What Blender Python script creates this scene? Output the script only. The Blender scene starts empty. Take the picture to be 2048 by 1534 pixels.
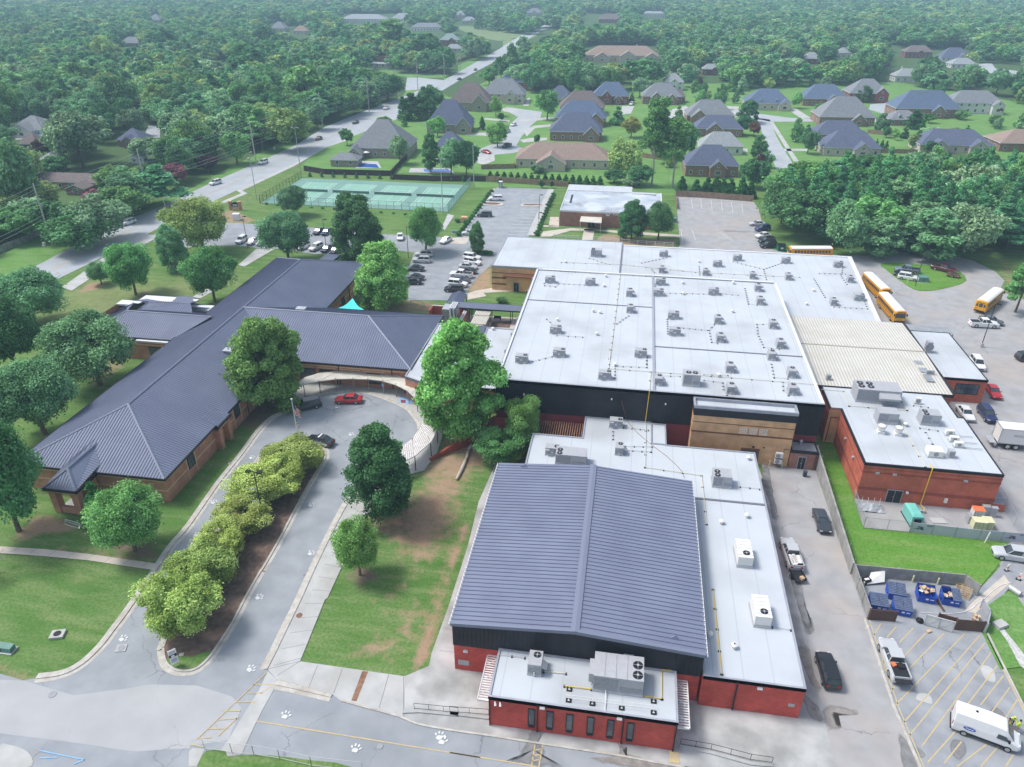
# Aerial view over a school campus and the wooded neighbourhood behind it.
import bpy, math, random
import numpy as np
from mathutils import Vector, Matrix
R_ = math.radians
S = bpy.context.scene
COL = S.collection
random.seed(7)

# ---------------------------------------------------------------- camera, sky, sun, exposure
FPX, PITCH, YAW, HCAM = 1484.7, R_(29.29), R_(9.17), 67.0
cam_d = bpy.data.cameras.new('camera')
cam_d.sensor_width = 36; cam_d.lens = FPX / 2048 * 36
cam_d.clip_start = 1; cam_d.clip_end = 20000
cam = bpy.data.objects.new('camera', cam_d); COL.objects.link(cam)
cam.location = (0, 0, HCAM)
cam.rotation_euler = (R_(90) - PITCH, 0, YAW)
S.camera = cam

SUN_AZ, SUN_EL = R_(-84), R_(57)        # azimuth from +y towards +x
SKY_STRENGTH, SUN_STRENGTH, EXPOSURE = 0.15, 2.2, 0.42
HAZE = .0003
w = bpy.data.worlds.new('World'); S.world = w; w.use_nodes = True
nt = w.node_tree; nt.nodes.clear()
sky = nt.nodes.new('ShaderNodeTexSky'); sky.sky_type = 'NISHITA'; sky.sun_disc = False
sky.sun_elevation = SUN_EL; sky.sun_rotation = SUN_AZ
sky.air_density = 1.0; sky.dust_density = 2.5; sky.ozone_density = 1.0
bg = nt.nodes.new('ShaderNodeBackground'); bg.inputs[1].default_value = SKY_STRENGTH
wo = nt.nodes.new('ShaderNodeOutputWorld')
hs = nt.nodes.new('ShaderNodeHueSaturation'); hs.inputs['Saturation'].default_value = 0.7
nt.links.new(sky.outputs[0], hs.inputs['Color']); nt.links.new(hs.outputs[0], bg.inputs[0]); nt.links.new(bg.outputs[0], wo.inputs[0])
sl = bpy.data.lights.new('sun', 'SUN'); sl.energy = SUN_STRENGTH; sl.angle = R_(15); sl.color = (1, .97, .92)
so = bpy.data.objects.new('sun', sl); COL.objects.link(so)
so.location = (-60, 20, 120)
so.rotation_euler = Vector((math.sin(SUN_AZ)*math.cos(SUN_EL), math.cos(SUN_AZ)*math.cos(SUN_EL), math.sin(SUN_EL))).to_track_quat('Z', 'Y').to_euler()
S.view_settings.view_transform = 'Standard'; S.view_settings.look = 'None'
S.view_settings.exposure = EXPOSURE; S.view_settings.gamma = 1; S.view_settings.use_curve_mapping = False
S.render.engine = 'CYCLES'
S.cycles.max_bounces = 5; S.cycles.diffuse_bounces = 3; S.cycles.transparent_max_bounces = 6
S.cycles.volume_bounces = 2; S.cycles.use_denoising = True
S.cycles.caustics_reflective = False; S.cycles.caustics_refractive = False

# ---------------------------------------------------------------- survey helpers: photo measurements -> ground coordinates
RG = {'a':(0,0,.3418),'b':(650,0,.3418),'c':(1348,0,.3418),'d':(0,380,.3418),'e':(500,330,.29297),'f':(950,330,.3418),
 'g':(1448,330,.29297),'h':(1548,620,.24414),'i':(1548,930,.24414),'j':(1448,1200,.29297),'k':(900,1180,.29297),
 'l':(950,700,.3418),'m':(560,600,.24414),'n':(0,780,.27344),'o':(0,1050,.27344),'p':(0,1230,.27344),
 'r':(360,1200,.29297),'s':(280,860,.24414),'t':(600,900,.26076),'F':(0,0,1),'v':(860,570,.10742),'u':(110,570,.17578),
 'x':(1380,930,.05868),'y':(1700,760,.09766),'q':(900,380,.10742),'z':(0,200,.15625),'w':(1940,980,.23478)}
_sp, _cp = math.sin(PITCH), math.cos(PITCH); _sy, _cy = math.sin(YAW), math.cos(YAW)
def px(tok):
    r = tok[0]; x, y = map(float, tok[1:].split(',')); a = RG[r]
    return a[0]+x*a[2], a[1]+y*a[2]
def ray(u, v):
    X = (u-1024)/FPX; Y = (v-767)/FPX
    dx, dy, dz = X, _cp-Y*_sp, -_sp-Y*_cp
    return dx*_cy-dy*_sy, dx*_sy+dy*_cy, dz
def G(u, v, z=0.0):
    d = ray(u, v); t = (z-HCAM)/d[2]
    return Vector((d[0]*t, d[1]*t, z))
def W(tok, z=0.0): return G(*px(tok), z)
def WS(s, z=0.0): return [W(t, z) for t in s.split()]
def wally(tok, Y):
    d = ray(*px(tok)); t = Y/d[1]; return Vector((d[0]*t, Y, HCAM+d[2]*t))
def proj(x, y, z):
    X = x*_cy+y*_sy; Y0 = -x*_sy+y*_cy; Z = z-HCAM
    dep = Y0*_cp-Z*_sp; up = Y0*_sp+Z*_cp
    return 1024+FPX*X/dep, 767-FPX*up/dep, dep

# ---------------------------------------------------------------- materials
M = {}
def mat(name, c1, c2=None, scale=1.0, rough=.85, metal=0.0, detail=4, bump=0.0, coord='pos', lo=.35, hi=.65, c3=None, scale3=.1, spec=.3, f3=.5):
    m = bpy.data.materials.new(name); m.use_nodes = True; n = m.node_tree; L = n.links
    b = n.nodes['Principled BSDF']
    b.inputs['Roughness'].default_value = rough; b.inputs['Metallic'].default_value = metal
    b.inputs['Specular IOR Level'].default_value = spec
    b.inputs['Base Color'].default_value = (*c1, 1)
    if c2 is not None or bump:
        if coord == 'pos': co = n.nodes.new('ShaderNodeNewGeometry').outputs['Position']
        else: co = n.nodes.new('ShaderNodeTexCoord').outputs['Object']
        t = n.nodes.new('ShaderNodeTexNoise'); t.inputs['Scale'].default_value = scale; t.inputs['Detail'].default_value = detail
        L.new(co, t.inputs['Vector'])
        if c2 is not None:
            mr = n.nodes.new('ShaderNodeMapRange'); mr.inputs[1].default_value = lo; mr.inputs[2].default_value = hi
            mx = n.nodes.new('ShaderNodeMix'); mx.data_type = 'RGBA'
            mx.inputs[6].default_value = (*c1, 1); mx.inputs[7].default_value = (*c2, 1)
            L.new(t.outputs['Fac'], mr.inputs[0]); L.new(mr.outputs[0], mx.inputs[0])
            out = mx.outputs[2]
            if c3 is not None:
                t3 = n.nodes.new('ShaderNodeTexNoise'); t3.inputs['Scale'].default_value = scale3; t3.inputs['Detail'].default_value = 5
                L.new(co, t3.inputs['Vector'])
                m3 = n.nodes.new('ShaderNodeMapRange'); m3.inputs[1].default_value = .5; m3.inputs[2].default_value = .72; m3.inputs[4].default_value = f3
                x3 = n.nodes.new('ShaderNodeMix'); x3.data_type = 'RGBA'; x3.inputs[7].default_value = (*c3, 1)
                L.new(t3.outputs['Fac'], m3.inputs[0]); L.new(m3.outputs[0], x3.inputs[0]); L.new(out, x3.inputs[6]); out = x3.outputs[2]
            L.new(out, b.inputs['Base Color'])
            m['_out'] = 0
        if bump:
            bp = n.nodes.new('ShaderNodeBump'); bp.inputs['Strength'].default_value = bump; bp.inputs['Distance'].default_value = .05
            L.new(t.outputs['Fac'], bp.inputs['Height']); L.new(bp.outputs[0], b.inputs['Normal'])
    M[name] = m
    return m
def cracks(m, scale, width, col, amt=.8):
    """thin dark lines along warped Voronoi cell borders, mixed over the base colour"""
    n = m.node_tree; L = n.links; b = n.nodes['Principled BSDF']
    src = b.inputs['Base Color'].links[0].from_socket
    g = n.nodes.new('ShaderNodeNewGeometry'); no = n.nodes.new('ShaderNodeTexNoise'); no.inputs['Scale'].default_value = .8; no.inputs['Detail'].default_value = 5
    L.new(g.outputs['Position'], no.inputs['Vector'])
    va = n.nodes.new('ShaderNodeVectorMath'); va.operation = 'MULTIPLY_ADD'; va.inputs[1].default_value = (2.2, 2.2, 0)
    L.new(no.outputs['Color'], va.inputs[0]); L.new(g.outputs['Position'], va.inputs[2])
    vo = n.nodes.new('ShaderNodeTexVoronoi'); vo.feature = 'DISTANCE_TO_EDGE'; vo.inputs['Scale'].default_value = scale
    L.new(va.outputs[0], vo.inputs['Vector'])
    mr = n.nodes.new('ShaderNodeMapRange'); mr.inputs[1].default_value = 0; mr.inputs[2].default_value = width; mr.inputs[3].default_value = amt; mr.inputs[4].default_value = 0
    L.new(vo.outputs['Distance'], mr.inputs[0])
    n2 = n.nodes.new('ShaderNodeTexNoise'); n2.inputs['Scale'].default_value = .12; L.new(g.outputs['Position'], n2.inputs['Vector'])
    m2 = n.nodes.new('ShaderNodeMapRange'); m2.inputs[1].default_value = .45; m2.inputs[2].default_value = .6; L.new(n2.outputs['Fac'], m2.inputs[0])
    mu = n.nodes.new('ShaderNodeMath'); mu.operation = 'MULTIPLY'; L.new(mr.outputs[0], mu.inputs[0]); L.new(m2.outputs[0], mu.inputs[1])
    mx = n.nodes.new('ShaderNodeMix'); mx.data_type = 'RGBA'; mx.inputs[7].default_value = (*col, 1)
    L.new(mu.outputs[0], mx.inputs[0]); L.new(src, mx.inputs[6]); L.new(mx.outputs[2], b.inputs['Base Color'])
def brick(name, c1, c2, mortar, bw=.3, rh=.1, ms=.012):
    m = mat(name, c1); n = m.node_tree; L = n.links; b = n.nodes['Principled BSDF']
    g = n.nodes.new('ShaderNodeNewGeometry'); sx = n.nodes.new('ShaderNodeSeparateXYZ'); L.new(g.outputs['Position'], sx.inputs[0])
    ad = n.nodes.new('ShaderNodeMath'); ad.operation = 'ADD'; L.new(sx.outputs[0], ad.inputs[0]); L.new(sx.outputs[1], ad.inputs[1])
    cx = n.nodes.new('ShaderNodeCombineXYZ'); L.new(ad.outputs[0], cx.inputs[0]); L.new(sx.outputs[2], cx.inputs[1])
    bt = n.nodes.new('ShaderNodeTexBrick'); bt.inputs['Scale'].default_value = 1.0
    bt.inputs['Color1'].default_value = (*c1, 1); bt.inputs['Color2'].default_value = (*c2, 1); bt.inputs['Mortar'].default_value = (*mortar, 1)
    bt.inputs['Mortar Size'].default_value = ms; bt.inputs['Brick Width'].default_value = bw; bt.inputs['Row Height'].default_value = rh
    L.new(cx.outputs[0], bt.inputs['Vector'])
    no = n.nodes.new('ShaderNodeTexNoise'); no.inputs['Scale'].default_value = .7; no.inputs['Detail'].default_value = 6; L.new(g.outputs['Position'], no.inputs['Vector'])
    mr = n.nodes.new('ShaderNodeMapRange'); mr.inputs[1].default_value = .3; mr.inputs[2].default_value = .7; mr.inputs[3].default_value = .8; mr.inputs[4].default_value = 1.15
    L.new(no.outputs['Fac'], mr.inputs[0])
    mu = n.nodes.new('ShaderNodeVectorMath'); mu.operation = 'SCALE'; L.new(bt.outputs['Color'], mu.inputs[0]); L.new(mr.outputs[0], mu.inputs[3])
    L.new(mu.outputs[0], b.inputs['Base Color'])
    b.inputs['Roughness'].default_value = .9
    return m
mat('asphalt', (.275,.298,.325), (.335,.358,.385), .35, .9, detail=8, c3=(.22,.238,.26), scale3=.06, f3=.7); cracks(M['asphalt'], .11, .009, (.12,.12,.125), .75)
mat('road_asphalt', (.37,.395,.42), (.42,.45,.475), .2, .9, detail=6, c3=(.36,.39,.42), scale3=.03)
mat('lot_asphalt', (.255,.272,.295), (.33,.347,.37), .5, .9, detail=8, c3=(.42,.44,.46), scale3=.2, f3=.55); cracks(M['lot_asphalt'], .16, .01, (.1,.1,.11), .8)
mat('alley_asphalt', (.32,.322,.33), (.385,.387,.395), .4, .9, detail=8, c3=(.42,.36,.32), scale3=.09, f3=.7); cracks(M['alley_asphalt'], .1, .008, (.13,.12,.12), .7)
mat('bleached_asphalt', (.38,.392,.405), (.43,.44,.45), .3, .9, detail=8, c3=(.37,.37,.385), scale3=.05); cracks(M['bleached_asphalt'], .13, .006, (.22,.2,.2), .8)
mat('concrete', (.42,.43,.42), (.50,.505,.495), .5, .9, detail=9, c3=(.35,.34,.31), scale3=.16, f3=.6)
mat('stained_concrete', (.33,.338,.335), (.50,.508,.50), .35, .9, detail=10, c3=(.25,.255,.235), scale3=.22, f3=.85)
mat('kerb_concrete', (.44,.42,.38), (.56,.54,.50), 1.5, .9, c3=(.33,.27,.22), scale3=.3)
mat('pale_path', (.5,.45,.39), (.58,.53,.46), .6, .9, detail=6)
mat('stain', (.26,.24,.22), (.36,.335,.31), 1.5, .6)
mat('wet_stain', (.20,.205,.21), (.29,.29,.295), 1.2, .7)
mat('white_roof', (.50,.54,.58), (.53,.57,.61), .3, .9, detail=6, c3=(.42,.445,.47), scale3=.1, f3=1.0, spec=.08)
mat('metal_roof', (.17,.195,.28), (.20,.23,.32), .25, .6, .02, detail=5, spec=.2)
mat('metal_roof_rib', (.135,.152,.225), None, rough=.6, metal=.02)
mat('metal_trim', (.19,.215,.295), None, rough=.5, metal=.05)
mat('dark_cladding', (.022,.022,.03), (.032,.032,.042), .5, .55, .2)
mat('grey_trim', (.34,.36,.42), (.40,.42,.47), 1, .5, .2)
mat('seam', (.16,.17,.21), None, rough=.7)
mat('parapet_white', (.68,.7,.73), None, rough=.6)
mat('beige_ribbed', (.58,.575,.535), (.63,.625,.595), .4, .7, c3=(.50,.47,.41), scale3=.25, f3=.4)
mat('beige_rib', (.42,.40,.34), None, rough=.6)
mat('canopy_cream', (.60,.58,.50), (.68,.66,.59), .6, .7, c3=(.45,.41,.33), scale3=.5)
mat('canopy_white', (.75,.74,.74), (.62,.6,.6), 1.5, .7)
mat('canopy_rib', (.3,.26,.22), None, rough=.7)
mat('corrugated', (.38,.4,.42), (.48,.5,.52), 1, .5, .5)
brick('red_paint', (.60,.105,.085), (.53,.09,.07), (.40,.075,.06), .4, .2, .018)
mat('maroon_paint', (.22,.045,.055), (.27,.055,.065), .5, .8)
brick('red_brick', (.56,.13,.075), (.48,.10,.055), (.52,.21,.15))
brick('dark_brick', (.36,.08,.055), (.32,.065,.045), (.36,.13,.09))
brick('school_brick', (.54,.24,.15), (.46,.20,.125), (.54,.35,.26))
brick('tan_brick', (.70,.42,.22), (.64,.38,.19), (.70,.47,.29))
brick('brown_band', (.22,.09,.05), (.2,.08,.045), (.25,.12,.08))
brick('office_brick', (.36,.16,.12), (.3,.13,.095), (.38,.25,.2))
mat('stone_band', (.66,.44,.27), (.7,.48,.32), 2, .9)
mat('steel', (.45,.47,.5), (.52,.54,.57), 1, .45, .4)
mat('unit_grey', (.40,.41,.435), (.44,.45,.48), 2, .6, .1)
mat('unit_face', (.28,.29,.32), (.35,.36,.39), 6, .7, .1)
mat('unit_white', (.72,.71,.68), (.78,.77,.74), 1, .6)
mat('white_paint', (.78,.78,.78), None, rough=.5)
mat('line_white', (.72,.74,.74), (.55,.57,.58), 3, .8)
mat('line_yellow', (.60,.46,.20), (.46,.40,.27), 2.5, .8)
mat('line_blue', (.2,.42,.7), (.3,.5,.7), 3, .8)
mat('gas_yellow', (.75,.52,.06), None, rough=.6)
mat('gas_pale', (.70,.67,.54), None, rough=.6)
mat('black', (.012,.012,.014), None, rough=.5)
mat('black_block', (.02,.02,.025), None, rough=.9)
mat('black_metal', (.03,.03,.035), None, rough=.5, metal=.2)
mat('glass', (.03,.04,.05), (.06,.075,.09), .6, .08, .0, spec=.8)
mat('window_glass', (.05,.06,.075), (.12,.14,.16), .4, .1, spec=.8)
mat('tyre', (.02,.02,.022), None, rough=.85)
mat('rim', (.5,.5,.52), None, rough=.35, metal=.7)
mat('taillight', (.45,.02,.02), None, rough=.25)
mat('headlight', (.75,.77,.8), None, rough=.15)
mat('wood_pole', (.42,.39,.35), (.52,.49,.44), 2, .9)
mat('wood_fence', (.27,.18,.12), (.36,.26,.18), 1.2, .9)
mat('grey_fence', (.26,.26,.25), (.36,.36,.34), .8, .9, c3=(.17,.17,.16), scale3=.6)
mat('black_fence', (.05,.035,.035), (.07,.05,.05), 1, .8)
mat('wire', (.46,.52,.50), None, rough=.6)
mat('pine_wood', (.55,.42,.26), (.65,.5,.33), 3, .9)
mat('cardboard', (.5,.34,.2), (.62,.45,.3), 3, .9)
mat('bark', (.11,.085,.065), (.17,.14,.11), 3, .95)
mat('pale_bark', (.34,.32,.3), (.45,.42,.4), 3, .95)
mat('dumpster_blue', (.018,.07,.42), (.03,.1,.5), 1.2, .45)
mat('lid_blue', (.09,.12,.2), (.13,.16,.25), 2, .6)
mat('teal', (.16,.50,.44), (.2,.55,.48), 1, .5)
mat('utility_green', (.10,.22,.19), (.13,.27,.23), 1, .5)
mat('pale_yellow', (.62,.62,.38), (.68,.67,.45), 2, .7)
mat('shade_teal', (.08,.80,.78), None, rough=.7)
mat('brown_panel', (.11,.06,.05), (.13,.075,.06), 1, .7)
mat('banner_grey', (.42,.45,.51), (.46,.49,.55), 1, .8)
mat('hi_vis', (.65,.85,.10), None, rough=.8)
mat('orange', (.8,.2,.08), None, rough=.8)
mat('skin', (.45,.25,.17), None, rough=.6)
mat('hair', (.03,.02,.015), None, rough=.8)
mat('tan_cloth', (.38,.24,.16), None, rough=.9)
mat('navy_cloth', (.05,.06,.1), None, rough=.9)
mat('bus_yellow', (.78,.37,.02), None, rough=.4)
mat('mulch', (.12,.08,.065), (.21,.145,.115), 1.5, .95, detail=10, c3=(.25,.19,.15), scale3=.4)
mat('gravel', (.42,.42,.4), (.6,.6,.58), 4, .95, detail=8)
mat('pool_blue', (.02,.12,.5), None, rough=.08, spec=.6)
mat('court_green', (.17,.31,.265), (.19,.34,.29), .2, .85, c3=(.15,.27,.235), scale3=.08)
mat('court_light', (.22,.42,.33), (.24,.45,.36), .3, .85)
mat('rust', (.2,.1,.06), (.3,.18,.12), 2, .9)
mat('flag_red', (.6,.02,.05), None, rough=.8); mat('flag_blue', (.03,.04,.2), None, rough=.8)
for nm, c in dict(white=(.78,.79,.8), silver=(.5,.52,.54), black=(.012,.013,.016), grey=(.09,.095,.105), red=(.42,.012,.02), blue=(.02,.03,.12),
                  navy=(.012,.02,.09), maroon=(.10,.01,.025), slate=(.2,.24,.32), lightgrey=(.3,.32,.34), brown=(.07,.045,.04), charcoal=(.04,.045,.055)).items():
    m = mat('car_'+nm, c, rough=.28, spec=.6); m.node_tree.nodes['Principled BSDF'].inputs['Coat Weight'].default_value = .5

def lap_seams(m, step, col):
    n = m.node_tree; L = n.links; b = n.nodes['Principled BSDF']; src = b.inputs['Base Color'].links[0].from_socket
    g = n.nodes.new('ShaderNodeNewGeometry'); sx = n.nodes.new('ShaderNodeSeparateXYZ'); L.new(g.outputs['Position'], sx.inputs[0])
    d = n.nodes.new('ShaderNodeMath'); d.operation = 'PINGPONG'; d.inputs[1].default_value = step; L.new(sx.outputs[0], d.inputs[0])
    c = n.nodes.new('ShaderNodeMapRange'); c.inputs[1].default_value = .03; c.inputs[2].default_value = .09; c.inputs[3].default_value = .55; c.inputs[4].default_value = 0; L.new(d.outputs[0], c.inputs[0])
    x = n.nodes.new('ShaderNodeMix'); x.data_type = 'RGBA'; x.inputs[7].default_value = (*col, 1); L.new(c.outputs[0], x.inputs[0]); L.new(src, x.inputs[6]); L.new(x.outputs[2], b.inputs['Base Color'])
lap_seams(M['white_roof'], 1.5, (.38,.41,.45))
# ---------------------------------------------------------------- mesh helpers
class MB:
    def __init__(s): s.v = []; s.f = []; s.m = []
    def add(s, vs, fs, m=0):
        o = len(s.v); s.v.extend([tuple(p) for p in vs]); s.f.extend([tuple(o+i for i in f) for f in fs]); s.m.extend([m]*len(fs)); return s
    def box(s, x0, x1, y0, y1, z0, z1, m=0):
        return s.add([(x0,y0,z0),(x1,y0,z0),(x1,y1,z0),(x0,y1,z0),(x0,y0,z1),(x1,y0,z1),(x1,y1,z1),(x0,y1,z1)],
                     [(3,2,1,0),(4,5,6,7),(0,1,5,4),(1,2,6,5),(2,3,7,6),(3,0,4,7)], m)
    def obox(s, c, d, rz=0, m=0, tilt=0):
        """box centred at c (x, y, z of base centre), dims d, turned rz about z"""
        hx, hy, h = d[0]/2, d[1]/2, d[2]; P = []
        for z in (0, h):
            for x, y in ((-hx,-hy),(hx,-hy),(hx,hy),(-hx,hy)):
                q = Vector((x, y, z))
                if tilt: q = Matrix.Rotation(tilt, 3, 'X') @ q
                q = Matrix.Rotation(rz, 3, 'Z') @ q; P.append((c[0]+q.x, c[1]+q.y, c[2]+q.z))
        return s.add(P, [(3,2,1,0),(4,5,6,7),(0,1,5,4),(1,2,6,5),(2,3,7,6),(3,0,4,7)], m)
    def prism(s, poly, z0, z1, m=0, sides=True, mside=None):
        n = len(poly); a = sum(poly[i][0]*poly[(i+1)%n][1]-poly[(i+1)%n][0]*poly[i][1] for i in range(n))
        if a < 0: poly = poly[::-1]
        s.add([(p[0],p[1],z1) for p in poly], [tuple(range(n))], m)
        if sides:
            for i in range(n):
                p, q = poly[i], poly[(i+1)%n]
                s.add([(p[0],p[1],z0),(q[0],q[1],z0),(q[0],q[1],z1),(p[0],p[1],z1)], [(0,1,2,3)], m if mside is None else mside)
        return s
    def quad(s, *p, m=0): return s.add(p, [tuple(range(len(p)))], m)
    def cyl(s, p0, p1, r0, r1=None, n=8, m=0, cap=True):
        r1 = r0 if r1 is None else r1; p0 = Vector(p0); p1 = Vector(p1); d = (p1-p0).normalized()
        a = d.orthogonal().normalized(); b = d.cross(a); vs = []
        for p, r in ((p0, r0), (p1, r1)):
            for i in range(n):
                t = 2*math.pi*i/n; vs.append(p + a*(math.cos(t)*r) + b*(math.sin(t)*r))
        fs = [(i, (i+1)%n, n+(i+1)%n, n+i) for i in range(n)]
        if cap: fs += [tuple(range(n-1, -1, -1)), tuple(range(n, 2*n))]
        return s.add(vs, fs, m)
    def tube(s, pts, r, n=5, m=0):
        for a, b in zip(pts[:-1], pts[1:]):
            if (Vector(b)-Vector(a)).length > 1e-4: s.cyl(a, b, r, r, n, m)
        return s
    def lathe(s, c, prof, n=12, m=0):
        vs = []; k = len(prof)
        for r, z in prof:
            for i in range(n):
                t = 2*math.pi*i/n; vs.append((c[0]+r*math.cos(t), c[1]+r*math.sin(t), c[2]+z))
        fs = [(j*n+i, j*n+(i+1)%n, (j+1)*n+(i+1)%n, (j+1)*n+i) for j in range(k-1) for i in range(n)]
        fs.append(tuple(range((k-1)*n, k*n))); return s.add(vs, fs, m)
    def build(s, name, mats, parent=None, world=True, smooth=False):
        me = bpy.data.meshes.new(name); vs = s.v
        if parent is not None and world:
            l = parent.location; p = parent
            while p.parent is not None: p = p.parent; l = l + p.location
            vs = [(a-l[0], b-l[1], c-l[2]) for a, b, c in vs]
        me.from_pydata(vs, [], s.f)
        if not isinstance(mats, (list, tuple)): mats = [mats]
        for q in mats: me.materials.append(M[q] if isinstance(q, str) else q)
        if len(mats) > 1: me.polygons.foreach_set('material_index', s.m)
        if smooth: me.polygons.foreach_set('use_smooth', [True]*len(me.polygons))
        me.update()
        o = bpy.data.objects.new(name, me); COL.objects.link(o)
        if parent is not None: o.parent = parent
        return o
def short(s):
    s = s.replace('rooftop unit, ', 'roof unit, ').replace('roof conduit on dark rubber blocks, running', 'roof conduit, running')
    while len(s.split()) > 16 and ' the ' in s: i = s.rfind(' the '); s = s[:i]+s[i+4:]
    return s
ORD = ('nearest end', 'second', 'third', 'fourth', 'fifth', 'sixth', 'seventh', 'eighth', 'ninth', 'tenth', 'eleventh', 'twelfth', 'thirteenth', 'fourteenth', 'fifteenth', 'sixteenth', 'seventeenth')
def tag(o, label=None, cat=None, group=None, kind=None):
    if label: label = short(label)
    if label: o['label'] = label
    if cat: o['category'] = cat
    if group: o['group'] = group
    if kind: o['kind'] = kind
    return o
def thing(name, label, cat, loc=(0,0,0), rz=0, group=None):
    o = bpy.data.objects.new(name, None); COL.objects.link(o); o.empty_display_size = .5
    o.location = loc; o.rotation_euler = (0, 0, rz)
    return tag(o, label, cat, group)
def struct(o): o['kind'] = 'structure'; return o
def copy_tree(o, parent=None):
    c = o.copy(); COL.objects.link(c)
    if parent is not None: c.parent = parent
    for ch in o.children: copy_tree(ch, c)
    return c
def dup(proto, loc, rz, label, group=None, scale=None):
    c = copy_tree(proto); c.location = loc; c.rotation_euler = (0, 0, rz)
    if scale: c.scale = scale
    c['label'] = short(label)
    if group: c['group'] = group
    return c
def remove_tree(o):
    for c in list(o.children): remove_tree(c)
    bpy.data.objects.remove(o)
def ribs(mb, poly, down, spacing, w=.05, h=.07, m=0, off=0.0):
    """standing seams on a planar roof face, running along the horizontal direction `down`"""
    P = [Vector(p) for p in poly]; n = None
    for i in range(1, len(P)-1):
        n = (P[i]-P[0]).cross(P[i+1]-P[0])
        if n.length > 1e-6: break
    n.normalize()
    if n.z < 0: n = -n
    zof = lambda x, y: P[0].z - (n.x*(x-P[0].x)+n.y*(y-P[0].y))/n.z
    d = Vector((down[0], down[1])).normalized(); t = Vector((-d.y, d.x))
    q = [(p.x*t.x+p.y*t.y, p.x*d.x+p.y*d.y) for p in P]; k = len(q)
    a0 = min(a for a, _ in q); a1 = max(a for a, _ in q); a = math.ceil((a0+.02)/spacing)*spacing+off
    while a < a1-.02:
        xs = []
        for i in range(k):
            (ta, sa), (tb, sb) = q[i], q[(i+1)%k]
            if (ta <= a) != (tb <= a): xs.append(sa+(sb-sa)*(a-ta)/(tb-ta))
        xs.sort()
        for s0, s1 in zip(xs[::2], xs[1::2]):
            if s1-s0 < .15: continue
            c = []
            for s_ in (s0, s1):
                for da in (-w/2, w/2):
                    x = t.x*(a+da)+d.x*s_; y = t.y*(a+da)+d.y*s_; c.append((x, y, zof(x, y)-.01)); c.append((x, y, zof(x, y)+h))
            mb.add(c, [(0,1,5,4),(1,3,7,5),(3,2,6,7),(0,2,3,1),(4,5,7,6)], m)
        a += spacing
def text_mesh(txt, size, extrude=.01, align='CENTER'):
    cu = bpy.data.curves.new('lettering', 'FONT'); cu.body = txt; cu.size = size; cu.extrude = extrude; cu.align_x = align; cu.align_y = 'CENTER'
    o = bpy.data.objects.new('lettering', cu); COL.objects.link(o)
    bpy.context.view_layer.update()
    me = bpy.data.meshes.new_from_object(o.evaluated_get(bpy.context.evaluated_depsgraph_get()))
    bpy.data.objects.remove(o); return me
def lettering(name, txt, size, mt, parent, loc, rot, extrude=.01):
    me = text_mesh(txt, size, extrude); me.materials.clear(); me.materials.append(M[mt])
    o = bpy.data.objects.new(name, me); COL.objects.link(o); o.parent = parent; o.location = loc; o.rotation_euler = rot; return o
# ================================================================ GROUND
def smooth(pts,n=4,closed=False):
 P=[Vector(p)for p in pts];k=len(P);out=[]
 rng=range(k if closed else k-1)
 for i in rng:
  p0=P[(i-1)%k]if closed or i>0 else P[i];p1=P[i];p2=P[(i+1)%k];p3=P[(i+2)%k]if closed or i<k-2 else p2
  for j in range(n):
   t=j/n
   out.append(.5*((2*p1)+(p2-p0)*t+(2*p0-5*p1+4*p2-p3)*t*t+(3*p1-p0-3*p2+p3)*t**3))
 if not closed:out.append(P[-1])
 return out
def soft_mask(X,Y,poly,fall):
 """1 inside the polygon, fading over `fall` metres outside it"""
 n=len(poly);inside=np.zeros(X.shape,bool);d2=np.full(X.shape,1e9)
 for i in range(n):
  x0,y0=poly[i][0],poly[i][1];x1,y1=poly[(i+1)%n][0],poly[(i+1)%n][1]
  c=((y0>Y)!=(y1>Y));dy=(y1-y0)if abs(y1-y0)>1e-9 else 1e-9
  inside^=c&(X<(x1-x0)*(Y-y0)/dy+x0)
  ex,ey=x1-x0,y1-y0;L2=ex*ex+ey*ey+1e-9
  t=np.clip(((X-x0)*ex+(Y-y0)*ey)/L2,0,1);d2=np.minimum(d2,(X-x0-t*ex)**2+(Y-y0-t*ey)**2)
 d=np.sqrt(d2);sd=np.where(inside,d,-d)
 return np.clip(sd/fall+.5,0,1)
def axis(lo,a,b,hi,fine,coarse):
 l=list(np.arange(lo,a,coarse));f=list(np.arange(a,b,fine));h=list(np.arange(b,hi+1,coarse));return np.array(l+f+h)
xs=axis(-4500,-135,110,4500,1.0,150);ys=axis(-200,35,215,7600,1.0,150)
X,Y=np.meshgrid(xs,ys);nx,ny=len(xs),len(ys)
dirt=np.zeros(X.shape);mul=np.zeros(X.shape);dry=np.zeros(X.shape);wood=1-soft_mask(X,Y,[(-140,20),(130,20),(130,230),(-160,300)],40)
def paint(ch,s,fall,amt=1.0):
 p=WS(s);np.maximum(ch,soft_mask(X,Y,p,fall)*amt,out=ch)
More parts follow.
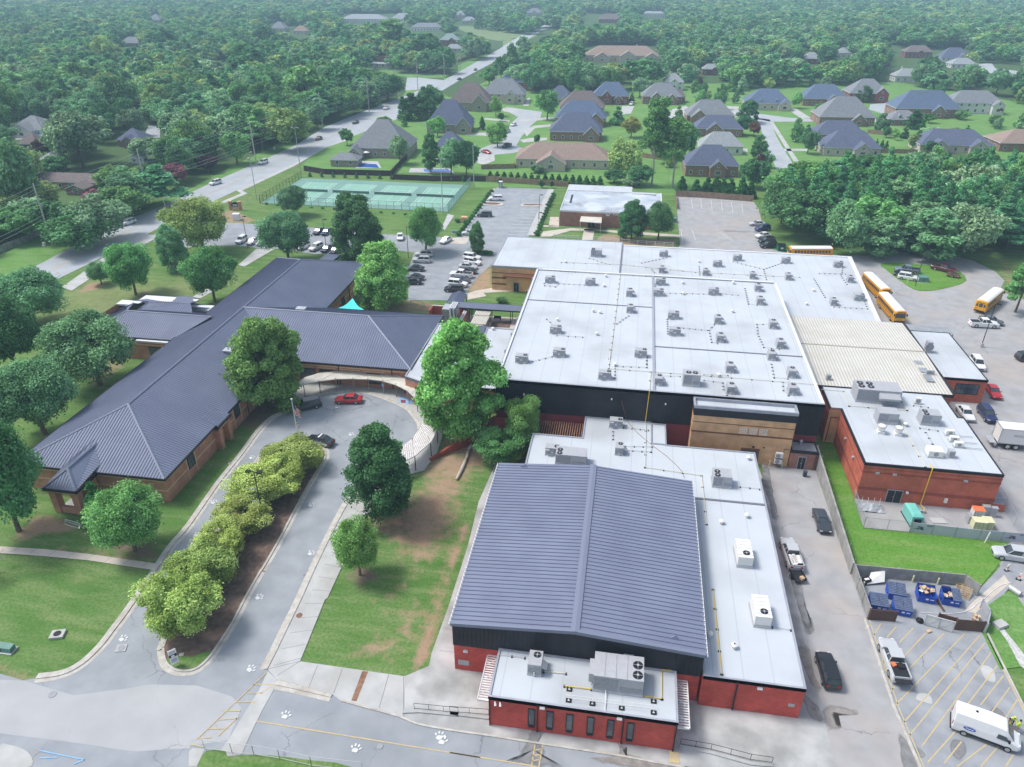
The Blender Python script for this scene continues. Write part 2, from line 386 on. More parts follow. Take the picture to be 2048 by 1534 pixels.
 # bare soil: slope between walkway and gym, worn track beside the gym, mulch rings under trees, soil by the west porch
paint(dirt,'t480,520 t640,480 t900,330 t1050,110 t1140,30 t1290,60 t1240,330 t1180,520 t1100,700 t1000,850 t860,850 t700,700 t560,600',6,.97)
paint(dirt,'m1330,1130 m1500,1080 m1800,1070 m1850,1200 m1700,1330 m1500,1475 m1200,1475 m1150,1400 m1300,1250',3,.9)
paint(dirt,'t1240,600 t1160,740 t1110,900 t1040,1100 t960,1330 r1570,490 r1630,470 t1000,1534 t1040,1300 t1130,1000 t1230,720 t1320,520',.9,1.15)
paint(dirt,'t650,1330 t800,1150 t1000,1150 t980,1500 t700,1520',5,.55)
paint(dirt,'t560,1150 t700,1060 t900,900 t960,930 t760,1100 t600,1200',2,.6)
paint(dirt,'r1150,330 r1400,250 r1560,330 r1450,400 r1200,390',3,.75)
paint(mul,'t370,940 t460,880 t560,900 t600,980 t500,1040 t390,1020',1.5)
paint(mul,'t500,520 t700,500 t900,560 t800,700 t600,640',4,.7)
paint(mul,'o820,130 o1000,110 o1130,130 o1180,250 o1000,260 o800,180',1.5,.9)
paint(dirt,'n100,1060 n300,890 n420,940 n640,1000 n500,1040 n300,1060 n150,1110',1.5,.95)
paint(dirt,'o330,150 o480,160 o650,190 o800,200 o1100,270 o1000,290 o600,215 o330,180',1.2,.8)
paint(mul,'n1700,150 n1850,60 n2048,120 n1980,200 n1880,300 n1700,250',2.5,.95)
paint(mul,'F60,700 F215,560 F300,640 F210,740 F140,800',6,.35)
paint(dirt,'F170,760 F230,700 F290,690 F200,780',2,.6)
paint(dirt,'d440,600 d520,540 d640,540 d580,580 d490,600',1.2,.9)
paint(mul,'d780,600 d860,590 d900,620 d820,640',1,.8);paint(mul,'d960,440 d1080,430 d1120,470 d1000,470',1,.8)
paint(dirt,'d1270,150 d1340,110 d1420,140 d1500,180 d1420,200 d1330,190',1.5,.8)
paint(dirt,'e940,950 e1000,920 e1180,930 e1330,960 e1200,1010 e950,1000',2,.8)
paint(dirt,'e1480,830 e1560,700 e1650,600 e1650,840 e1500,920',2,.9)
paint(dirt,'o-60,1040 o100,1060 o280,1130 o180,1160 o-60,1150',2,.85)
paint(dirt,'f700,440 f760,400 f900,420 f1180,440 f1180,480 f800,470',1.5,.9)
paint(dirt,'i1640,630 i1760,620 i1790,700 i1660,680',1.5,.7);paint(dirt,'i1750,1240 i1840,1230 i1880,1330 i1760,1300',1.5,.7)
paint(dirt,'i250,60 i330,20 i440,380 i380,470 i290,180',1.2,.9)
paint(dirt,'g1400,720 g1560,700 g1650,790 g1540,830',2,.6);paint(dirt,'g1850,640 g1960,650 g2048,880 g1900,880',3,.5)
paint(dry,'F60,600 F200,560 F340,560 F420,520 F500,560 F330,620 F140,700 F60,660',12,.8)
paint(dry,'F560,420 F640,370 F500,360 F440,420',8,.6);paint(dry,'o450,350 o560,330 o700,380 o560,420',3,.6)
paint(dry,'F300,470 F520,330 F640,290 F560,360 F470,400',5,.8);paint(dry,'e650,1010 e950,960 e1200,1000 e1200,1030',4,.9)
verts=np.stack([X.ravel(),Y.ravel(),np.zeros(X.size)],1)
idx=np.arange(nx*ny).reshape(ny,nx)
quads=np.stack([idx[:-1,:-1].ravel(),idx[:-1,1:].ravel(),idx[1:,1:].ravel(),idx[1:,:-1].ravel()],1)
def np_mesh(name,V,Fq,k=4):
 me=bpy.data.meshes.new(name);me.vertices.add(len(V));me.vertices.foreach_set('co',np.ascontiguousarray(V,dtype=np.float32).ravel())
 me.loops.add(Fq.size);me.loops.foreach_set('vertex_index',np.ascontiguousarray(Fq,dtype=np.int32).ravel())
 me.polygons.add(len(Fq));me.polygons.foreach_set('loop_start',np.arange(0,Fq.size,k,dtype=np.int32));me.update(calc_edges=True)
 return me
gme=np_mesh('ground',verts,quads)
ca=gme.color_attributes.new('cover','FLOAT_COLOR','POINT')
ca.data.foreach_set('color',np.stack([dirt.ravel(),mul.ravel(),dry.ravel(),wood.ravel()],1).astype(np.float32).ravel())
def grass_mat(name,use_attr,g1,g2,g3):
 m=bpy.data.materials.new(name);m.use_nodes=True;n=m.node_tree;L=n.links;b=n.nodes['Principled BSDF']
 b.inputs['Roughness'].default_value=.95;b.inputs['Specular IOR Level'].default_value=.15
 g=n.nodes.new('ShaderNodeNewGeometry')
 def noise(s,d=5,vec=None):
  t=n.nodes.new('ShaderNodeTexNoise');t.inputs['Scale'].default_value=s;t.inputs['Detail'].default_value=d
  L.new(vec or g.outputs['Position'],t.inputs['Vector']);return t.outputs['Fac']
 def mixc(f,a,c):
  x=n.nodes.new('ShaderNodeMix');x.data_type='RGBA'
  for s,v in((6,a),(7,c)):
   if isinstance(v,tuple):x.inputs[s].default_value=(*v,1)
   else:L.new(v,x.inputs[s])
  L.new(f,x.inputs[0]);return x.outputs[2]
 def mrange(v,a,c,lo=0.,hi=1.):
  r=n.nodes.new('ShaderNodeMapRange');r.inputs[1].default_value=a;r.inputs[2].default_value=c;r.inputs[3].default_value=lo;r.inputs[4].default_value=hi;L.new(v,r.inputs[0]);return r.outputs[0]
 st=n.nodes.new('ShaderNodeMapping');st.inputs['Scale'].default_value=(.25,1.2,1);st.inputs['Rotation'].default_value=(0,0,.5);L.new(g.outputs['Position'],st.inputs[0])
 c=mixc(mrange(noise(.12,6),.35,.65),g1,g2)
 c=mixc(mrange(noise(.6,6,st.outputs[0]),.42,.72,0,.85),c,g3)
 c=mixc(mrange(noise(3,8),.35,.7,0,.55),c,tuple(v*.5 for v in g1))
 if use_attr:
  at=n.nodes.new('ShaderNodeVertexColor');at.layer_name='cover';sp=n.nodes.new('ShaderNodeSeparateColor');L.new(at.outputs['Color'],sp.inputs[0])
  def thr(v,nz,sharp=.3):
   nz=mrange(nz,.3,.7);a=n.nodes.new('ShaderNodeMath');a.operation='MULTIPLY_ADD';a.inputs[1].default_value=.62;L.new(nz,a.inputs[0]);L.new(v,a.inputs[2]);return mrange(a.outputs[0],.9-sharp,.9+sharp,0,.92)
  n1=noise(.7,9)
  dryc=mixc(noise(1.5,6),(.22,.25,.10),(.30,.29,.15));c=mixc(mrange(thr(sp.outputs[2],n1,.4),0,1,0,.75),c,dryc)
  dc=mixc(noise(.5,8),(.33,.20,.13),(.42,.31,.22));dc=mixc(mrange(noise(3,6),.5,.8,0,.7),dc,(.2,.14,.1));c=mixc(thr(sp.outputs[0],n1),c,dc)
  mc=mixc(noise(2.5,9),(.12,.085,.065),(.26,.19,.15));c=mixc(thr(sp.outputs[1],noise(.9,8)),c,mc)
  c=mixc(mrange(at.outputs['Alpha'],.3,.7),c,(.07,.125,.045))
 L.new(c,b.inputs['Base Color']);M[name]=m;return m
grass_mat('grass_ground',True,(.085,.195,.04),(.14,.25,.07),(.24,.31,.125))
grass_mat('grass_lawn',False,(.12,.27,.06),(.17,.34,.09),(.24,.37,.14))
grass_mat('grass_pale',False,(.17,.25,.10),(.24,.31,.15),(.28,.33,.19))
grass_mat('grass_lime',False,(.10,.26,.03),(.145,.31,.055),(.21,.32,.09))
gme.materials.append(M['grass_ground'])
ground=bpy.data.objects.new('ground',gme);COL.objects.link(ground);struct(ground)
HARD=[]
def sheet(name,mt,pts,z,parent=None,sides=False):
 if isinstance(pts,str):pts=WS(pts)
 if name in('street','driveway','road','patio','pool'):HARD.append([(p[0],p[1])for p in pts])
 mb=MB();mb.prism([(p[0],p[1])for p in pts],0,z,0,sides=sides)
 o=mb.build(name,mt,parent)
 if parent is None:struct(o)
 return o
def strip_pts(pts,w):
 P=[Vector((p[0],p[1]))for p in pts];L_,R2=[],[];cl_=len(P)>3 and(P[0]-P[-1]).length<1e-6
 for i,p in enumerate(P):
  a=P[max(i-1,0)]if not cl_ or i else P[-2];b=P[min(i+1,len(P)-1)]if not cl_ or i<len(P)-1 else P[1];d=(b-a).normalized();nn=Vector((-d.y,d.x));L_.append(p+nn*w/2);R2.append(p-nn*w/2)
 return L_,R2
def strip(mb,pts,w,z0,z1,m=0,closed=False):
 if closed:pts=list(pts)+[pts[0]]
 A,B=strip_pts(pts,w)
 for i in range(len(A)-1):
  a,b,c,d=A[i],A[i+1],B[i+1],B[i]
  mb.add([(a.x,a.y,z1),(b.x,b.y,z1),(c.x,c.y,z1),(d.x,d.y,z1),(a.x,a.y,z0),(b.x,b.y,z0),(c.x,c.y,z0),(d.x,d.y,z0)],
  [(3,2,1,0),(0,1,5,4),(1,2,6,5),(2,3,7,6),(3,0,4,7)]if z1-z0>.02 else[(3,2,1,0)],m)
def kerb(toks,closed=False,w=.28,n=4,h=.17,pan=True,inner=0):
 pts=smooth(WS(toks)if isinstance(toks,str)else toks,n,closed);mb=MB();strip(mb,pts,w,0,h,closed=closed)
 if pan:strip(mb,pts,w+1.0,.05,.066,closed=closed)
 o=mb.build('kerb','kerb_concrete');return struct(o)
 # ---- campus driveway loop
drive=sheet('driveway','asphalt','F-150,1343 p0,430 p170,480 o270,1122 o450,1095 o600,1020 o740,890 o840,760 o930,640 o1140,335 o1390,0 n1600,690 n1760,490 n1900,300 n1990,210 m0,940 m90,880 m200,800 m330,770 m465,752 m600,745 m750,765 m900,815 m1040,880 m1100,940 m1150,1010 m1140,1100 s1900,300 s1850,420 s1760,545 s1700,600 s1600,780 s1450,1080 s1310,1393 r720,200 r660,370 r640,450 r700,540 r1040,640 r1130,690 r1500,795 r1620,840 r2048,922 k570,1048 k1160,1138 k1400,1182 F1450,1552 F1500,1800 F-300,1800',.05)
kerb('o265,1122 o450,1095 o600,1020 o740,890 o840,760 o930,640 o1140,335 o1250,165 o1390,0 n1600,685 n1760,485 n1900,295 n1990,207 n2048,178 m60,912 m130,850 m200,800 m330,770 m465,752 m600,745 m750,765 m900,815 m1040,880 m1100,940 m1150,1010 m1155,1060')
kerb('s1800,505 s1755,545 s1695,605 s1600,780 s1450,1085 s1310,1393 r720,205 r640,372 r585,478',w=.35)
kerb('r650,575 r800,605 r1035,660',w=.35,h=.16);kerb('r1100,690 r1300,745 r1500,800 r1620,850 r1850,893 r2048,921 k300,1003 k570,1046 k1160,1136 k1400,1181 k1600,1215',w=.2,pan=False,n=3)
# island
isl=smooth(WS('o1215,840 o1195,910 o1215,1010 o1280,1060 o1360,1072 o1440,1052 o1520,985 o1590,890 o1700,720 o1790,545 o1900,352 s1010,1130 s1140,905 s1300,600 s1400,420 s1500,262 s1520,195 s1485,140 s1400,112 s1310,108 s1180,120 s1030,180 s900,380 s640,860 s420,1150'),3,True)
sheet('island_bed','mulch',isl,.13,sides=True);kerb(isl[::3],True,w=.28,h=.18)
sheet('lawn','grass_lime',smooth(WS('s1330,130 s1420,130 s1480,165 s1500,200 s1470,240 s1380,230 s1310,200'),3,True),.15)
sheet('path','concrete',WS('s1400,238 s1490,245 s1455,305 s1350,290'),.155)
sheet('lawn','grass_ground',smooth(WS('o1205,1000 o1290,960 o1400,970 o1510,930 o1540,950 o1440,1040 o1360,1060 o1280,1050'),3,True),.145)
# concrete: gym side strip, entrance slab, sidewalk east of the loop, lawn path
pave=sheet('pavement','stained_concrete','t1520,60 t1370,400 t1290,730 t1140,1200 t1010,1560 r1700,452 r1530,525 r1525,640 r1510,800 r1620,850 r2048,920 k570,1046 k1160,1136 k1400,1181 F1500,1550 F1800,1800 j780,1300 j760,1140 j690,840 j600,300 j510,0 i80,600 i0,230 l1700,800 l1650,665 l1700,900 F1500,1300 F1380,1300 F950,1300 F1010,930',.075)
sheet('path','concrete','r600,475 r820,422 r1540,525 r1527,800 r1500,790 r1100,692 r1030,640 r660,545',.09)
sheet('path','concrete','r600,475 r820,422 r990,0 t210,1140 t330,880 t440,640 t520,490 s1870,690 m900,1475 m1180,1400 m1290,1250 m1330,1120 m1330,1040 m1400,960 m1420,900 m1280,760 m1100,640 m900,600 m600,570 m300,600 m100,700 m60,900 m200,800 m330,770 m465,752 m600,745 m750,765 m900,815 m1040,880 m1100,940 m1150,1010 m1140,1100 s1900,300 s1850,420 s1760,545 s1700,600 s1600,780 s1450,1080 s1310,1393 r720,200 r640,370',.085)
sheet('path','pale_path','o-80,155 o100,165 o330,180 o650,215 o1000,265 o1180,290 o1140,335 o900,300 o650,262 o330,232 o100,215 o-80,205',.09)
sheet('path','concrete','p1440,1112 p1500,985 p1410,975 p1385,1000 p1380,1112',.08)
sheet('path','concrete','r660,545 r600,490 r540,620 r450,760 r330,960 r270,1040 r320,1070 r420,1060 r500,880 r560,760 r660,580',.088)
# bleached front road patch, bottom lawn
sheet('road','bleached_asphalt','F-300,1352 p170,482 p540,590 p930,540 p1100,510 p1440,518 p1700,600 r420,740 r330,960 r60,1000 p1400,975 p1000,1000 p900,990 p500,930 F-60,1460 F-300,1480',.058)
sheet('lawn','grass_ground',smooth(WS('r120,1145 r180,1035 r310,1035 r325,1075 r450,1062 r620,1066 r900,1100 r1190,1150 F720,1600 F380,1600'),2,True),.13,sides=True)
# joints
mb=MB()
for i in range(14):
 t=i/13;a=W('r640,450').lerp(W('s1790,560'),t);b=W('r830,400').lerp(W('s1890,640'),t);strip(mb,[a,b],.045,.086,.094)
for a,b in(('r600,475','r820,422'),('r665,520','r820,422'),('r940,450','r880,600'),('r1110,470','r1050,640'),('r1425,515','r1360,740'),('r1527,525','r1527,800')):strip(mb,[W(a),W(b)],.05,.09,.098)
for i in range(8):
 a=W('o60,165').lerp(W('o1150,285'),(i+.5)/8);strip(mb,[a+Vector((.25,.75,0)),a+Vector((-.25,-.75,0))],.05,.09,.098)
for yy in np.arange(56,84,3.2):strip(mb,[(-17.3,yy),(-15.3,yy)],.04,.075,.083)
struct(mb.build('pavement_joints','seam'))
sheet('path','rust','r1245,490 r1285,492 r1205,695 r1170,690',.105)
# stains
def blot(name,mt,toks,z,n=3):
 if 'stain' not in mt:return sheet(name,mt,smooth(WS(toks),n,True),z)
 P=smooth(WS(toks),n,True);c=sum((Vector(p)for p in P),Vector((0,0,0)))/len(P);k=len(P);mb=MB()
 mb.add([(*(c+(p-c)*f).xy,z)for f in(1.35,.7)for p in P]+[(c.x,c.y,z)],[(i,(i+1)%k,k+(i+1)%k,k+i)for i in range(k)]+[(k+i,k+(i+1)%k,2*k)for i in range(k)])
 o=struct(mb.build(name,mt));o.data.attributes.new('edge','FLOAT','POINT').data.foreach_set('value',[0.]*k+[1.]*(k+1))
for nm in('stain','wet_stain'):
 m=M[nm];n=m.node_tree;L=n.links;at=n.nodes.new('ShaderNodeAttribute');at.attribute_name='edge';no=n.nodes.new('ShaderNodeTexNoise');no.inputs['Scale'].default_value=.9;no.inputs['Detail'].default_value=9
 g=n.nodes.new('ShaderNodeNewGeometry');L.new(g.outputs['Position'],no.inputs['Vector']);ad=n.nodes.new('ShaderNodeMath');ad.operation='ADD';L.new(at.outputs['Fac'],ad.inputs[0]);L.new(no.outputs['Fac'],ad.inputs[1])
 mr=n.nodes.new('ShaderNodeMapRange');mr.inputs[1].default_value=.85;mr.inputs[2].default_value=1.35;mr.inputs[4].default_value=.85;L.new(ad.outputs[0],mr.inputs[0]);L.new(mr.outputs[0],n.nodes['Principled BSDF'].inputs['Alpha'])
blot('water_stain','wet_stain','k560,975 k630,990 k600,1040 k650,1105 k640,1150 k760,1208 k380,1175 k480,1150 k490,1100 k520,1040',.079)
blot('water_stain','stain','k1155,1060 k1210,1070 k1200,1120 k1550,1215 k1400,1230 k1100,1190 k970,1150 k1120,1140 k1160,1110',.079)
blot('water_stain','wet_stain','j505,0 j545,10 j560,60 j580,100 j600,180 j560,200 j535,120',.08)
blot('water_stain','stain','j500,330 j580,340 j610,500 j660,600 j620,610 j570,520 j520,400',.081);blot('water_stain','stain','j535,640 j600,690 j650,740 j680,830 j620,830 j560,740',.081)
blot('water_stain','stain','j690,730 j780,730 j830,740 j900,760 j890,790 j800,780 j740,770 j760,850 j800,870 j720,880 j690,820',.081)
blot('water_stain','wet_stain','j1200,930 j1240,960 j1290,1060 j1330,1150 j1230,1150 j1200,1010',.083);blot('water_stain','wet_stain','j1300,1010 j1350,1030 j1370,1070 j1330,1080',.083)
blot('water_stain','wet_stain','j1560,960 j1630,970 j1650,1040 j1600,1090 j1550,1030',.083);blot('water_stain','wet_stain','j1850,740 j1900,770 j1930,830 j1880,820 j1800,780',.083)
blot('water_stain','wet_stain','l1690,690 l1720,700 l1740,830 l1770,960 l1740,990 l1720,880 l1680,780',.09);blot('water_stain','wet_stain','i130,870 i170,900 i230,1000 i250,1150 i300,1310 i260,1340 i200,1180 i150,1000',.09)
# patch of brighter cement worn on the lot
for t in('j1330,640 j1400,650 j1420,710 j1370,700 j1310,680','p0,960 p60,950 p200,1000 p230,1110 p-40,1130','j1750,450 j1830,470 j1850,560 j1780,540'):blot('pale_stain','concrete',t,.082)
# alley and service lots
alley=sheet('alley','alley_asphalt',[(23.9,20),(23.6,48.5),(23.7,70),(23.9,92),(22.9,99.5),(31.1,99.5),(31.1,80),(31.1,56),(31.8,46),(33.7,20)],.08)
mb=MB();strip(mb,[(31.0,68.6),(31.0,56.3),(31.6,49.8),(33,36)],.3,0,.2);strip(mb,[(44.4,68.4),(44.3,57.3),(44.6,48),(45,36)],.18,0,.2);struct(mb.build('kerb','kerb_concrete'))
lot_se=sheet('parking_lot','lot_asphalt',[(31.2,20),(31.7,49.8),(31.1,56.3),(31.1,76),(44.6,76),(45.3,74.8),(49.5,79.5),(52,82.5),(53.4,80.8),(46.5,72.6),(44.4,68.4),(44.3,57.3),(44.8,45),(52,40),(52,20)],.076)
yard=sheet('bus_yard','alley_asphalt','f1175,185 f1480,200 f1630,215 f1660,260 f1700,420 g250,560 g430,600 g730,615 g980,620 g1150,598 g1400,588 g1500,600 g1700,655 g1850,728 g1915,790 g1880,860 g2048,920 F2300,640 F2600,1300 w460,1010 w410,920 w350,830 w290,720 w230,590 w170,450 i1940,640 i1840,560 i1100,548 i725,515 i660,290 F1700,880 F1650,700 F1400,600 F1300,560 f1200,470',.05)
sheet('lawn','grass_lime',smooth(WS('g1070,680 g1170,668 g1440,690 g1560,700 g1655,790 g1480,850 g1330,860 g1230,812 g1100,712'),3,True),.13,sides=True)
sheet('lawn','grass_lawn',smooth(WS('i1930,1030 w350,835 w410,925 F2055,1225 F2075,1330 w255,1534 w100,1220 w150,1100 w110,1010'),1,True),.09)
blot('gravel','gravel','j1850,160 j1920,150 j1925,190 j1900,190 j2048,380 j2070,470 j2020,450 j1940,300 j1870,200',.11)
sheet('path','pale_path',[W('w290,728'),W('w340,800'),W('w120,985'),W('i1650,1220'),W('i1560,1200'),W('w20,960')],.095)
# upper campus parking
lot_n=sheet('parking_lot','asphalt','F300,474 F340,450 d1340,192 d1540,202 e120,405 e440,430 e940,475 e1310,495 e1400,500 e1470,440 e1640,190 e1690,152 e2040,165 e1890,520 e1740,560 e1700,600 e1650,680 e1560,760 e1490,850 e1480,900 e1340,925 e1080,925 e1085,700 e1120,600 e1010,585 e560,605 e440,610 e130,565 d1540,345 d1380,325 d1150,330 F330,505',.05)
sheet('path','concrete','q1820,-10 q1940,-10 q1610,850 q1430,850',.1);sheet('path','concrete','q800,-20 q850,-20 q240,850 q200,850',.1)
sheet('path','pale_path','q0,890 q360,890 q330,960 q290,1010 q0,1000',.07)
for t in('q600,228 q800,232 q960,245 q1000,275 q960,300 q850,302 q610,285','q1320,290 q1350,265 q1700,265 q1710,300 q1640,318 q1360,315'):sheet('parking_island','kerb_concrete',smooth(WS(t),2,True),.2,sides=True)
for t in('q640,240 q850,245 q940,262 q860,285 q650,275','q1370,285 q1400,272 q1690,275 q1680,293 q1400,298'):sheet('island_bed','mulch',smooth(WS(t),2,True),.22)
sheet('path','concrete','d1610,345 d1500,345 d1395,440 d1430,450',.08);sheet('path','concrete','d1220,570 d1270,580 d1175,635 d1120,632',.08)
sheet('path','concrete','d780,250 d935,268 d650,440 d420,590 d360,570 d560,430',.06);mb=MB();strip(mb,WS('a2040,815 a1900,860 a1700,975 a1560,1040 a1400,1115 d1430,20 d1300,75'),2.2,.03,.045);struct(mb.build('path','concrete'))
for t in('f380,420 f400,390 f560,370 f840,385 f1200,410 f1200,425 f840,400 f700,385 f560,385 f440,420','f640,370 f700,375 f690,440 f625,440','f440,305 f490,305 f492,360 f430,360','f400,353 f492,358 f492,366 f400,362'):sheet('path','pale_path',t,.07)
sheet('path','concrete','e1350,335 e1395,345 e1330,445 e1305,440',.07)
sheet('path','pale_path','v700,160 v850,110 v1150,60 v1760,90 v1750,110 v1000,150 v1050,210 v700,280',.06)
sheet('path','pale_path',[(-33,138),(-21,138),(-21,147),(-33,147)],.06);sheet('vegetable_bed','mulch','v1150,690 v1520,680 v1480,800 v1130,790',.12)
# ---- public roads
main_l='F-300,720 F80,528 F170,480 F240,446 F300,422 F355,398 F435,360 F512,327 F590,291 F650,254 F735,220 F811,192 F889,160 F960,120 F992,102 F1020,84 F1050,66 F1090,50'.split()
main_r='F1106,52 F1068,70 F1040,92 F1000,118 F962,138 F920,160 F845,205 F800,236 F718,268 F650,296 F598,322 F541,350 F441,396 F380,426 F320,455 F219,508 F126,553 F-150,690'.split()
road=sheet('road','road_asphalt',[W(t)for t in main_l+main_r],.05)
def ln(mb,a,b,w,z,m=0):strip(mb,[a,b],w,z-.008,z,m)
mb=MB();cl=[(W(a)+W(b))/2 for a,b in zip(['F80,528','F240,446','F355,398','F512,327','F650,254','F811,192','F960,120'],['F126,553','F320,455','F441,396','F598,322','F718,268','F845,205','F1000,118'])]
strip(mb,[p+Vector((-.25,0,0))for p in cl],.16,.06,.07);strip(mb,[p+Vector((.35,0,0))for p in cl],.16,.06,.07);mb.build('centre_line','line_yellow',road)
mb=MB()
for t in('a1700,910','a1260,1108','a1620,955'):
 c=W(t);d=Vector((.55,.83,0));nn=Vector((-.83,.55,0));mb.quad(c-d*1.6+nn*.08+Vector((0,0,.07)),c-d*1.6-nn*.08+Vector((0,0,.07)),c+nn*-.08+Vector((0,0,.07)),c+nn*.08+Vector((0,0,.07)));mb.quad(c+nn*.4+Vector((0,0,.07)),c-nn*.4+Vector((0,0,.07)),c+d*1.2+Vector((0,0,.07)))
mb.build('turn_arrow','line_white',road)
for i,t in enumerate(['b1060,625 b1160,640 b1270,655 b1260,690 b1200,740 b1150,800 b1120,850 b1165,872 b1110,895 b1000,905 b900,930 b880,885 b960,850 b1035,835 b1060,770 b1090,720 b1130,685 b1060,650',
'c485,690 c560,700 c600,800 c640,870 c690,950 c700,990 c600,990 c560,900 c520,790',
'c-100,650 c330,640 c490,665 c680,690 c830,695 c1000,700 c1250,690 c1262,680 c1200,660 c1140,640 c1150,610 c1290,600 c1310,630 c1290,690 c1200,715 c830,712 c560,712 c470,692 c300,680 c-100,695',
'b480,455 b560,455 b700,470 b760,455 b720,500 b620,520 b470,530','c1780,375 c1860,370 c1880,400 c2048,420 c2048,450 c1820,425','z1900,330 z2048,330 z2048,480 z1830,500']):
 sheet('street','road_asphalt',t,.052)
drv=['b885,915 b990,905 b995,940 b930,965 b890,955','b1045,630 b1160,640 b1090,660 b1030,650','b940,690 b1080,705 b1080,715 b930,700','b1130,700 b1340,685 b1345,700 b1140,712','b1160,760 b1230,735 b1320,728 b1330,740 b1230,750 b1180,800',
'b1140,820 b1200,808 b1300,806 b1300,820 b1160,835','b1740,620 b1810,620 b1790,665 b1730,670','b860,780 b1050,770 b1040,800 b820,790','c650,630 c720,640 c800,690 c740,692','c-10,640 c70,620 c120,650 c60,690 c-20,690','c560,715 c580,712 c700,900 c730,945 c700,945','c640,870 c780,872 c780,885 c650,885',
'c840,700 c1010,690 c1020,700 c900,712','c300,620 c380,625 c370,665 c310,660','b1180,580 b1200,570 b1190,620 b1160,620','c390,870 c430,870 c430,890 c390,890','c480,900 c560,905 c560,918 c480,915','z190,450 z360,470 z340,500 z200,510','z260,1040 z400,1000 z400,1020 z280,1055','a1350,770 a1430,735 a1430,755 a1370,775']
for t in drv:sheet('driveway','concrete',t,.06)
for t in['F830,160 F900,195 F1000,150 F1200,175 F1480,165 F1800,165 F2100,215 F2100,330 F1900,305 F1600,330 F1530,372 F1480,385 F1340,392 F1250,375 F950,375 F945,345 F740,345 F600,335 F660,275 F760,250']:
 sheet('lawn','grass_lawn',t,.02)
for t in['F-60,660 F-60,505 F100,470 F140,462 F200,432 F290,420 F380,378 F450,340 F560,285 F592,284 F600,290 F512,327 F435,360 F355,398 F240,446 F80,528','F600,275 F690,240 F760,210 F830,180 F811,192 F735,220 F650,254','b780,380 b900,330 b960,310 b990,325 b930,360 b700,470 b690,455 b780,420','b280,405 b420,415 b560,425 b760,440 b700,455 b500,455 b300,425','b560,480 b690,475 b640,505 b560,505']:
 sheet('lawn','grass_lawn',t,.025)
for t in['b740,150 b900,155 b1110,185 b1180,195 b1180,215 b1020,240 b880,215','b1040,240 b1230,195 b1240,210 b1140,250 b1100,280 b1040,290','b1130,340 b1190,340 b1200,410 b1130,410','a660,370 a715,370 a715,400 a680,400','a1280,350 a1330,345 a1330,390 a1290,390','z210,860 z470,850 z450,960 z290,1000','b1400,250 b1470,260 b1500,380 b1380,400','c480,360 c570,360 c590,420 c520,430','a1040,330 a1100,325 a1100,345 a1050,350']:
 sheet('lawn','grass_pale',t,.022)
 # ---- painted markings (children of the surface they are painted on)
def lines(name,mt,parent,segs,w,z):
 mb=MB()
 for a,b in segs:ln(mb,W(a)if isinstance(a,str)else a,W(b)if isinstance(b,str)else b,w,z)
 return mb.build(name,mt,parent)
lines('centre_line','line_yellow',drive,[('r525,830','r1150,932'),('r1150,932','r2048,1078'),('k0,1112','k545,1200'),('k545,1200','F1300,1600')],.13,.08)
lines('hatching','line_yellow',drive,[('r600,490','r120,950'),('r500,580','r640,580'),('r460,640','r570,640'),('r385,700','r520,700'),('r320,760','r415,760'),('r265,822','r400,812'),('r190,885','r310,880'),('r120,950','r215,942'),('r400,800','r262,932'),('r640,585','r550,640'),('r70,990','r165,1005')],.11,.1)
lines('crossing','line_yellow',drive,[('k580,1060','k555,1215'),('k632,1062','k605,1215'),('k575,1098','k628,1088'),('k565,1135','k622,1125'),('k560,1170','k615,1160')],.12,.09)
lines('crossing','line_yellow',pave,[('k1528,1108','k1532,1185')],.9,.11)
lines('arrow_marking','line_blue',drive,[('p290,995','p620,1062'),('p620,1062','p540,1095'),('p290,1050','p420,1045')],.12,.1)
# bays of the south-east lot: long diagonal lines
segs=[(W('j960,200'),W('j1000,170')),(W('j1000,275'),W('j1070,165')),(W('j1110,260'),W('j1175,185'))]
for a,b in(('j1195,295','j1290,195'),('j1225,390','j1375,230'),('j1060,440','j1090,420'),('j1235,500','j1500,230'),('j1100,545','j1120,535'),('j1130,630','j1170,590'),('j1165,725','j1640,235'),('j1210,858','j1745,245'),('j1250,945','j1780,295'),('j1350,1000','j1820,365'),('j1390,1110','j1640,830'),('j1650,730','j1865,450'),('j1500,1120','j1620,970'),('j1750,720','j1905,520'),('j1590,1140','j1790,990'),('j1810,790','j1950,600'),('j1900,840','j2000,685'),('j1750,1140','j1900,970'),('j1920,1140','j1975,1060')):segs.append((W(a),W(b)))
segs+=[((31.5,75),(31.5,56.3)),((31.5,56.3),(32.1,48)),((44.2,68),(44.1,57)),((44.1,57),(44.3,48)),((32.1,48),(33,40))]
lines('bay_line','line_yellow',lot_se,segs,.12,.09)
segs=[]
for(a,b)in(('q1320,360','q1640,362'),('q1295,408','q1610,415'),('q1265,465','q1585,472'),('q1235,520','q1560,535'),('q1200,580','q1530,598'),('q1170,640','q1505,655'),('q1140,703','q1475,715'),('q1110,768','q1450,775'),('q1070,830','q1400,850'),('q870,330','q940,332'),('q830,400','q900,405'),('q780,460','q870,465'),('q700,512','q820,522'),('q590,570','q790,575'),('q600,635','q760,640'),('q560,690','q715,695'),('q960,205','q1010,210'),('q1000,130','q1080,125'),('q1390,230','q1680,235')):segs.append((a,b))
segs+=[('e1150,665','e1260,680'),('e1130,730','e1230,750'),('e1150,770','e1215,785'),('e1390,640','e1460,650'),('e1380,700','e1420,705'),('e1360,770','e1400,775')]
lines('bay_line','line_white',lot_n,segs,.14,.07)
segs=[]
for a in((1265,195),(1320,198),(1380,205),(1440,210),(1500,218),(1560,225)):segs.append(('f%d,%d'%a,'f%d,%d'%(a[0]+8,a[1]+60)))
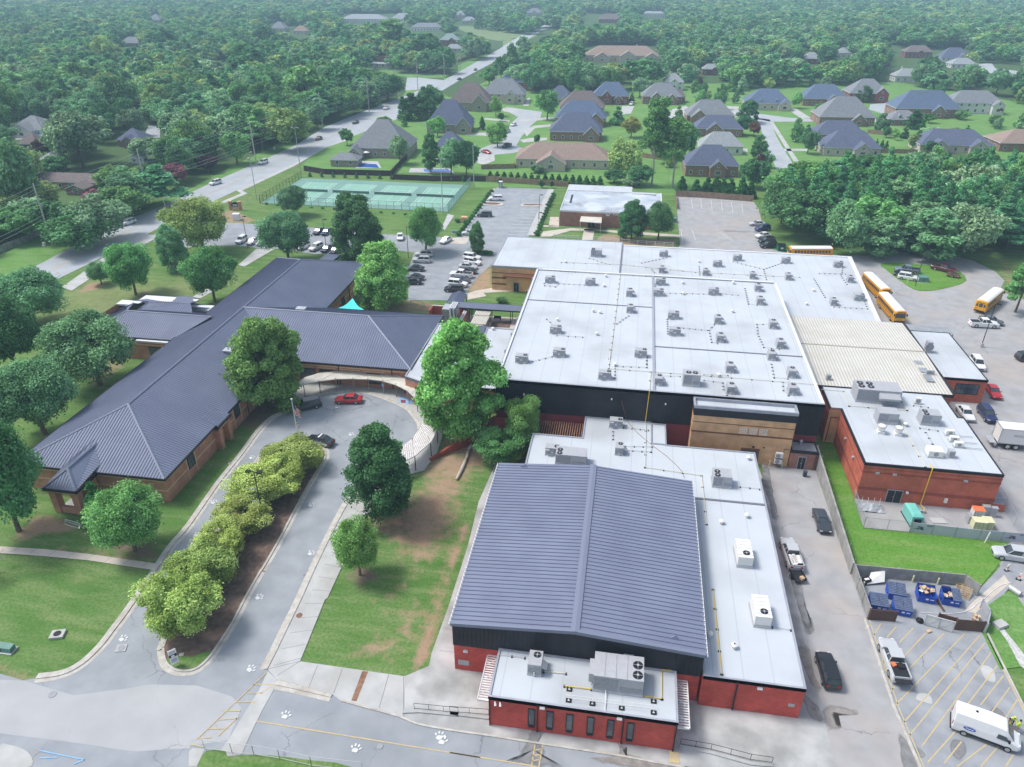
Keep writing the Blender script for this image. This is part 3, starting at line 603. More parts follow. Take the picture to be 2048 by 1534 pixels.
for k in range(6):segs.append(('f%d,%d'%(1365+4*k,255+7*k),'f%d,%d'%(1385+4*k,252+7*k)))
for k in range(8):segs+=[('f%d,%d'%(1400+3*k,372+9*k),'f%d,%d'%(1425+8*k,370+9*k)),('f%d,%d'%(1432+8*k,395+7*k),'f%d,%d'%(1470+8*k,405+7*k))]
segs+=[('f1205,375','f1215,460'),('f1270,380','f1290,440'),('f1210,375','f1270,380'),('f1170,240','f1260,245')]
lines('bay_line','line_white',yard,segs,.13,.07)
def paw(c,rz,mt='line_white',s=.88):
 mb=MB();rot=Matrix.Rotation(rz,3,'Z')
 def ell(cx,cy,rx,ry,a=0):
  P=[]
  for i in range(10):
   t=2*math.pi*i/10;q=rot@Vector((cx+math.cos(t)*rx*math.cos(a)-math.sin(t)*ry*math.sin(a),cy+math.cos(t)*rx*math.sin(a)+math.sin(t)*ry*math.cos(a),0))*s;P.append((c[0]+q.x,c[1]+q.y,.09+.002*len(mb.f)))
  mb.quad(*P)
 ell(0,-.18,.36,.27);ell(-.16,-.3,.18,.16);ell(.16,-.3,.18,.16)
 for x,y,a in((-.5,.12,.5),(-.2,.42,.15),(.2,.42,-.15),(.5,.12,-.5)):ell(x,y,.12,.2,a)
 return mb.build('paw_print',mt,drive)
for t in('s465,862','s917,228','s1730,38','s1403,617','s1402,1012','s975,1373','o900,835','o1105,520','m470,880','o1835,1055','r722,790','r1200,1018','r1790,963','n1563,822','k-70,1000'):
 paw(W(t),-.55 if t[0]in 'som' else-.1)
 # manholes and drains
def disc(name,tok,r,label,mt='rust',z=.1,sq=None):
 c=W(tok);o=thing(name,label,'manhole',(c.x,c.y,0));m=MB()
 if sq:m.obox((c.x,c.y,.02),(sq[0],sq[1],z),.3);m.build('frame','concrete',o);m=MB();m.cyl((c.x,c.y,z),(c.x,c.y,z+.05),r,n=14);m.build('lid',mt,o)
 else:m.cyl((c.x,c.y,.03),(c.x,c.y,z),r,n=16);m.build('lid',mt,o)
disc('manhole','p385,585',.42,'round iron manhole cover in the pale front road by the lawn corner','unit_face')
disc('manhole','r815,108',.38,'rusty manhole cover set in the sidewalk beside the loop drive')
disc('manhole','r1365,1002',.32,'small round manhole cover in the front road below the gym lawn','unit_face')
disc('drain_box','o890,905',.4,'square storm drain in the drive near the island tip with a broken rim','unit_face',.12,(1.1,1.0))
disc('drain_box','o425,808',.42,'concrete manhole block sunk in the front lawn','black',.3,(1.5,1.2))
disc('drain_box','o1020,470',.12,'small square concrete box at the lawn edge by the kerb','black',.1,(.5,.5));disc('drain_box','n1683,541',.1,'little white concrete box on the grass strip beside the brick wall','black',.1,(.45,.45))
disc('drain_box','s1395,155',.25,'square drain box in the small lawn at the head of the island','black',.22,(.9,.7));disc('drain_box','o1330,955',.1,'flat pale stone on the mulch at the island tip','pale_path',.2,(.5,.4))
# ================================================================ SCHOOL BUILDINGS
def walls(mb,poly,z0,z1,m=0):
 """vertical walls round a footprint (no cap)"""
 n=len(poly);a=sum(poly[i][0]*poly[(i+1)%n][1]-poly[(i+1)%n][0]*poly[i][1]for i in range(n))
 if a<0:poly=poly[::-1]
 for i in range(n):
  p,q=poly[i],poly[(i+1)%n];mb.add([(p[0],p[1],z0),(q[0],q[1],z0),(q[0],q[1],z1),(p[0],p[1],z1)],[(0,1,2,3)],m)
 return mb
def rect(x0,x1,y0,y1):return[(x0,y0),(x1,y0),(x1,y1),(x0,y1)]
def parapet(mb,poly,w,z0,z1,m=0):
 """a rim of width w standing just inside the outline (outline given counter-clockwise)"""
 n=len(poly);P=[Vector((p[0],p[1]))for p in poly]
 if sum(P[i].x*P[(i+1)%n].y-P[(i+1)%n].x*P[i].y for i in range(n))<0:P=P[::-1]
 ins=[]
 for i in range(n):
  a,b,c=P[i-1],P[i],P[(i+1)%n];d1=(b-a).normalized();d2=(c-b).normalized();n1=Vector((-d1.y,d1.x));n2=Vector((-d2.y,d2.x))
  k=(n1+n2);k=k/max(k.length_squared,.2)*2*.5*2 if False else k/(1+n1.dot(n2));ins.append(b+k*w)
 for i in range(n):
  j=(i+1)%n;a,b,c,d=P[i],P[j],ins[j],ins[i]
  mb.add([(a.x,a.y,z1),(b.x,b.y,z1),(c.x,c.y,z1),(d.x,d.y,z1),(a.x,a.y,z0),(b.x,b.y,z0),(c.x,c.y,z0),(d.x,d.y,z0)],[(0,1,2,3),(4,5,1,0),(7,3,2,6)],m)
def flat_building(name,label,poly,zr,wall_mt,z0=0,trim='grey_trim',roof='white_roof',rim=.22,rimh=.14,wallm=None):
 cx=sum(p[0]for p in poly)/len(poly);cy=sum(p[1]for p in poly)/len(poly)
 t=thing(name,label,'building',(cx,cy,0))
 mb=MB();walls(mb,poly,z0,zr);t['_w']=1;wl=mb.build('wall',wall_mt,t)
 mb=MB();mb.prism(poly,zr-.3,zr,0,sides=False);rf=mb.build('roof',roof,t)
 mb=MB();parapet(mb,poly,rim,zr-.35,zr+rimh);walls(mb,[(p[0],p[1])for p in poly],zr-.35,zr+rimh)
 # set the trim 4 cm proud of the wall
 c=Vector((cx,cy));mb.v=[(p[0]+math.copysign(.04,p[0]-cx),p[1]+math.copysign(.04,p[1]-cy),p[2])for p in mb.v]
 mb.build('fascia',trim,rf);del t['_w']
 return t,rf,wl
def seam(parent,segs,z,w=.22):
 for a,b in segs:mb=MB();strip(mb,[a,b],w,z,z+.1);o=mb.build('roof_seam','seam',parent)
 return o
def win_s(parent,x0,x1,z0,z1,y,frame='black_metal',mull=(1,1),fw=.08,glass='window_glass'):
 """window in a wall facing -y"""
 mb=MB();mb.box(x0,x1,y-.05,y+.02,z0,z1);o=mb.build('window',glass,parent)
 mb=MB()
 for a,b,c,d in((x0-fw,x1+fw,z1,z1+fw),(x0-fw,x1+fw,z0-fw,z0),(x0-fw,x0,z0,z1),(x1,x1+fw,z0,z1)):mb.box(a,b,y-.1,y+.02,c,d)
 for i in range(1,mull[0]+1 if mull[0]>1 else 1):
  if i<mull[0]:xx=x0+(x1-x0)*i/mull[0];mb.box(xx-.03,xx+.03,y-.08,y,z0,z1)
 for i in range(1,mull[1]):zz=z0+(z1-z0)*i/mull[1];mb.box(x0,x1,y-.083,y,zz-.03,zz+.03)
 mb.build('frame',frame,o);return o
def win_e(parent,y0,y1,z0,z1,x,frame='black_metal',mull=(1,1),fw=.08,sg=1):
 mb=MB();mb.box(min(x-.02*sg,x+.05*sg),max(x-.02*sg,x+.05*sg),y0,y1,z0,z1);o=mb.build('window','window_glass',parent)
 xa,xb=min(x,x+.1*sg),max(x,x+.1*sg);mb=MB()
 for a,b,c,d in((y0-fw,y1+fw,z1,z1+fw),(y0-fw,y1+fw,z0-fw,z0),(y0-fw,y0,z0,z1),(y1,y1+fw,z0,z1)):mb.box(xa,xb,a,b,c,d)
 for i in range(1,mull[0]):yy=y0+(y1-y0)*i/mull[0];mb.box(xa,xb-.02*sg if sg>0 else xb,yy-.03,yy+.03,z0,z1)
 for i in range(1,mull[1]):zz=z0+(z1-z0)*i/mull[1];mb.box(xa+.01,xb-.01,y0,y1,zz-.03,zz+.03)
 mb.build('frame',frame,o);return o
def door_s(parent,x0,x1,z0,z1,y,mt='black_metal',leaves=2):
 mb=MB();mb.box(x0,x1,y-.06,y+.02,z0,z1);o=mb.build('door',mt,parent)
 mb=MB();mb.box((x0+x1)/2-.02,(x0+x1)/2+.02,y-.09,y-.06,z0+.1,z1-.1);mb.box((x0+x1)/2-.15,(x0+x1)/2-.08,y-.14,y-.06,z0+1,z0+1.15);mb.build('handle','steel',o)
 mb=MB();mb.box(x0-.08,x1+.08,y-.1,y+.02,z1,z1+.08);mb.box(x0-.08,x0,y-.1,y+.02,z0,z1);mb.box(x1,x1+.08,y-.1,y+.02,z0,z1);mb.build('frame','grey_trim',o);return o
def wall_light(parent,x,z,y):
 mb=MB();mb.add([(x-.25,y,z),(x+.25,y,z),(x+.25,y-.3,z-.1),(x-.25,y-.3,z-.1),(x-.25,y,z-.3),(x+.25,y,z-.3),(x+.25,y-.2,z-.3),(x-.25,y-.2,z-.3)],[(0,3,2,1),(3,7,6,2),(0,4,7,3),(1,2,6,5),(4,5,6,7)])
 return mb.build('wall_light','unit_grey',parent)
 # ---------------- gymnasium: dark standing-seam gable roof over black cladding over red block
gym=thing('gymnasium','school gymnasium with a dark blue-grey ribbed gable roof over black cladding and a red base','building',(-2.2,68.3,0))
gx0,gx1,gy0,gy1,gze,gzr,grx=-15.0,10.75,53.85,82.75,7.15,8.2,-2.2
mb=MB();walls(mb,rect(gx0,gx1,gy0,gy1),0,3.9);mb.build('wall','red_paint',gym)
mb=MB()
for y in(gy0-.06,gy1+.06):mb.quad(*([(gx0-.06,y,3.88),(gx1+.06,y,3.88),(gx1+.06,y,gze-.1),(grx,y,gzr-.1),(gx0-.06,y,gze-.1)]if y<60 else[(gx1+.06,y,3.88),(gx0-.06,y,3.88),(gx0-.06,y,gze-.1),(grx,y,gzr-.1),(gx1+.06,y,gze-.1)]))
mb.quad((gx1+.06,gy0-.06,3.88),(gx1+.06,gy1+.06,3.88),(gx1+.06,gy1+.06,gze-.1),(gx1+.06,gy0-.06,gze-.1));mb.quad((gx0-.06,gy1+.06,3.88),(gx0-.06,gy0-.06,3.88),(gx0-.06,gy0-.06,gze-.1),(gx0-.06,gy1+.06,gze-.1))
for i in range(int((gx1-gx0)/.45)):
 x=gx0+.2+i*.45;zt=gze-.12+(gzr-gze)*(1-abs(x-grx)/(12.9));mb.box(x-.03,x+.03,gy0-.1,gy0-.06,3.95,zt)
for i in range(int((gy1-gy0)/.45)):
 y=gy0+.2+i*.45;mb.box(gx1+.06,gx1+.1,y-.03,y+.03,3.95,gze-.12)
mb.build('cladding','dark_cladding',gym)
ex0,ex1,ey0,ey1=gx0-.2,gx1+.2,gy0-.2,gy1+.15
mb=MB();fL=[(ex0,ey0,gze),(grx,ey0,gzr),(grx,ey1,gzr),(ex0,ey1,gze)];fR=[(grx,ey0,gzr),(ex1,ey0,gze),(ex1,ey1,gze),(grx,ey1,gzr)]
mb.quad(*fL);mb.quad(*fR);grf=mb.build('roof','metal_roof',gym)
mb=MB();ribs(mb,fL,(1,0),.61,.07,.065);ribs(mb,fR,(1,0),.61,.07,.065,off=.2);mb.build('standing_seam','metal_roof_rib',grf)
mb=MB()
for s in(-1,1):
 for k in(0,):mb.add([(grx,ey0-.05,gzr+.14),(grx,ey1+.05,gzr+.14),(grx+s*.45,ey1+.05,gzr+.08),(grx+s*.45,ey0-.05,gzr+.08)],[(0,1,2,3)if s<0 else(3,2,1,0)])
mb.add([(ex0,ey0-.06,gze-.3),(grx,ey0-.06,gzr-.3),(ex1,ey0-.06,gze-.3),(ex1,ey0-.06,gze+.1),(grx,ey0-.06,gzr+.12),(ex0,ey0-.06,gze+.1)],[(0,1,4,5),(1,2,3,4)])
mb.add([(ex0,ey0-.06,gze+.1),(grx,ey0-.06,gzr+.12),(ex1,ey0-.06,gze+.1),(ex1,ey0+.35,gze+.1),(grx,ey0+.35,gzr+.12),(ex0,ey0+.35,gze+.1)],[(0,1,4,5),(1,2,3,4)])
mb.box(ex0-.02,ex0+.1,ey0,ey1,gze-.35,gze+.03);mb.box(ex1-.1,ex1+.02,ey0,ey1,gze-.35,gze+.03)
mb.build('roof_trim','metal_trim',grf)
for xa,xb,xc in((ex0-.22,ex0+.05,ex0-.22),(ex1-.05,ex1+.2,ex1+.12)):
 mb=MB();mb.box(xc,xc+.08,ey0,ey1,gze-.22,gze-.08)
 for i in range(47):y=ey0+.35+i*.61;mb.box(xa,xb,y,y+.09,gze-.1,gze+.02)
 mb.build('gutter','parapet_white',grf)
for t,x,y in(('a',7.9,55.0),('b',-11.5,82)):
 mb=MB();z=gze+(gzr-gze)*(1-abs(x-grx)/12.9)+.06;mb.add([(x-.6,y,z),(x+.6,y,z-.06),(x,y+.7,z),(x,y+.15,z+.32)],[(0,1,3),(1,2,3),(2,0,3)]);mb.build('roof_cricket','metal_roof',grf)
mb=MB()
mb.box(2.9,3.9,gy0-.35,gy0-.1,5.0,5.9);mb.box(0.9,2.8,gy0-.6,gy0-.1,4.3,4.95);mb.box(3.0,3.8,gy0-1.5,gy0-.2,4.25,4.8);mb.build('duct','steel',gym)
wall_light(gym,-13.7,3.3,gy0);mb=MB();mb.box(-14.6,-13.4,gy0-.05,gy0,.9,1.6);mb.build('vent','unit_grey',gym)
# ---------------- lobby
lob,lrf,lw=flat_building('lobby_building','low red entrance block with pale flat roof and six slit windows before the gymnasium',rect(-10.05,8.3,47.75,53.72),4.2,'red_paint')
for xc in(-5.75,-3.92,-1.98,.08,2.03,3.95):
 win_s(lob,xc-.27,xc+.27,.95,3.3,47.75,mull=(1,1));mb=MB();mb.box(xc-.3,xc+.3,47.63,47.75,.62,.87);mb.build('sill','black_metal',lob)
for x in(-5.15,3.2,8.22,-9.97):mb=MB();mb.cyl((x,47.65,.1),(x,47.65,4.05),.07,n=6);mb.build('downspout','black_metal',lob)
wall_light(lob,-4.7,3.95,47.75);wall_light(lob,2.8,3.95,47.75)
mb=MB()
for x in(-9.4,-8.9):mb.cyl((x,47.7,3.75),(x+.1,47.35,3.55),.07,.12,7);mb.tube([(x,47.7,3.8),(x+.2,47.68,3.4),(x,47.68,3.2)],.015,4)
mb.build('flood_light','parapet_white',lob)
# slatted canopies at both ends of the lobby
for x0,x1,lab in((-11.25,-10.12,'white slatted metal canopy on the west side of the red entrance block'),(8.4,9.5,'white slatted metal canopy on the east side of the red entrance block')):
 t=thing('slatted_canopy',lab,'canopy',((x0+x1)/2,51,0),group='slatted canopies beside the entrance block');mb=MB()
 for i in range(19):y=48.25+i*.3;mb.box(x0,x1,y,y+.16,3.0,3.06)
 mb.build('slats','canopy_white',t);mb=MB();mb.box(x0-.1,x0,48.2,53.7,2.92,3.12);mb.box(x1,x1+.1,48.2,53.7,2.92,3.12);mb.box(x0,x1,48.12,48.24,2.92,3.12)
 for y in(48.8,50.6,52.4):mb.tube([(x0 if x0<0 else x1,y,3.05),(x1 if x0<0 else x0,y,4.1)],.03,4)
 mb.build('frame','canopy_white',t)
 # ---------------- low wing wrapped round the gymnasium
wp=[(10.95,53.45),(20.95,53.45),(20.95,95.1),(8.1,95.1),(8.1,100.9),(5.8,100.9),(5.8,101.25),(-4.5,101.25),(-4.5,95.1),(-12.1,95.1),(-12.1,83.0),(10.95,83.0)]
wing,wrf,ww=flat_building('wing_building','low white-roofed red wing wrapping the gymnasium on its east and north sides',wp,4.4,'red_paint')
seam(wrf,[((11.2,82.8),(20.8,82.8))],4.4,.35)
mb=MB()
for x in(14.4,):mb.cyl((x,53.35,.1),(x,53.35,4.2),.08,n=6)
mb.build('downspout','black_metal',wing)
wall_light(wing,16.6,3.95,53.45)
mb=MB();mb.box(19.7,20.3,53.38,53.45,1.7,2.1);mb.build('vent','unit_grey',wing)
mb=MB();mb.box(5.8,5.95,95.2,100.9,4.4,4.62);mb.box(5.95,8.1,95.1,95.3,4.4,4.55);mb.build('roof_seam','grey_trim',wrf)
# dark slatted pergola in the gap west of the wing
t=thing('slatted_pergola','dark slatted pergola roof below the long black wall beside the white low roof','pergola',(-8,98,0));mb=MB()
for i in range(20):x=-11.9+i*.37;mb.box(x,x+.14,95.6,101.1,3.0,3.22)
mb.build('slats','rust',t);mb=MB();mb.box(-12.0,-4.6,95.5,95.6,2.9,3.3);mb.box(-12.0,-4.6,98.3,98.42,2.85,2.99);mb.build('beam','brown_panel',t)
mb=MB();mb.box(-12,-4.6,95.6,101.1,.1,.25);mb.build('platform','stained_concrete',t)
# ---------------- main flat-roofed block
big,brf,bw=flat_building('classroom_building','large white flat-roofed classroom block with a long black clad front wall',rect(-19.0,30.95,101.3,151.3),9.9,'dark_cladding',z0=4.45,rim=.35,rimh=.18,trim='grey_trim')
mb=MB();walls(mb,rect(-18.95,30.9,101.36,151.2),0,4.5);mb.build('base_wall','maroon_paint',big)
mb=MB()
for i in range(110):x=-18.8+i*.45;mb.box(x-.025,x+.025,101.25,101.3,4.5,9.5)
mb.build('cladding_rib','dark_cladding',bw)
sy_=137.7
A=wally
p1_=W('f295,788',9.9);p2_=W('f1032,832',9.9);p3_=W('f1040,660',9.9);p4_=W('l1038,240',9.9);p5_=W('f1040,1062',9.9);p6_=W('f1925,1125',9.9)
seam(brf,[((-18.7,p1_.y),(p3_.x,p1_.y)),((p5_.x,p5_.y),(30.6,p5_.y))],9.9,.25)
mb=MB();strip(mb,[(p3_.x,150.9),(p3_.x,101.6)],.4,9.9,10.1);mb.build('roof_seam','grey_trim',brf)
mb=MB();strip(mb,[(-18.8,151.0),(30.8,151.0)],.5,10.05,10.16);strip(mb,[(30.7,151),(30.7,101.5)],.5,10.05,10.16);strip(mb,[(-18.72,151),(-18.72,101.5)],.3,10.05,10.16);mb.build('coping','parapet_white',brf)
for i in range(7):y=105+i*6.8;mb=MB();mb.box(-19.35,-19.05,y,y+.4,9.3,9.9);mb.build('scupper','grey_trim',big)
for tk in('l287,257','l800,286','l1115,315'):
 q=wally(tk,101.2);mb=MB();mb.cyl((q.x,101.24,q.z),(q.x,101.0,q.z),.12,n=8);mb.build('vent','unit_white',big)
 # conduit hanging down the wall and on to the low roof
mb=MB();a=wally('l857,295',101.2);b=wally('l880,385',101.2);mb.tube([(a.x,101.15,a.z),(b.x,101.15,b.z)],.035,4)
c=[W(t,4.45)for t in('l885,410','l950,485','l1040,560','l1120,620','l1180,675','l1215,715','l1225,750')];mb.tube([(b.x,101.15,b.z)]+[tuple(p)for p in c],.03,4)
tag(mb.build('cable','rust'),'thin dark cable running down the black wall and across the low white roof','cable')
# ---------------- tan stair block in front of the main block
tb,trf,tw=flat_building('stair_block','tan brick block with a black parapet band and three glass-block windows by the alley',rect(11.9,26.8,98.75,101.2),9.2,'tan_brick',trim='grey_trim')
mb=MB();walls(mb,rect(11.84,26.86,98.69,101.22),7.95,9.62);mb.build('cladding','dark_cladding',tb)
mb=MB();parapet(mb,rect(11.8,26.9,98.65,101.28),.25,9.2,9.7);mb.build('coping','grey_trim',trf)
mb=MB();mb.box(11.86,26.84,98.7,101.2,5.0,5.25);mb.box(11.87,26.83,98.71,101.2,6.75,6.88);mb.build('brick_band','brown_band',tb)
for t in('l1548,','l1607,','l1668,'):
 q0=wally(t+'450',98.7);q1=wally(t[:1]+str(float(t[1:-1])+42)+',492',98.7);win_s(tb,q0.x,q1.x,5.4,6.5,98.75,'tan_brick',(4,4),glass='unit_white')
win_s(tb,19.85,22.1,1.0,2.6,98.75,'brown_band',(3,1),.25)
mb=MB();mb.box(21.2,21.5,98.5,98.75,3.1,3.3);mb.box(22.8,23.0,98.55,98.75,3.15,3.3);mb.build('wall_light','black_metal',tb)
for z,lab in((1.9,'upper white air-conditioning condenser on the tan brick wall'),(.8,'lower white air-conditioning condenser on the tan brick wall')):
 t=thing('wall_condenser',lab,'air conditioner',(25.2,98.3,z),group='wall condensers on the tan block');mb=MB();mb.box(24.7,25.8,98.1,98.6,z,z+.85);mb.build('case','unit_white',t)
 mb=MB();mb.cyl((25.1,98.1,z+.43),(25.1,98.05,z+.43),.33,n=14);mb.build('fan','unit_face',t);mb=MB();mb.box(24.7,25.8,98.05,98.72,z-.1,z-.02);mb.build('bracket','black_metal',t)
mb=MB();mb.tube([(26.6,98.6,3.3),(25.9,98.6,3.3),(25.9,98.6,.4),(24.6,98.6,.4)],.04,5);mb.build('pipe','black_metal',tb)
# little brick entry with a grey roof
eb,erf,ew=flat_building('entry_block','small brown brick entry with a grey sloping roof and a black door beside the tan block',rect(26.9,30.85,98.45,101.25),3.2,'office_brick',trim='dark_cladding',roof='corrugated')
door_s(eb,28.2,29.2,.1,2.25,98.45);mb=MB();mb.tube([(30.6,98.35,.1),(30.6,98.35,3)],.05,5);mb.build('downspout','black_metal',eb)
mb=MB();mb.lathe((28.6,100.6,3.2),[(.15,0),(.15,.5),(.3,.55),(.05,.85)],10);tag(mb.build('turbine_vent','steel'),'small round turbine vent on the grey entry roof','roof vent')
# ---------------- red brick cafeteria block, east
rp=[(35.3,92.2),(53.4,92.2),(53.4,107.2),(52.5,107.2),(52.4,114.15),(33.6,114.15),(33.6,106.9),(35.3,106.9)]
rb,rrf,rw=flat_building('cafeteria_building','red brick block with a white flat roof and darker brick bands behind the fenced yard',rp,6.3,'red_brick',trim='dark_cladding',rimh=.06)
for z0,z1 in((4.72,4.98),(5.5,5.62),(1.78,2.3)):
 mb=MB();walls(mb,rect(35.27,53.43,92.17,107.0),z0,z1);mb.build('brick_band','dark_brick',rb)
mb=MB();mb.box(33.55,35.27,106.84,106.9,0,6.0);mb.build('tan_panel','tan_brick',rb);mb=MB();mb.box(33.9,35.1,106.78,106.84,4.7,4.85);mb.box(33.9,34.05,106.78,106.84,.3,4.7);mb.build('brick_band','brown_band',rb)
door_s(rb,39.35,41.3,0,2.15,92.17)
for tk in('i848,68','i990,80','i1572,133'):q=wally(tk,92.1);mb=MB();mb.box(q.x-.25,q.x+.25,92.0,92.17,q.z-.15,q.z+.15);mb.build('vent','unit_grey',rb)
for y in(96.5,101.5):mb=MB();mb.box(35.0,35.27,y,y+.4,4.0,4.3);mb.build('wall_light','unit_grey',rb)
mb=MB();mb.cyl((41.9,92.15,2.0),(41.9,91.95,2.0),.2,n=10);mb.box(47.0,47.4,91.95,92.17,.9,1.6);mb.build('wall_box','unit_white',rb)
mb=MB();mb.tube([(44.1,93,6.45),(44.1,92.02,6.45),(44.1,92.02,.3),(44.3,90.2,.3)],.07,6);tag(mb.build('gas_pipe','gas_yellow'),'bright yellow gas pipe running down the red brick wall','pipe')
# side stair on its east wall
t=thing('loading_stair','red brick loading dock with a metal railing at the east corner of the red block','stairs',(54.3,93.5,0));mb=MB();mb.box(53.45,55.2,92.3,96.5,0,1.3);mb.build('dock','red_brick',t)
mb=MB();mb.box(53.45,55.25,92.28,96.5,1.3,1.42);mb.build('platform','unit_face',t);mb=MB();mb.tube([(55.15,92.4,1.4),(55.15,92.4,2.4),(55.15,96.4,2.4),(55.15,96.4,1.4)],.03,4);mb.tube([(53.6,92.4,2.4),(55.15,92.4,2.4)],.03,4);mb.tube([(55.15,92.4,1.9),(55.15,96.4,1.9)],.025,4);mb.build('railing','steel',t)
# ---------------- ribbed beige metal roof between the blocks
hb=thing('ribbed_hall','hall with a broad cream ribbed metal roof between the white roofs','building',(43.5,127,0))
x0,x1,ya,yr,yb=31.3,54.1,114.25,129.2,142.6
mb=MB();walls(mb,rect(x0+.1,x1-.1,ya+.1,yb-.3),0,6.2);mb.build('wall','red_brick',hb)
fA=[(x0,ya,6.35),(x1,ya,6.35),(x1,yr,6.8),(x0,yr,6.8)];fB=[(x0,yr,6.8),(x1,yr,6.8),(x1,yb,6.4),(x0,yb,6.4)]
mb=MB();mb.quad(*fA);mb.quad(*fB);hr=mb.build('roof','beige_ribbed',hb)
mb=MB();ribs(mb,fA,(0,1),.52,.09,.07);ribs(mb,fB,(0,1),.52,.09,.07);mb.build('standing_seam','beige_rib',hr)
mb=MB();mb.box(x0,x1+.05,ya-.1,ya,5.9,6.45);mb.box(x1,x1+.12,ya-.1,yb,5.9,6.9);mb.build('fascia','dark_cladding',hr)
mb=MB();strip(mb,[(x0,yr),(x1,yr)],.3,6.8,6.9);mb.build('ridge_seam','beige_rib',hr)
mb=MB()
for i,(y,h)in enumerate(((118,2.4),(121.2,1.6),(124.2,1.3))):mb.box(51.2,52.4,y,y+h,6.62,6.75)
mb.build('skylight','corrugated',hr)
# east office with white roof, canopy behind
ob,orf,ow=flat_building('office_building','small red brick office with a white flat roof and a gridded window on the east side',rect(54.25,63.45,123.9,143.35),4.6,'red_brick',trim='dark_cladding',rimh=.06)
win_s(ob,58.65,62.3,1.75,3.6,123.9,mull=(4,2))
mb=MB();mb.tube([(55.9,123.7,.9),(57.2,123.6,.9)],.16,6);mb.build('pipe','parapet_white',ob)
t=thing('metal_canopy','grey corrugated metal canopy roof behind the small office by the parked buses','canopy',(60,145.3,0));fC=[(54.3,143.6,4.5),(64.6,143.6,4.3),(64.6,147.1,4.2),(54.3,147.1,4.4)]
mb=MB();mb.quad(*fC);r_=mb.build('roof','corrugated',t);mb=MB();ribs(mb,fC,(0,1),.4,.08,.06);mb.build('corrugation','steel',r_)
for p in((64.4,143.8),(64.4,146.9),(59,146.9)):mb=MB();mb.cyl((*p,0),(*p,4.2),.07,n=6);mb.build('post','black_metal',t)
# ---------------- back wing, L-shaped
bp=[(-31.0,162.3),(-19.1,162.3),(-19.1,151.6),(-1.2,151.6),(31.1,151.6),(31.1,142.75),(50.2,142.75),(53.3,182.0),(-1.2,182.0),(-1.2,184.2),(-31.0,184.2)]
bb,bbr,bbw=flat_building('back_wing','long white-roofed back wing with a tan brick end wall and banded brickwork',[(-31.0,162.3),(-19.05,162.3),(-19.05,151.4),(31.05,151.4),(31.05,142.75),(50.2,142.75),(53.3,182.0),(-1.2,182.0),(-1.2,184.2),(-31.0,184.2)],6.0,'tan_brick',trim='grey_trim',rimh=.1)
for z0,z1 in((1.4,1.75),(2.9,3.3),(4.3,4.45)):
 mb=MB();mb.box(-31.04,-20,162.26,162.3,z0,z1);mb.build('brick_band','brown_band',bb)
seam(bbr,[((-1.2,152),(-1.2,182))],6.0,.4)
mb=MB();strip(mb,[(53.1,182),(50.0,142.9)],.9,6.05,6.14);strip(mb,[(-1,181.7),(53,181.7)],.6,6.05,6.13);mb.build('coping','parapet_white',bbr)
mb=MB();mb.box(31.1,50.2,142.55,142.7,5.2,6.1);mb.build('fascia','dark_cladding',bbr)
# recessed entrance (dark reveal, door) at the east end of the tan wall
q=wally('e1818,795',162.2);mb=MB();mb.box(-27.5,-20,162.12,162.26,0,3.6);mb.build('porch_wall','tan_brick',bb);door_s(bb,q.x-.6,q.x+.6,0,2.2,162.12)
mb=MB();mb.box(-28.2,-19.2,161.3,162.3,3.7,3.95);mb.build('awning','brown_band',bb)
# ---------------- link building between the brick school and the main block
lk,lkr,_=flat_building('link_building','low link block with white flat roof behind the big leafy tree by the curved walkway',[(-36.6,109.3),(-32.2,107.3),(-19.1,107.3),(-19.1,131.3),(-26.2,131.3),(-26.2,128.9),(-31.6,128.9),(-31.9,131.5),(-36.2,131.5)],4.6,'school_brick',trim='grey_trim')
t=thing('gabled_link','small dark hipped metal roof between two white flat roofs near the chiller','roof',(-29,130.4,0));fD=[(-31.9,131.9,4.7),(-31.7,126.5,4.75),(-26.4,126.5,4.75),(-26.3,131.9,4.7),(-29.2,129.6,5.6)]
mb=MB();mb.add(fD,[(0,1,4),(1,2,4),(2,3,4),(3,0,4)]);r_=mb.build('roof','metal_roof',t);mb=MB()
for a,b,c,d in((0,1,4,(1,0)),(1,2,4,(0,1)),(2,3,4,(1,0)),(3,0,4,(0,1))):ribs(mb,[fD[a],fD[b],fD[c]],d,.45,.05,.06)
mb.build('standing_seam','metal_roof_rib',r_)
# ---------------- brick school with hipped standing-seam roofs
sch=thing('brick_school','long brick school building with dark grey standing-seam hip roofs in a cross plan','building',(-73,118,0))
ze,zr=4.6,9.1
X0,X1,Y0,Y1,XR=-84.9,-61.3,75.1,163.2,-73.05
E0,E1,EY0,EY1,EYR,EXA=-61.3,-36.2,111.8,135.7,123.6,-47.6
Wx0,WY0,WY1,WYR=-104.0,117.0,133.6,122.3
fp=[(X0+.6,Y0+.6),(X1-.6,Y0+.6),(X1-.6,EY0+.6),(E1-.6,EY0+.6),(E1-.6,EY1-.6),(X1-.6,EY1-.6),(X1-.6,Y1-.6),(X0+.6,Y1-.6)]
mb=MB();walls(mb,fp,0,ze+.1);mb.build('wall','school_brick',sch)
for z0,z1,k in((.0,.0,0),(3.55,3.8,.03),(1.9,2.15,.03)):
 if k:mb=MB();walls(mb,[(x+math.copysign(k,x+73)if abs(x+73)<30 else x+k,y+(k if y>118 else-k))for x,y in fp],z0,z1);mb.build('stone_band','stone_band',sch)
ya,yb2=86.4,151.0
faces=[]
faces.append(([(X0,Y0,ze),(X1,Y0,ze),(XR,ya,zr)],(0,1)))
vS=(X1,EY0,ze);vN=(X1,EY1,ze);J=(XR,EYR,zr)
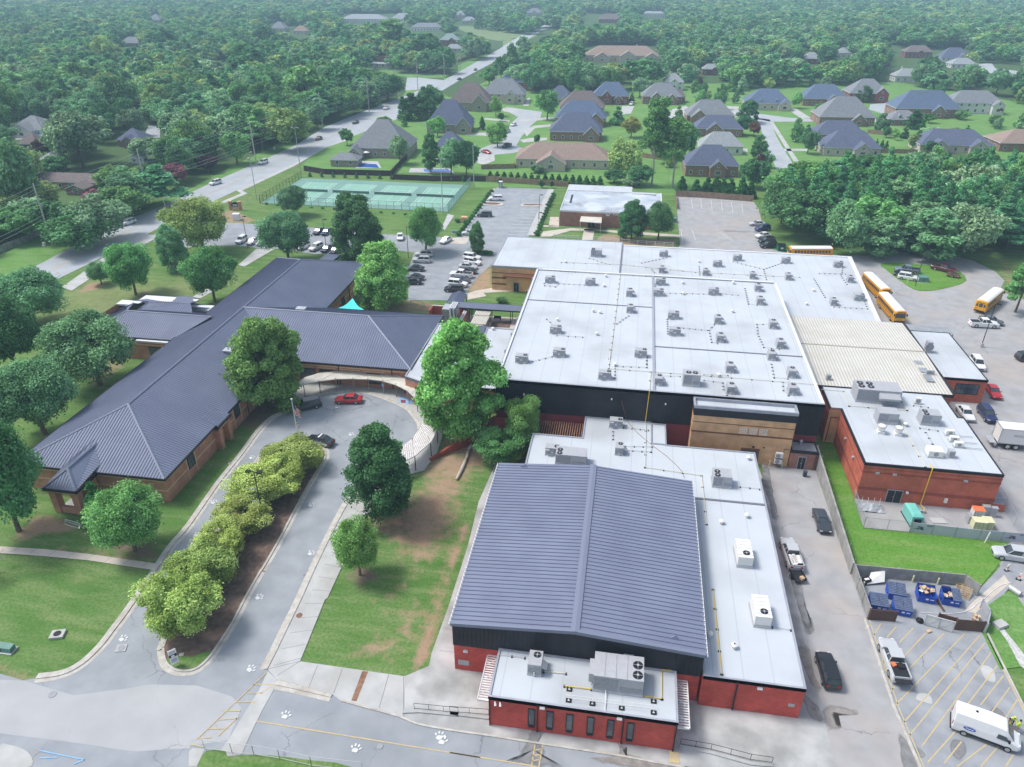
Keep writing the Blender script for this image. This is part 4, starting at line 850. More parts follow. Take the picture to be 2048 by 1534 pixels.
faces.append(([(X1,Y0,ze),vS,J,(XR,ya,zr)],(1,0)));faces.append(([vN,(X1,Y1,ze),(XR,yb2,zr),J],(1,0)))
faces.append(([(X1,Y1,ze),(X0,Y1,ze),(XR,yb2,zr)],(0,1)));faces.append(([(X0,Y1,ze),(X0,Y0,ze),(XR,ya,zr),(XR,yb2,zr)],(1,0)))
faces.append(([vS,(E1,EY0,ze),(EXA,EYR,zr),J],(0,1)));faces.append(([(E1,EY1,ze),vN,J,(EXA,EYR,zr)],(0,1)));faces.append(([(E1,EY0,ze),(E1,EY1,ze),(EXA,EYR,zr)],(1,0)))
mb=MB();mr=MB()
for f,d in faces:mb.quad(*f);ribs(mr,f,d,.46,.06,.075)
srf=mb.build('roof','metal_roof',sch);mr.build('standing_seam','metal_roof_rib',srf)
def capline(mb,a,b,w=.2,h=.1):
 a=Vector(a);b=Vector(b);d=(b-a).normalized();s=Vector((-d.y,d.x,0)).normalized()*w;u=Vector((0,0,h))
 mb.add([a-s+u*.4,a+u*1.6,a+s+u*.4,b-s+u*.4,b+u*1.6,b+s+u*.4],[(0,1,4,3),(1,2,5,4)])
mb=MB()
for a,b in(((X0,Y0,ze),(XR,ya,zr)),((X1,Y0,ze),(XR,ya,zr)),((XR,ya,zr),(XR,yb2,zr)),((XR,yb2,zr),(X0,Y1,ze)),((XR,yb2,zr),(X1,Y1,ze)),(J,(EXA,EYR,zr)),((EXA,EYR,zr),(E1,EY0,ze)),((EXA,EYR,zr),(E1,EY1,ze))):capline(mb,a,b)
mb.build('ridge_cap','metal_trim',srf)
mb=MB();gp=[(X0,Y0),(X1,Y0),(X1,EY0),(E1,EY0),(E1,EY1),(X1,EY1),(X1,Y1),(X0,Y1)];parapet(mb,[(x,y)for x,y in gp],-.14,ze-.28,ze+.05);walls(mb,gp,ze-.28,ze+.04);mb.build('gutter','dark_cladding',srf)
mb=MB();parapet(mb,gp,.62,ze-.3,ze-.26);mb.build('soffit','parapet_white',srf)
# roof ventilators
for x,y,lab in((-62,125.4,'grey box vent on the brick school roof near the teal shade sail'),(-68.3,108.2,'grey box vent on the brick school roof beside the tall green tree')):
 zz=zr-(abs(y-EYR)if x>-61 else abs(x-XR))*.38;zz=zr-.75 if x>-63 else ze+(X1-x)*.383
 t=thing('roof_ventilator',lab,'roof vent',(x,y,zz));mb=MB();mb.box(x-.8,x+.8,y-.55,y+.55,zz-.6,zz+.5);mb.build('curb','unit_grey',t);mb=MB();mb.box(x-.95,x+.95,y-.7,y+.7,zz+.5,zz+.62);mb.build('cap','steel',t)
 # windows on the east face, with stone pilaster strips
for yc in(82.3,96.6,103.0,107.0):
 win_e(sch,yc-.75,yc+.75,1.75,3.5,X1-.57,mull=(2,2));mb=MB()
 for y in(yc-1.25,yc+1.05):mb.box(X1-.6,X1-.53,y,y+.18,.1,ze-.35)
 mb.build('pilaster','stone_band',sch)
for xc,w_ in((-52.5,1.2),(-56.2,1.5),(-43.5,1.2)):win_s(sch,xc-w_,xc+w_,.9,2.9,EY0+.57,mull=(3,2))
mb=MB()
for xc in(-52.5,-56.2,-43.5,-48):mb.box(xc-2,xc+2,EY0+.5,EY0+.57,3.2,3.4)
for i in range(9):mb.box(-57.5+i*.45,-57.3+i*.45,EY0+.48,EY0+.55,3.95,4.2);mb.box(-46+i*.45,-45.8+i*.45,EY0+.48,EY0+.55,3.95,4.2)
mb.build('stone_trim','stone_band',sch)
for yc in(139.5,146,155):win_e(sch,yc-.7,yc+.7,1,2.6,X1-.57,mull=(2,2))
for x,y in((X1-.5,137),(X1-.5,150),(X1-.5,100),(X1-.5,112),(-50,EY0+.5),(-40,EY0+.5)):mb=MB();mb.cyl((x,y,.1),(x,y,4.3),.08,n=5);mb.build('downspout','dark_cladding',sch)
mb=MB();mb.box(X1-1.5,X1-.2,Y0+.1,Y0+.9,ze-.5,ze-.2);mb.build('gutter_return','dark_cladding',sch)
# east entrance with its small gabled roof and brick piers
t=thing('entrance_porch','small hipped porch roof on brick piers on the east wall of the brick school','porch',(-61,91,0));P=[(-60.9,89.2,4.55),(-60.9,92.9,4.55),(-63.7,91.0,5.75),(-63.4,89.2,5.35),(-63.4,92.9,5.35)]
fq=[[P[0],P[1],P[2]],[P[0],P[2],P[3]],[P[1],P[4],P[2]]];mb=MB();mr=MB()
for f,d in zip(fq,((1,0),(0,1),(0,1))):mb.quad(*f);ribs(mr,f,d,.4,.05,.06)
r_=mb.build('roof','metal_roof',t);mr.build('standing_seam','metal_roof_rib',r_);mb=MB();mb.box(-61.0,-60.7,89.0,93.1,4.1,4.5);mb.box(-62,-60.9,89.0,89.15,4.1,4.5);mb.build('gutter','dark_cladding',r_)
for y in(89.3,92.0):mb=MB();mb.box(-61.88,-60.95,y,y+.85,0,4.1);mb.build('pier','school_brick',t)
mb=MB();mb.box(-61.85,-61.0,89.3,92.85,3.6,4.1);mb.build('beam','stone_band',t)
# south-west porch: low tower of brick piers under a pyramid roof
t=thing('brick_porch','square brick porch with heavy piers and pyramid metal roof at the south-west corner of the school','porch',(-74.4,72.6,0))
a,b,c,d,e,ap,ap2=(-76.9,70.8,4.45),(-71.9,70.8,4.45),(-71.9,75.6,4.45),(-76.9,75.6,4.45),(0,0,0),(-74.4,73.3,6.3),(-74.4,80.0,6.3)
fq=[([a,b,ap],(0,1)),([b,(-71.9,76.4,5.1),ap2,ap],(1,0)),([(-76.9,76.4,5.1),a,ap,ap2],(1,0))];mb=MB();mr=MB()
for f,dd in fq:mb.quad(*f);ribs(mr,f,dd,.42,.05,.06)
r_=mb.build('roof','metal_roof',t);mr.build('standing_seam','metal_roof_rib',r_);mb=MB();capline(mb,a,ap);capline(mb,b,ap);capline(mb,ap,ap2);mb.build('ridge_cap','metal_trim',r_)
mb=MB();mb.box(-77,-71.8,70.7,70.85,4.0,4.42);mb.box(-71.9,-71.75,70.7,75.6,4.0,4.42);mb.box(-77,-76.9,70.7,75.6,4.0,4.42);mb.build('gutter','dark_cladding',r_)
mb=MB();mb.box(-76.6,-72.2,71.1,71.25,3.55,4.0);mb.box(-72.3,-72.15,71.1,75.6,3.55,4.0);mb.build('beam','stone_band',t)
for x,y in((-76.6,71.05),(-73.2,71.05),(-73.2,74.2),(-76.6,74.2)):mb=MB();mb.box(x,x+1.0,y,y+1.0,0,3.56);mb.build('pier','school_brick',t)
mb=MB();mb.box(-75.6,-73.2,71.2,71.6,0,1.1);mb.box(-72.6,-72.25,72.05,74.2,0,1.1);mb.build('low_wall','school_brick',t);mb=MB();mb.box(-76.5,-72.3,71.3,75.4,.02,.12);mb.build('slab','stained_concrete',t)
# west wing
ww_=thing('west_wing','stepped west wing with small hipped metal roofs and white flat strips on the lawn side','building',(-95,125,0))
mb=MB();walls(mb,[(-107.2,116.1),(-85.0,116.1),(-85.0,134.5),(-92,134.5),(-92,137),(-103.5,137),(-103.5,133.8),(-107.2,133.8)],0,3.9);mb.build('wall','school_brick',ww_)
mb=MB()
for r4 in(rect(-107.4,-104.6,116.0,118.6),rect(-92.5,-85.0,116.0,117.4),rect(-107.3,-102.5,131.8,134.0),rect(-103.7,-96,134.0,137.2),rect(-96,-91,134.0,137.0),rect(-91,-85.0,131.5,134.2)):mb.prism(r4,3.7,4.05)
mb.build('flat_roof','parapet_white',ww_)
fs=[([(-104.2,116.8,4.3),(-85.4,116.8,4.3),(-79.5,122.3,7.2),(-97.6,122.3,7.2)],(0,1)),([(-79.5,122.3,7.2),(-85.4,129.0,4.7),(-93,127.9,5.2),(-97.6,122.3,7.2)],(0,1)),([(-104.2,130.5,4.3),(-104.2,116.8,4.3),(-97.6,122.3,7.2),(-99,126.5,7.0)],(1,0)),
([(-104.5,126,4.4),(-99,126.5,7.0),(-96,131,4.8),(-103,132,4.4)],(1,0)),([(-97.5,124.5,6.0),(-86.2,126.4,5.2),(-88,129.3,6.6),(-96.5,128.0,6.8)],(0,1)),([(-96.5,128.0,6.8),(-88,129.3,6.6),(-86.4,133,4.6),(-97,133.3,4.6)],(0,1)),
([(-102.5,131,5.4),(-96.5,128,6.8),(-97,133.3,4.6),(-101.5,134.2,4.6)],(1,0)),([(-94.5,132.2,5.0),(-89.8,132.2,5.0),(-90.3,134.2,5.7),(-94,134.2,5.7)],(0,1)),([(-94,134.2,5.7),(-90.3,134.2,5.7),(-89.8,135.8,4.6),(-94.5,135.8,4.6)],(0,1))]
mb=MB();mr=MB()
for f,dd in fs:mb.quad(*f);ribs(mr,f,dd,.46,.05,.06)
r_=mb.build('roof','metal_roof',ww_);mr.build('standing_seam','metal_roof_rib',r_)
mb=MB()
for a,b in(((-97.6,122.3,7.2),(-79.5,122.3,7.2)),((-97.6,122.3,7.2),(-104.2,116.8,4.3)),((-97.6,122.3,7.2),(-99,126.5,7.0)),((-96.5,128,6.8),(-88,129.3,6.6)),((-96.5,128,6.8),(-97.5,124.5,6.0))):capline(mb,a,b,.16)
mb.build('ridge_cap','metal_trim',r_);mb=MB();mb.box(-104.4,-85.4,116.6,116.8,4.02,4.3);mb.build('gutter','dark_cladding',r_)
win_s(ww_,-90,-86.5,.8,2.8,116.1,mull=(3,1));mb=MB();mb.box(-107.25,-85,116.02,116.1,3.1,3.35);mb.build('stone_band','stone_band',ww_)
# small dark roof on the north side of the school, by the parking
c=W('e545,625',3.2);t=thing('entry_canopy','small flat dark metal canopy at the north end of the brick school by the parked cars','canopy',(c.x,c.y,0));fE=[W('e470,645',3.2),W('e570,650',3.2),W('e620,612',3.2),W('e525,607',3.2)]
mb=MB();mb.quad(*fE);r_=mb.build('roof','metal_roof',t);mb=MB();ribs(mb,fE,(1,0),.45,.05,.06);mb.build('standing_seam','metal_roof_rib',r_);mb=MB();walls(mb,[(p.x,p.y)for p in fE],2.7,3.22);mb.build('fascia','dark_cladding',t)
for p in fE:mb=MB();q=p.lerp(c,.12);mb.cyl((q.x,q.y,0),(q.x,q.y,2.9),.15,n=6);mb.build('post','school_brick',t)
# ---------------- flat-roofed brick office behind the campus
mo,mor,_=flat_building('brick_office','one-storey brick office with a patched grey flat roof and a metal entrance canopy',[(-20.4,214.9),(9.3,214.9),(9.3,238.2),(0.1,238.2),(0.1,244.6),(-20.4,244.6)],4.6,'office_brick',roof='concrete',trim='parapet_white')
M['patched_roof']=mat('patched_roof',(.42,.47,.53),(.55,.60,.66),.12,.8,detail=8,c3=(.16,.18,.21),scale3=.16,f3=.9,lo=.45,hi=.55);mor.data.materials[0]=M['patched_roof']
mb=MB();mb.prism(rect(-20.1,.1,237.5,244.4),4.6,4.75);mb.prism(rect(.1,7.5,236.2,238.0),4.6,4.75);mb.build('roof_patch','white_roof',mor)
mb=MB()
for t_ in(('f570,175','f558,222'),('f930,168','f1060,178')):strip(mb,[W(t_[0],4.6),W(t_[1],4.6)],.5,4.6,4.7)
mb.build('roof_vent_strip','black',mor)
a=W('f612,330',3.1);b=W('f740,340',3.1);c=W('f742,300',3.1);d=W('f622,295',3.1)
t=thing('entrance_canopy','cream metal canopy on white posts at the door of the brick office','canopy',((a.x+b.x)/2,a.y,0));mb=MB();mb.prism([(p.x,p.y)for p in(a,b,c,d)],2.95,3.15);mb.build('roof','canopy_cream',t)
for p in(a,b):mb=MB();mb.cyl((p.x+.2*(1 if p is a else-1),p.y+.3,0),(p.x+.2*(1 if p is a else-1),p.y+.3,3),.06,n=6);mb.build('post','white_paint',t)
door_s(mo,(a.x+b.x)/2-1.0,(a.x+b.x)/2+1.0,0,2.3,214.86)
q=wally('F1222,429.5',214.7);o=lettering('wall_sign','MADIS',1.0,'white_paint',mo,Vector((q.x+2.0,214.78,q.z))-mo.location,(R_(90),0,0),.03)
mb=MB();mb.cyl((q.x-.9,214.84,q.z+.1),(q.x-.9,214.78,q.z+.1),.62,n=20);lo_=mb.build('wall_emblem','white_paint',mo);mb=MB();mb.box(q.x-1.25,q.x-1.02,214.74,214.78,q.z-.15,q.z+.35);mb.box(q.x-.78,q.x-.55,214.74,214.78,q.z-.15,q.z+.35);mb.build('emblem_mark','office_brick',lo_)
# ================================================================ ROOFTOP EQUIPMENT
def fan(parent,x,y,z,r=.34):
 mb=MB();mb.cyl((x,y,z),(x,y,z+.05),r,n=16);o=mb.build('fan','black',parent,world=False)
 mb=MB();mb.cyl((x,y,z+.05),(x,y,z+.08),r*.28,n=8)
 for k in range(2):a=k*math.pi/2;mb.obox((x,y,z+.05),(r*2,.03,.02),a)
 mb.build('fan_guard','unit_grey',o,world=False);return o
def rtu_a():
 t=thing('rooftop_unit','','rooftop unit');mb=MB();mb.box(-1.0,1.0,-.65,.65,.28,1.28);mb.build('case','unit_grey',t,False)
 mb=MB();mb.box(.25,.95,-.67,-.65,.38,1.2);mb.box(-.3,.15,-.67,-.65,.9,1.2)
 for i in range(5):mb.box(-.95,-.35,-.675,-.65,.45+i*.15,.52+i*.15)
 mb.build('louvre','unit_face',t,False);mb=MB();mb.box(-.95,-.35,-.95,-.65,.75,1.1);mb.build('intake_hood','unit_grey',t,False)
 mb=MB();mb.box(-1.05,1.05,-.7,.7,0,.26);mb.build('curb','steel',t,False);fan(t,.6,0,1.28);mb=MB();mb.box(-.1,.1,-.7,-.65,.5,.7);mb.build('nameplate','white_paint',t,False);return t
def rtu_b():
 t=thing('rooftop_unit','','rooftop unit');mb=MB();mb.box(-.6,.6,-.85,.85,.28,1.3);mb.build('case','unit_grey',t,False)
 mb=MB();mb.box(-.55,.55,-.87,-.85,.35,.95);mb.box(-.05,.5,-.88,-.85,.95,1.2);mb.build('louvre','unit_face',t,False)
 mb=MB();mb.add([(.6,-.75,.95),(.6,.1,.95),(.6,.1,1.25),(.6,-.75,1.25),(1.1,-.75,.75),(1.1,.1,.75)],[(0,3,4),(1,5,2),(3,2,5,4),(0,4,5,1)]);mb.build('intake_hood','unit_grey',t,False)
 mb=MB();mb.box(-.65,.65,-.9,.9,0,.26);mb.build('curb','steel',t,False);fan(t,.12,.35,1.3);mb=MB();mb.cyl((0,-.95,0),(0,-.95,.5),.05,n=5);mb.build('gas_stub','unit_white',t,False);return t
def rtu_big(w=3.4,d=2.0,h=1.6,fans=2,ax='x',white=False):
 t=thing('rooftop_unit','','rooftop unit');mb=MB();mb.box(-w/2,w/2,-d/2,d/2,.35,.35+h);mt='unit_white' if white else 'unit_grey';mb.build('case',mt,t,False)
 mb=MB();mb.box(-w/2+.1,0,-d/2-.02,-d/2,.5,h+.15);mb.box(.2,w/2-.1,-d/2-.02,-d/2,.5,h*.6);mb.build('louvre','unit_white' if white else 'unit_face',t,False)
 mb=MB();mb.box(-w/2-.06,w/2+.06,-d/2-.06,d/2+.06,0,.33);mb.build('curb','steel',t,False)
 if fans==1:fan(t,.12,-d*.25,.35+h,.42)
 if fans==2:fan(t,-w/2+.55,.2,.35+h,.4);fan(t,-w/2+.55,-.65,.35+h,.4)
 if fans==3:fan(t,w/2-.6,.4,.35+h,.5);fan(t,w/2-.6,-.8,.35+h,.5)
 if fans==4:
  for x in(-w/2+.7,-w/2+2.1):
   for y in(.6,-.5):fan(t,x,y,.35+h,.52)
 if fans==5:fan(t,-.5,-.1,.35+h,.42);fan(t,.5,-.1,.35+h,.42)
 return t
pa,pb_=rtu_a(),rtu_b()
Z9,Z6,Z4=9.9,6.0,4.4
UA=[('f438,692','leftmost of the back row on the main white roof'),('f673,706','second from the left in the back row of the main white roof'),('f1085,704','just right of the long roof seam at the very back of the main roof'),
('f1072,768','right beside the long roof seam, second from the back edge of the main roof'),('f1395,762','middle of the back half of the main roof, conduit on its left'),('f1160,903','right side of the main roof, above a short conduit'),
('f470,988','alone on the left side of the main roof at mid depth'),('f1168,1000','right side of the main roof, at the lower end of the short conduit run'),('f490,1125','left front of the main roof, the right one of a linked pair'),
('f968,1127','near the front of the main roof just left of the long seam'),('f270,1160','left front corner of the main roof, the left one of a linked pair'),('l758,175','closest to the black front edge of the main roof, left of the yellow pipe')]
UB=[('f902,772','just right of the yellow pipe in the back part of the main roof'),('f905,868','right of the yellow pipe on the roof seam of the main roof'),('f1655,742','in the back right corner of the main roof, the rear one of two'),('f1667,820','in the back right corner of the main roof, the front one of two'),
('f1420,932','centre right of the main roof, the rear one of a conduit-linked pair'),('f1433,1040','centre right of the main roof, the front one of a conduit-linked pair'),('f1742,960','near the right edge of the main roof at mid depth'),('f1785,1075','closest to the right edge of the main roof above the front seam'),
('f1735,1145','straddling the front roof seam at the right of the main roof'),('l1072,210','tight against the long seam at the front of the main roof'),('l1490,135','right front area of the main roof, the rear one in the left column'),('l1495,260','right front area of the main roof, the front one in the left column'),
('l1852,165','right front corner area of the main roof, the rear one in the right column'),('l1857,265','nearest to the front right corner of the main white roof')]
GRP='small grey rooftop units on the school roofs'
def put(proto,tok,z,lab,rz=0,dy=.65,sc=None,grp=GRP):
 q=W(tok,z);return dup(proto,(q.x,q.y+dy,z),rz,lab,grp,sc)
for tk,h in UA:put(pa,tk,Z9,'wide grey rooftop unit, '+h)
for tk,h in UB:put(pb_,tk,Z9,'narrow grey rooftop unit, '+h,dy=.85)
for tk,h in(('f1103,538','left of four along the back edge of the back wing'),('f1535,562','third of four along the back edge of the back wing'),('f1418,597','set forward between two others on the back wing'),('f1818,577','fourth along the back edge of the back wing'),('g778,700','near the far right corner of the back wing'),('g922,927','near the front right corner of the back wing')):put(pa,tk,Z6,'wide grey rooftop unit, '+h)
for tk,h in(('f1092,633','front row of the back wing, leftmost'),('f1348,648','front row of the back wing, second from the left'),('f1623,668','front row of the back wing, third from the left'),('f1833,675','front row of the back wing, fourth from the left'),('g862,805','right end of the back wing, fed by a diagonal conduit'),('g748,962','front right part of the back wing, left of a wider unit')):put(pb_,tk,Z6,'narrow grey rooftop unit, '+h,dy=.85)
put(pa,'l823,457',Z4,'wide grey rooftop unit on the low roof just below the black wall');put(pb_,'l842,617',Z4,'narrow grey rooftop unit on the low roof behind the gymnasium ridge',dy=.85);put(pa,'l450,618',Z4,'wide grey rooftop unit on the low roof beside the light green tree')
put(pb_,'k575,580',4.2,'narrow grey rooftop unit on the red entrance block',dy=.85,sc=(1.15,1.1,1.2))
def bigu(args,tok,z,lab,dy=1.0,rz=0):
 t=rtu_big(*args);q=W(tok,z);t.location=(q.x,q.y+dy,z);t.rotation_euler=(0,0,rz);t['label']=lab;t['group']='large rooftop units on the school roofs';del t['group'];return t
bigu((2.6,1.9,1.7,5),'l1263,215',Z9,'tall grey rooftop unit with two fans abreast near the main roof front')
bigu((2.6,1.8,1.4,2),'f708,540',Z6,'large grey rooftop unit on the left part of the back wing roof')
bigu((2.5,2.1,1.5,2),'x1070,775',Z4,'boxy grey rooftop unit with two fans by the alley behind the gymnasium')
u_=bigu((4.9,3.0,1.9,3),'k1140,710',4.2,'huge grey rooftop unit with two big fans behind the gymnasium front gable',dy=1.5)
mb=MB();mb.box(-2.9,-2.45,-.9,1.0,.5,1.7)
for i in range(3):mb.box(-1.4+i*1.1,-1.36+i*1.1,-1.5,1.5,2.25,2.3)
mb.build('duct','unit_grey',u_,False)
u_=bigu((6.6,3.2,2.0,4),'h845,765',6.3,'very long grey rooftop unit with four fans below the cream ribbed roof',dy=1.6)
mb=MB();mb.add([(-.1,-1.6,2.0),(3.0,-1.6,2.0),(3.0,-1.6,1.2),(-.1,-1.6,1.2),(-.1,-2.7,1.5),(3.0,-2.7,1.5),(3.0,-2.7,1.15),(-.1,-2.7,1.15)],[(0,4,5,1),(4,7,6,5),(7,3,2,6),(0,3,7,4),(1,5,6,2)]);mb.build('intake_hood','unit_grey',u_,False)
bigu((2.9,2.0,1.5,0),'h925,935',6.3,'grey rooftop box unit without fans on the red brick block')
bigu((2.7,2.0,1.5,2),'h1275,948',6.3,'grey rooftop unit with two small fans on the red brick block')
u_=bigu((4.4,2.2,1.5,2),'l560,668',Z4,'long grey rooftop unit with ducts tucked behind the gymnasium roof',dy=.6)
for tk,lab in(('F1488,1136','long white rooftop unit on the east roof strip beside the gymnasium, the rear one'),('F1523,1256','long white rooftop unit on the east roof strip beside the gymnasium, the front one')):
 u_=bigu((1.75,3.3,1.25,1,'y',True),tk,Z4,lab,dy=1.7,rz=.03)
 mb=MB()
 for i in range(5):mb.box(-.88,.88,-1.2+i*.6,-1.17+i*.6,1.6,1.63)
 mb.build('panel_seam','unit_grey',u_,False)
 # small condensers, fans and mushroom vents
def box_unit(tok,z,lab,d=(.9,.45,.9),mt='unit_white',name='condenser'):
 q=W(tok,z);t=thing(name,lab,'air conditioner',(q.x,q.y+d[1]/2,z));mb=MB();mb.box(-d[0]/2,d[0]/2,-d[1]/2,d[1]/2,.15,.15+d[2]);mb.build('case',mt,t,False)
 mb=MB();mb.cyl((0,-d[1]/2-.03,.15+d[2]/2),(0,-d[1]/2,.15+d[2]/2),d[2]*.38,n=12);mb.build('fan','unit_face',t,False);mb=MB();mb.box(-d[0]/2-.1,d[0]/2+.1,-d[1]/2-.1,d[1]/2+.1,0,.12);mb.build('base','steel',t,False);return t
box_unit('h1175,772',6.3,'small cream condenser with pipes behind the grey units on the red block roof')
for i,(tk,h)in enumerate((('h1440,1032','rearmost'),('h1475,1085','middle'),('h1512,1130','front'))):
 box_unit(tk,6.3,'small white condenser with a long pipe on the red block roof, '+h+' of three',(1.2,.6,.7))
 q=W(tk,6.45);mb=MB();mb.tube([(q.x+.6,q.y+.2,6.5),(q.x+3.2,q.y+.15,6.5)],.05,5);tag(mb.build('refrigerant_pipe','steel'),'grey pipe leading east from the '+h+' small condenser on the red block roof','pipe','condenser pipes')
box_unit('h1450,1215',6.3,'small grey condenser near the front edge of the red block roof',(.8,.8,1.0),'unit_grey')
box_unit('h1320,1212',6.3,'squat cream exhaust box near the front edge of the red block roof',(2.0,1.6,.9),'unit_white','exhaust_unit')
box_unit('h1262,352',4.6,'tall narrow rooftop unit on the small white office roof',(.9,1.2,2.0),'unit_grey')
box_unit('h447,572',6.5,'small box vent on the cream ribbed roof, lower left',(.7,.6,.7),'corrugated','roof_vent');box_unit('h1280,528',6.6,'pair of small pipes on a frame on the cream ribbed roof',(1.2,.3,.5),'corrugated','roof_vent')
for tk,h in(('h880,1022','left'),('h1020,1038','right')):
 q=W(tk,6.3);t=thing('exhaust_fan','white mushroom exhaust fan on the red block roof, the '+h+' of two','roof vent',(q.x,q.y+.6,6.3),group='mushroom exhaust fans');mb=MB();mb.box(-.5,.5,-.5,.5,0,.4);mb.build('curb','unit_white',t,False)
 mb=MB();mb.lathe((0,0,.4),[(.42,0),(.55,.35),(.62,.75),(.62,.8)],16);mb.build('housing','unit_white',t,False,smooth=True);mb=MB();mb.cyl((0,0,1.2),(0,0,1.24),.66,n=18);mb.build('rim','unit_face',t,False);mb=MB();mb.lathe((0,0,1.24),[(.56,0),(.5,.08),(.2,.14)],16);mb.build('cap','unit_white',t,False)
vents=[('f765,655',Z9),('f755,712',Z9),('f692,860',Z9),('f730,868',Z9),('f712,995',Z9),('f483,912',Z9),('f1215,695',Z9),('f1510,695',Z9),('f1218,758',Z9),('f1505,862',Z9),('f1225,385',Z4+.2),
('g610,862',Z6),('g562,955',Z6),('g62,812',Z9),('f1310,570',Z6),('f530,572',Z6),('l1425,155',Z9),('l820,92',Z9),('l1590,978',Z4),('l1440,1015',Z4),('k1770,315',Z4),('k1938,395',Z4),('j68,325',Z4),('l1598,640',Z4),('y1130,940',6.3),('m1410,222',4.6),('m1745,245',4.6)]
hint=['in the back row of the main roof near the long seam','beside the yellow pipe at the back of the main roof','left one of two near the middle of the main roof','right one of two near the middle of the main roof','alone left of the yellow pipe on the main roof','behind the lone left unit on the main roof','behind the middle conduit of the main roof','near the back right corner of the main roof','at the middle of a conduit on the main roof','on the right side of the main roof','x',
'on the right half of the back wing','near the front edge of the back wing','at the back edge of the main roof','near the back left unit row of the back wing','on the left part of the back wing','beside the tall two-fan unit','near the front left unit','on the east strip beside the gymnasium, right one','on the east strip beside the gymnasium, left one','close to the gymnasium eave at the south','further east from the gymnasium eave at the south','alone near the south end of the east roof strip','in the corner by the tan block','behind the two mushroom fans','on the link roof behind the tree','on the second link roof']
for(tk,z),h in zip(vents,hint):
 if h=='x':continue
 q=W(tk,z);mb=MB();mb.lathe((q.x,q.y,z),[(.2,0),(.18,.35),(.36,.38),(.34,.5),(.12,.62)],12);o=mb.build('roof_vent','unit_white');tag(o,'small white roof vent '+h,'roof vent','small white roof vents');o['base']=0;del o['base']
 # dark rubber blocks carrying thin conduits
def conduit(toks,z,lab,step=1.05,pipe='unit_grey',r=.028,name='roof_conduit',cat='conduit',blk=True,h=.12):
 P=[W(t,z)for t in toks.split()];mb=MB();mb.tube([(p.x,p.y,z+h+.02)for p in P],r,4,0)
 if blk:
  for a,b in zip(P[:-1],P[1:]):
   L=(b-a).length;k=max(1,int(L/step));ang=math.atan2(b.y-a.y,b.x-a.x)
   for i in range(k+1):
    p=a.lerp(b,i/k);mb.obox((p.x,p.y,z),(.13 if step<2 else.16,.3,h),ang,1)
 o=mb.build(name,[pipe,'black_block']);return tag(o,lab,cat,'conduits and pipes on the roofs')
for tk,z,h in(('f405,695 f408,708 f470,715 f490,697 f640,704',Z9,'linking the two leftmost back units of the main roof'),('f1055,700 f1055,745',Z9,'between the two units beside the long seam'),('f1110,752 f1370,758',Z9,'running to the middle unit in the back half of the main roof'),
('f1400,750 f1540,765',Z9,'trailing right of the middle back unit'),('f1580,725 f1600,815 f1650,823',Z9,'curving beside the two back right units'),('f1125,905 f1128,990',Z9,'short and straight between two right side units'),('f1150,950 f1360,970',Z9,'running right from the lower right side unit'),
('f1400,935 f1370,970 f1385,1040 f1420,1047',Z9,'bent between the centre right pair'),('f1720,935 f1650,935 f1655,990 f1690,1070 f1780,1080',Z9,'looping round the two right edge units'),('f420,905 f460,940',Z9,'short diagonal behind the lone left unit'),
('f300,1162 f450,1125',Z9,'between the linked pair at the left front'),('f1005,1125 f1005,1170',Z9,'short below the unit left of the long seam'),('f900,885 f830,932',Z9,'diagonal from the seam unit to the yellow pipe'),('f480,1000 f545,1004 f630,1010',Z9,'widely spaced right of the lone left unit'),
('l1005,45 l1005,105 l820,98',Z9,'L-shaped at the front left of the long seam'),('l820,110 l818,168',Z9,'short at the front left unit'),('l1090,155 l1200,157',Z9,'between the seam unit and the tall unit'),('l1340,148 l1480,152',Z9,'right of the tall two-fan unit, rear run'),
('l1340,180 l1450,195 l1455,235 l1475,268',Z9,'right of the tall two-fan unit, front run'),('l1735,85 l1750,165 l1830,172',Z9,'at the right front corner, rear run'),('l1800,190 l1805,240 l1835,270',Z9,'at the right front corner, front run'),
('f670,548 f765,578',Z6,'diagonal in front of the large back wing unit'),('f1120,545 f975,575',Z6,'diagonal in front of the leftmost back wing unit'),('f1510,568 f1690,612 f1790,578',Z6,'V-shaped between two back wing units'),('f1690,615 f1705,672',Z6,'short below the V-shaped conduit'),
('f1035,612 f1050,632',Z6,'tiny beside the leftmost front unit of the back wing'),('f1312,595 f1315,645',Z6,'short beside the second front unit of the back wing'),('g650,742 g830,747',Z6,'straight across the right half of the back wing'),('g810,710 g800,760 g840,818',Z6,'zigzag by the far right units of the back wing'),
('g615,780 g690,905',Z6,'long sparse diagonal on the back wing'),('g750,972 g980,985 g960,935',Z6,'hooked round the front right units of the back wing'),
('l870,457 l1015,473',Z4,'right of the unit below the black wall'),('l808,480 l808,527',Z4,'short below the unit under the black wall'),('l880,567 l1035,570 l1030,600 l870,590',Z4,'looped right of the unit behind the gymnasium ridge'),('l1495,797 l1665,818',Z4,'from the two-fan unit to the alley edge'),
('y1430,995 y1800,1050',6.3,'short in front of the two-fan unit on the red block'),('y1550,1085 y1690,1320',6.3,'slanting on the red block roof'),('y1300,535 y1600,570',6.3,'behind the two-fan unit on the red block'),
('k335,447 k510,468',4.2,'at the back left of the red entrance block roof'),('j330,190 j455,210',Z4,'short at the front white unit')):
 conduit(tk,z,'thin roof conduit on dark rubber blocks, '+h)
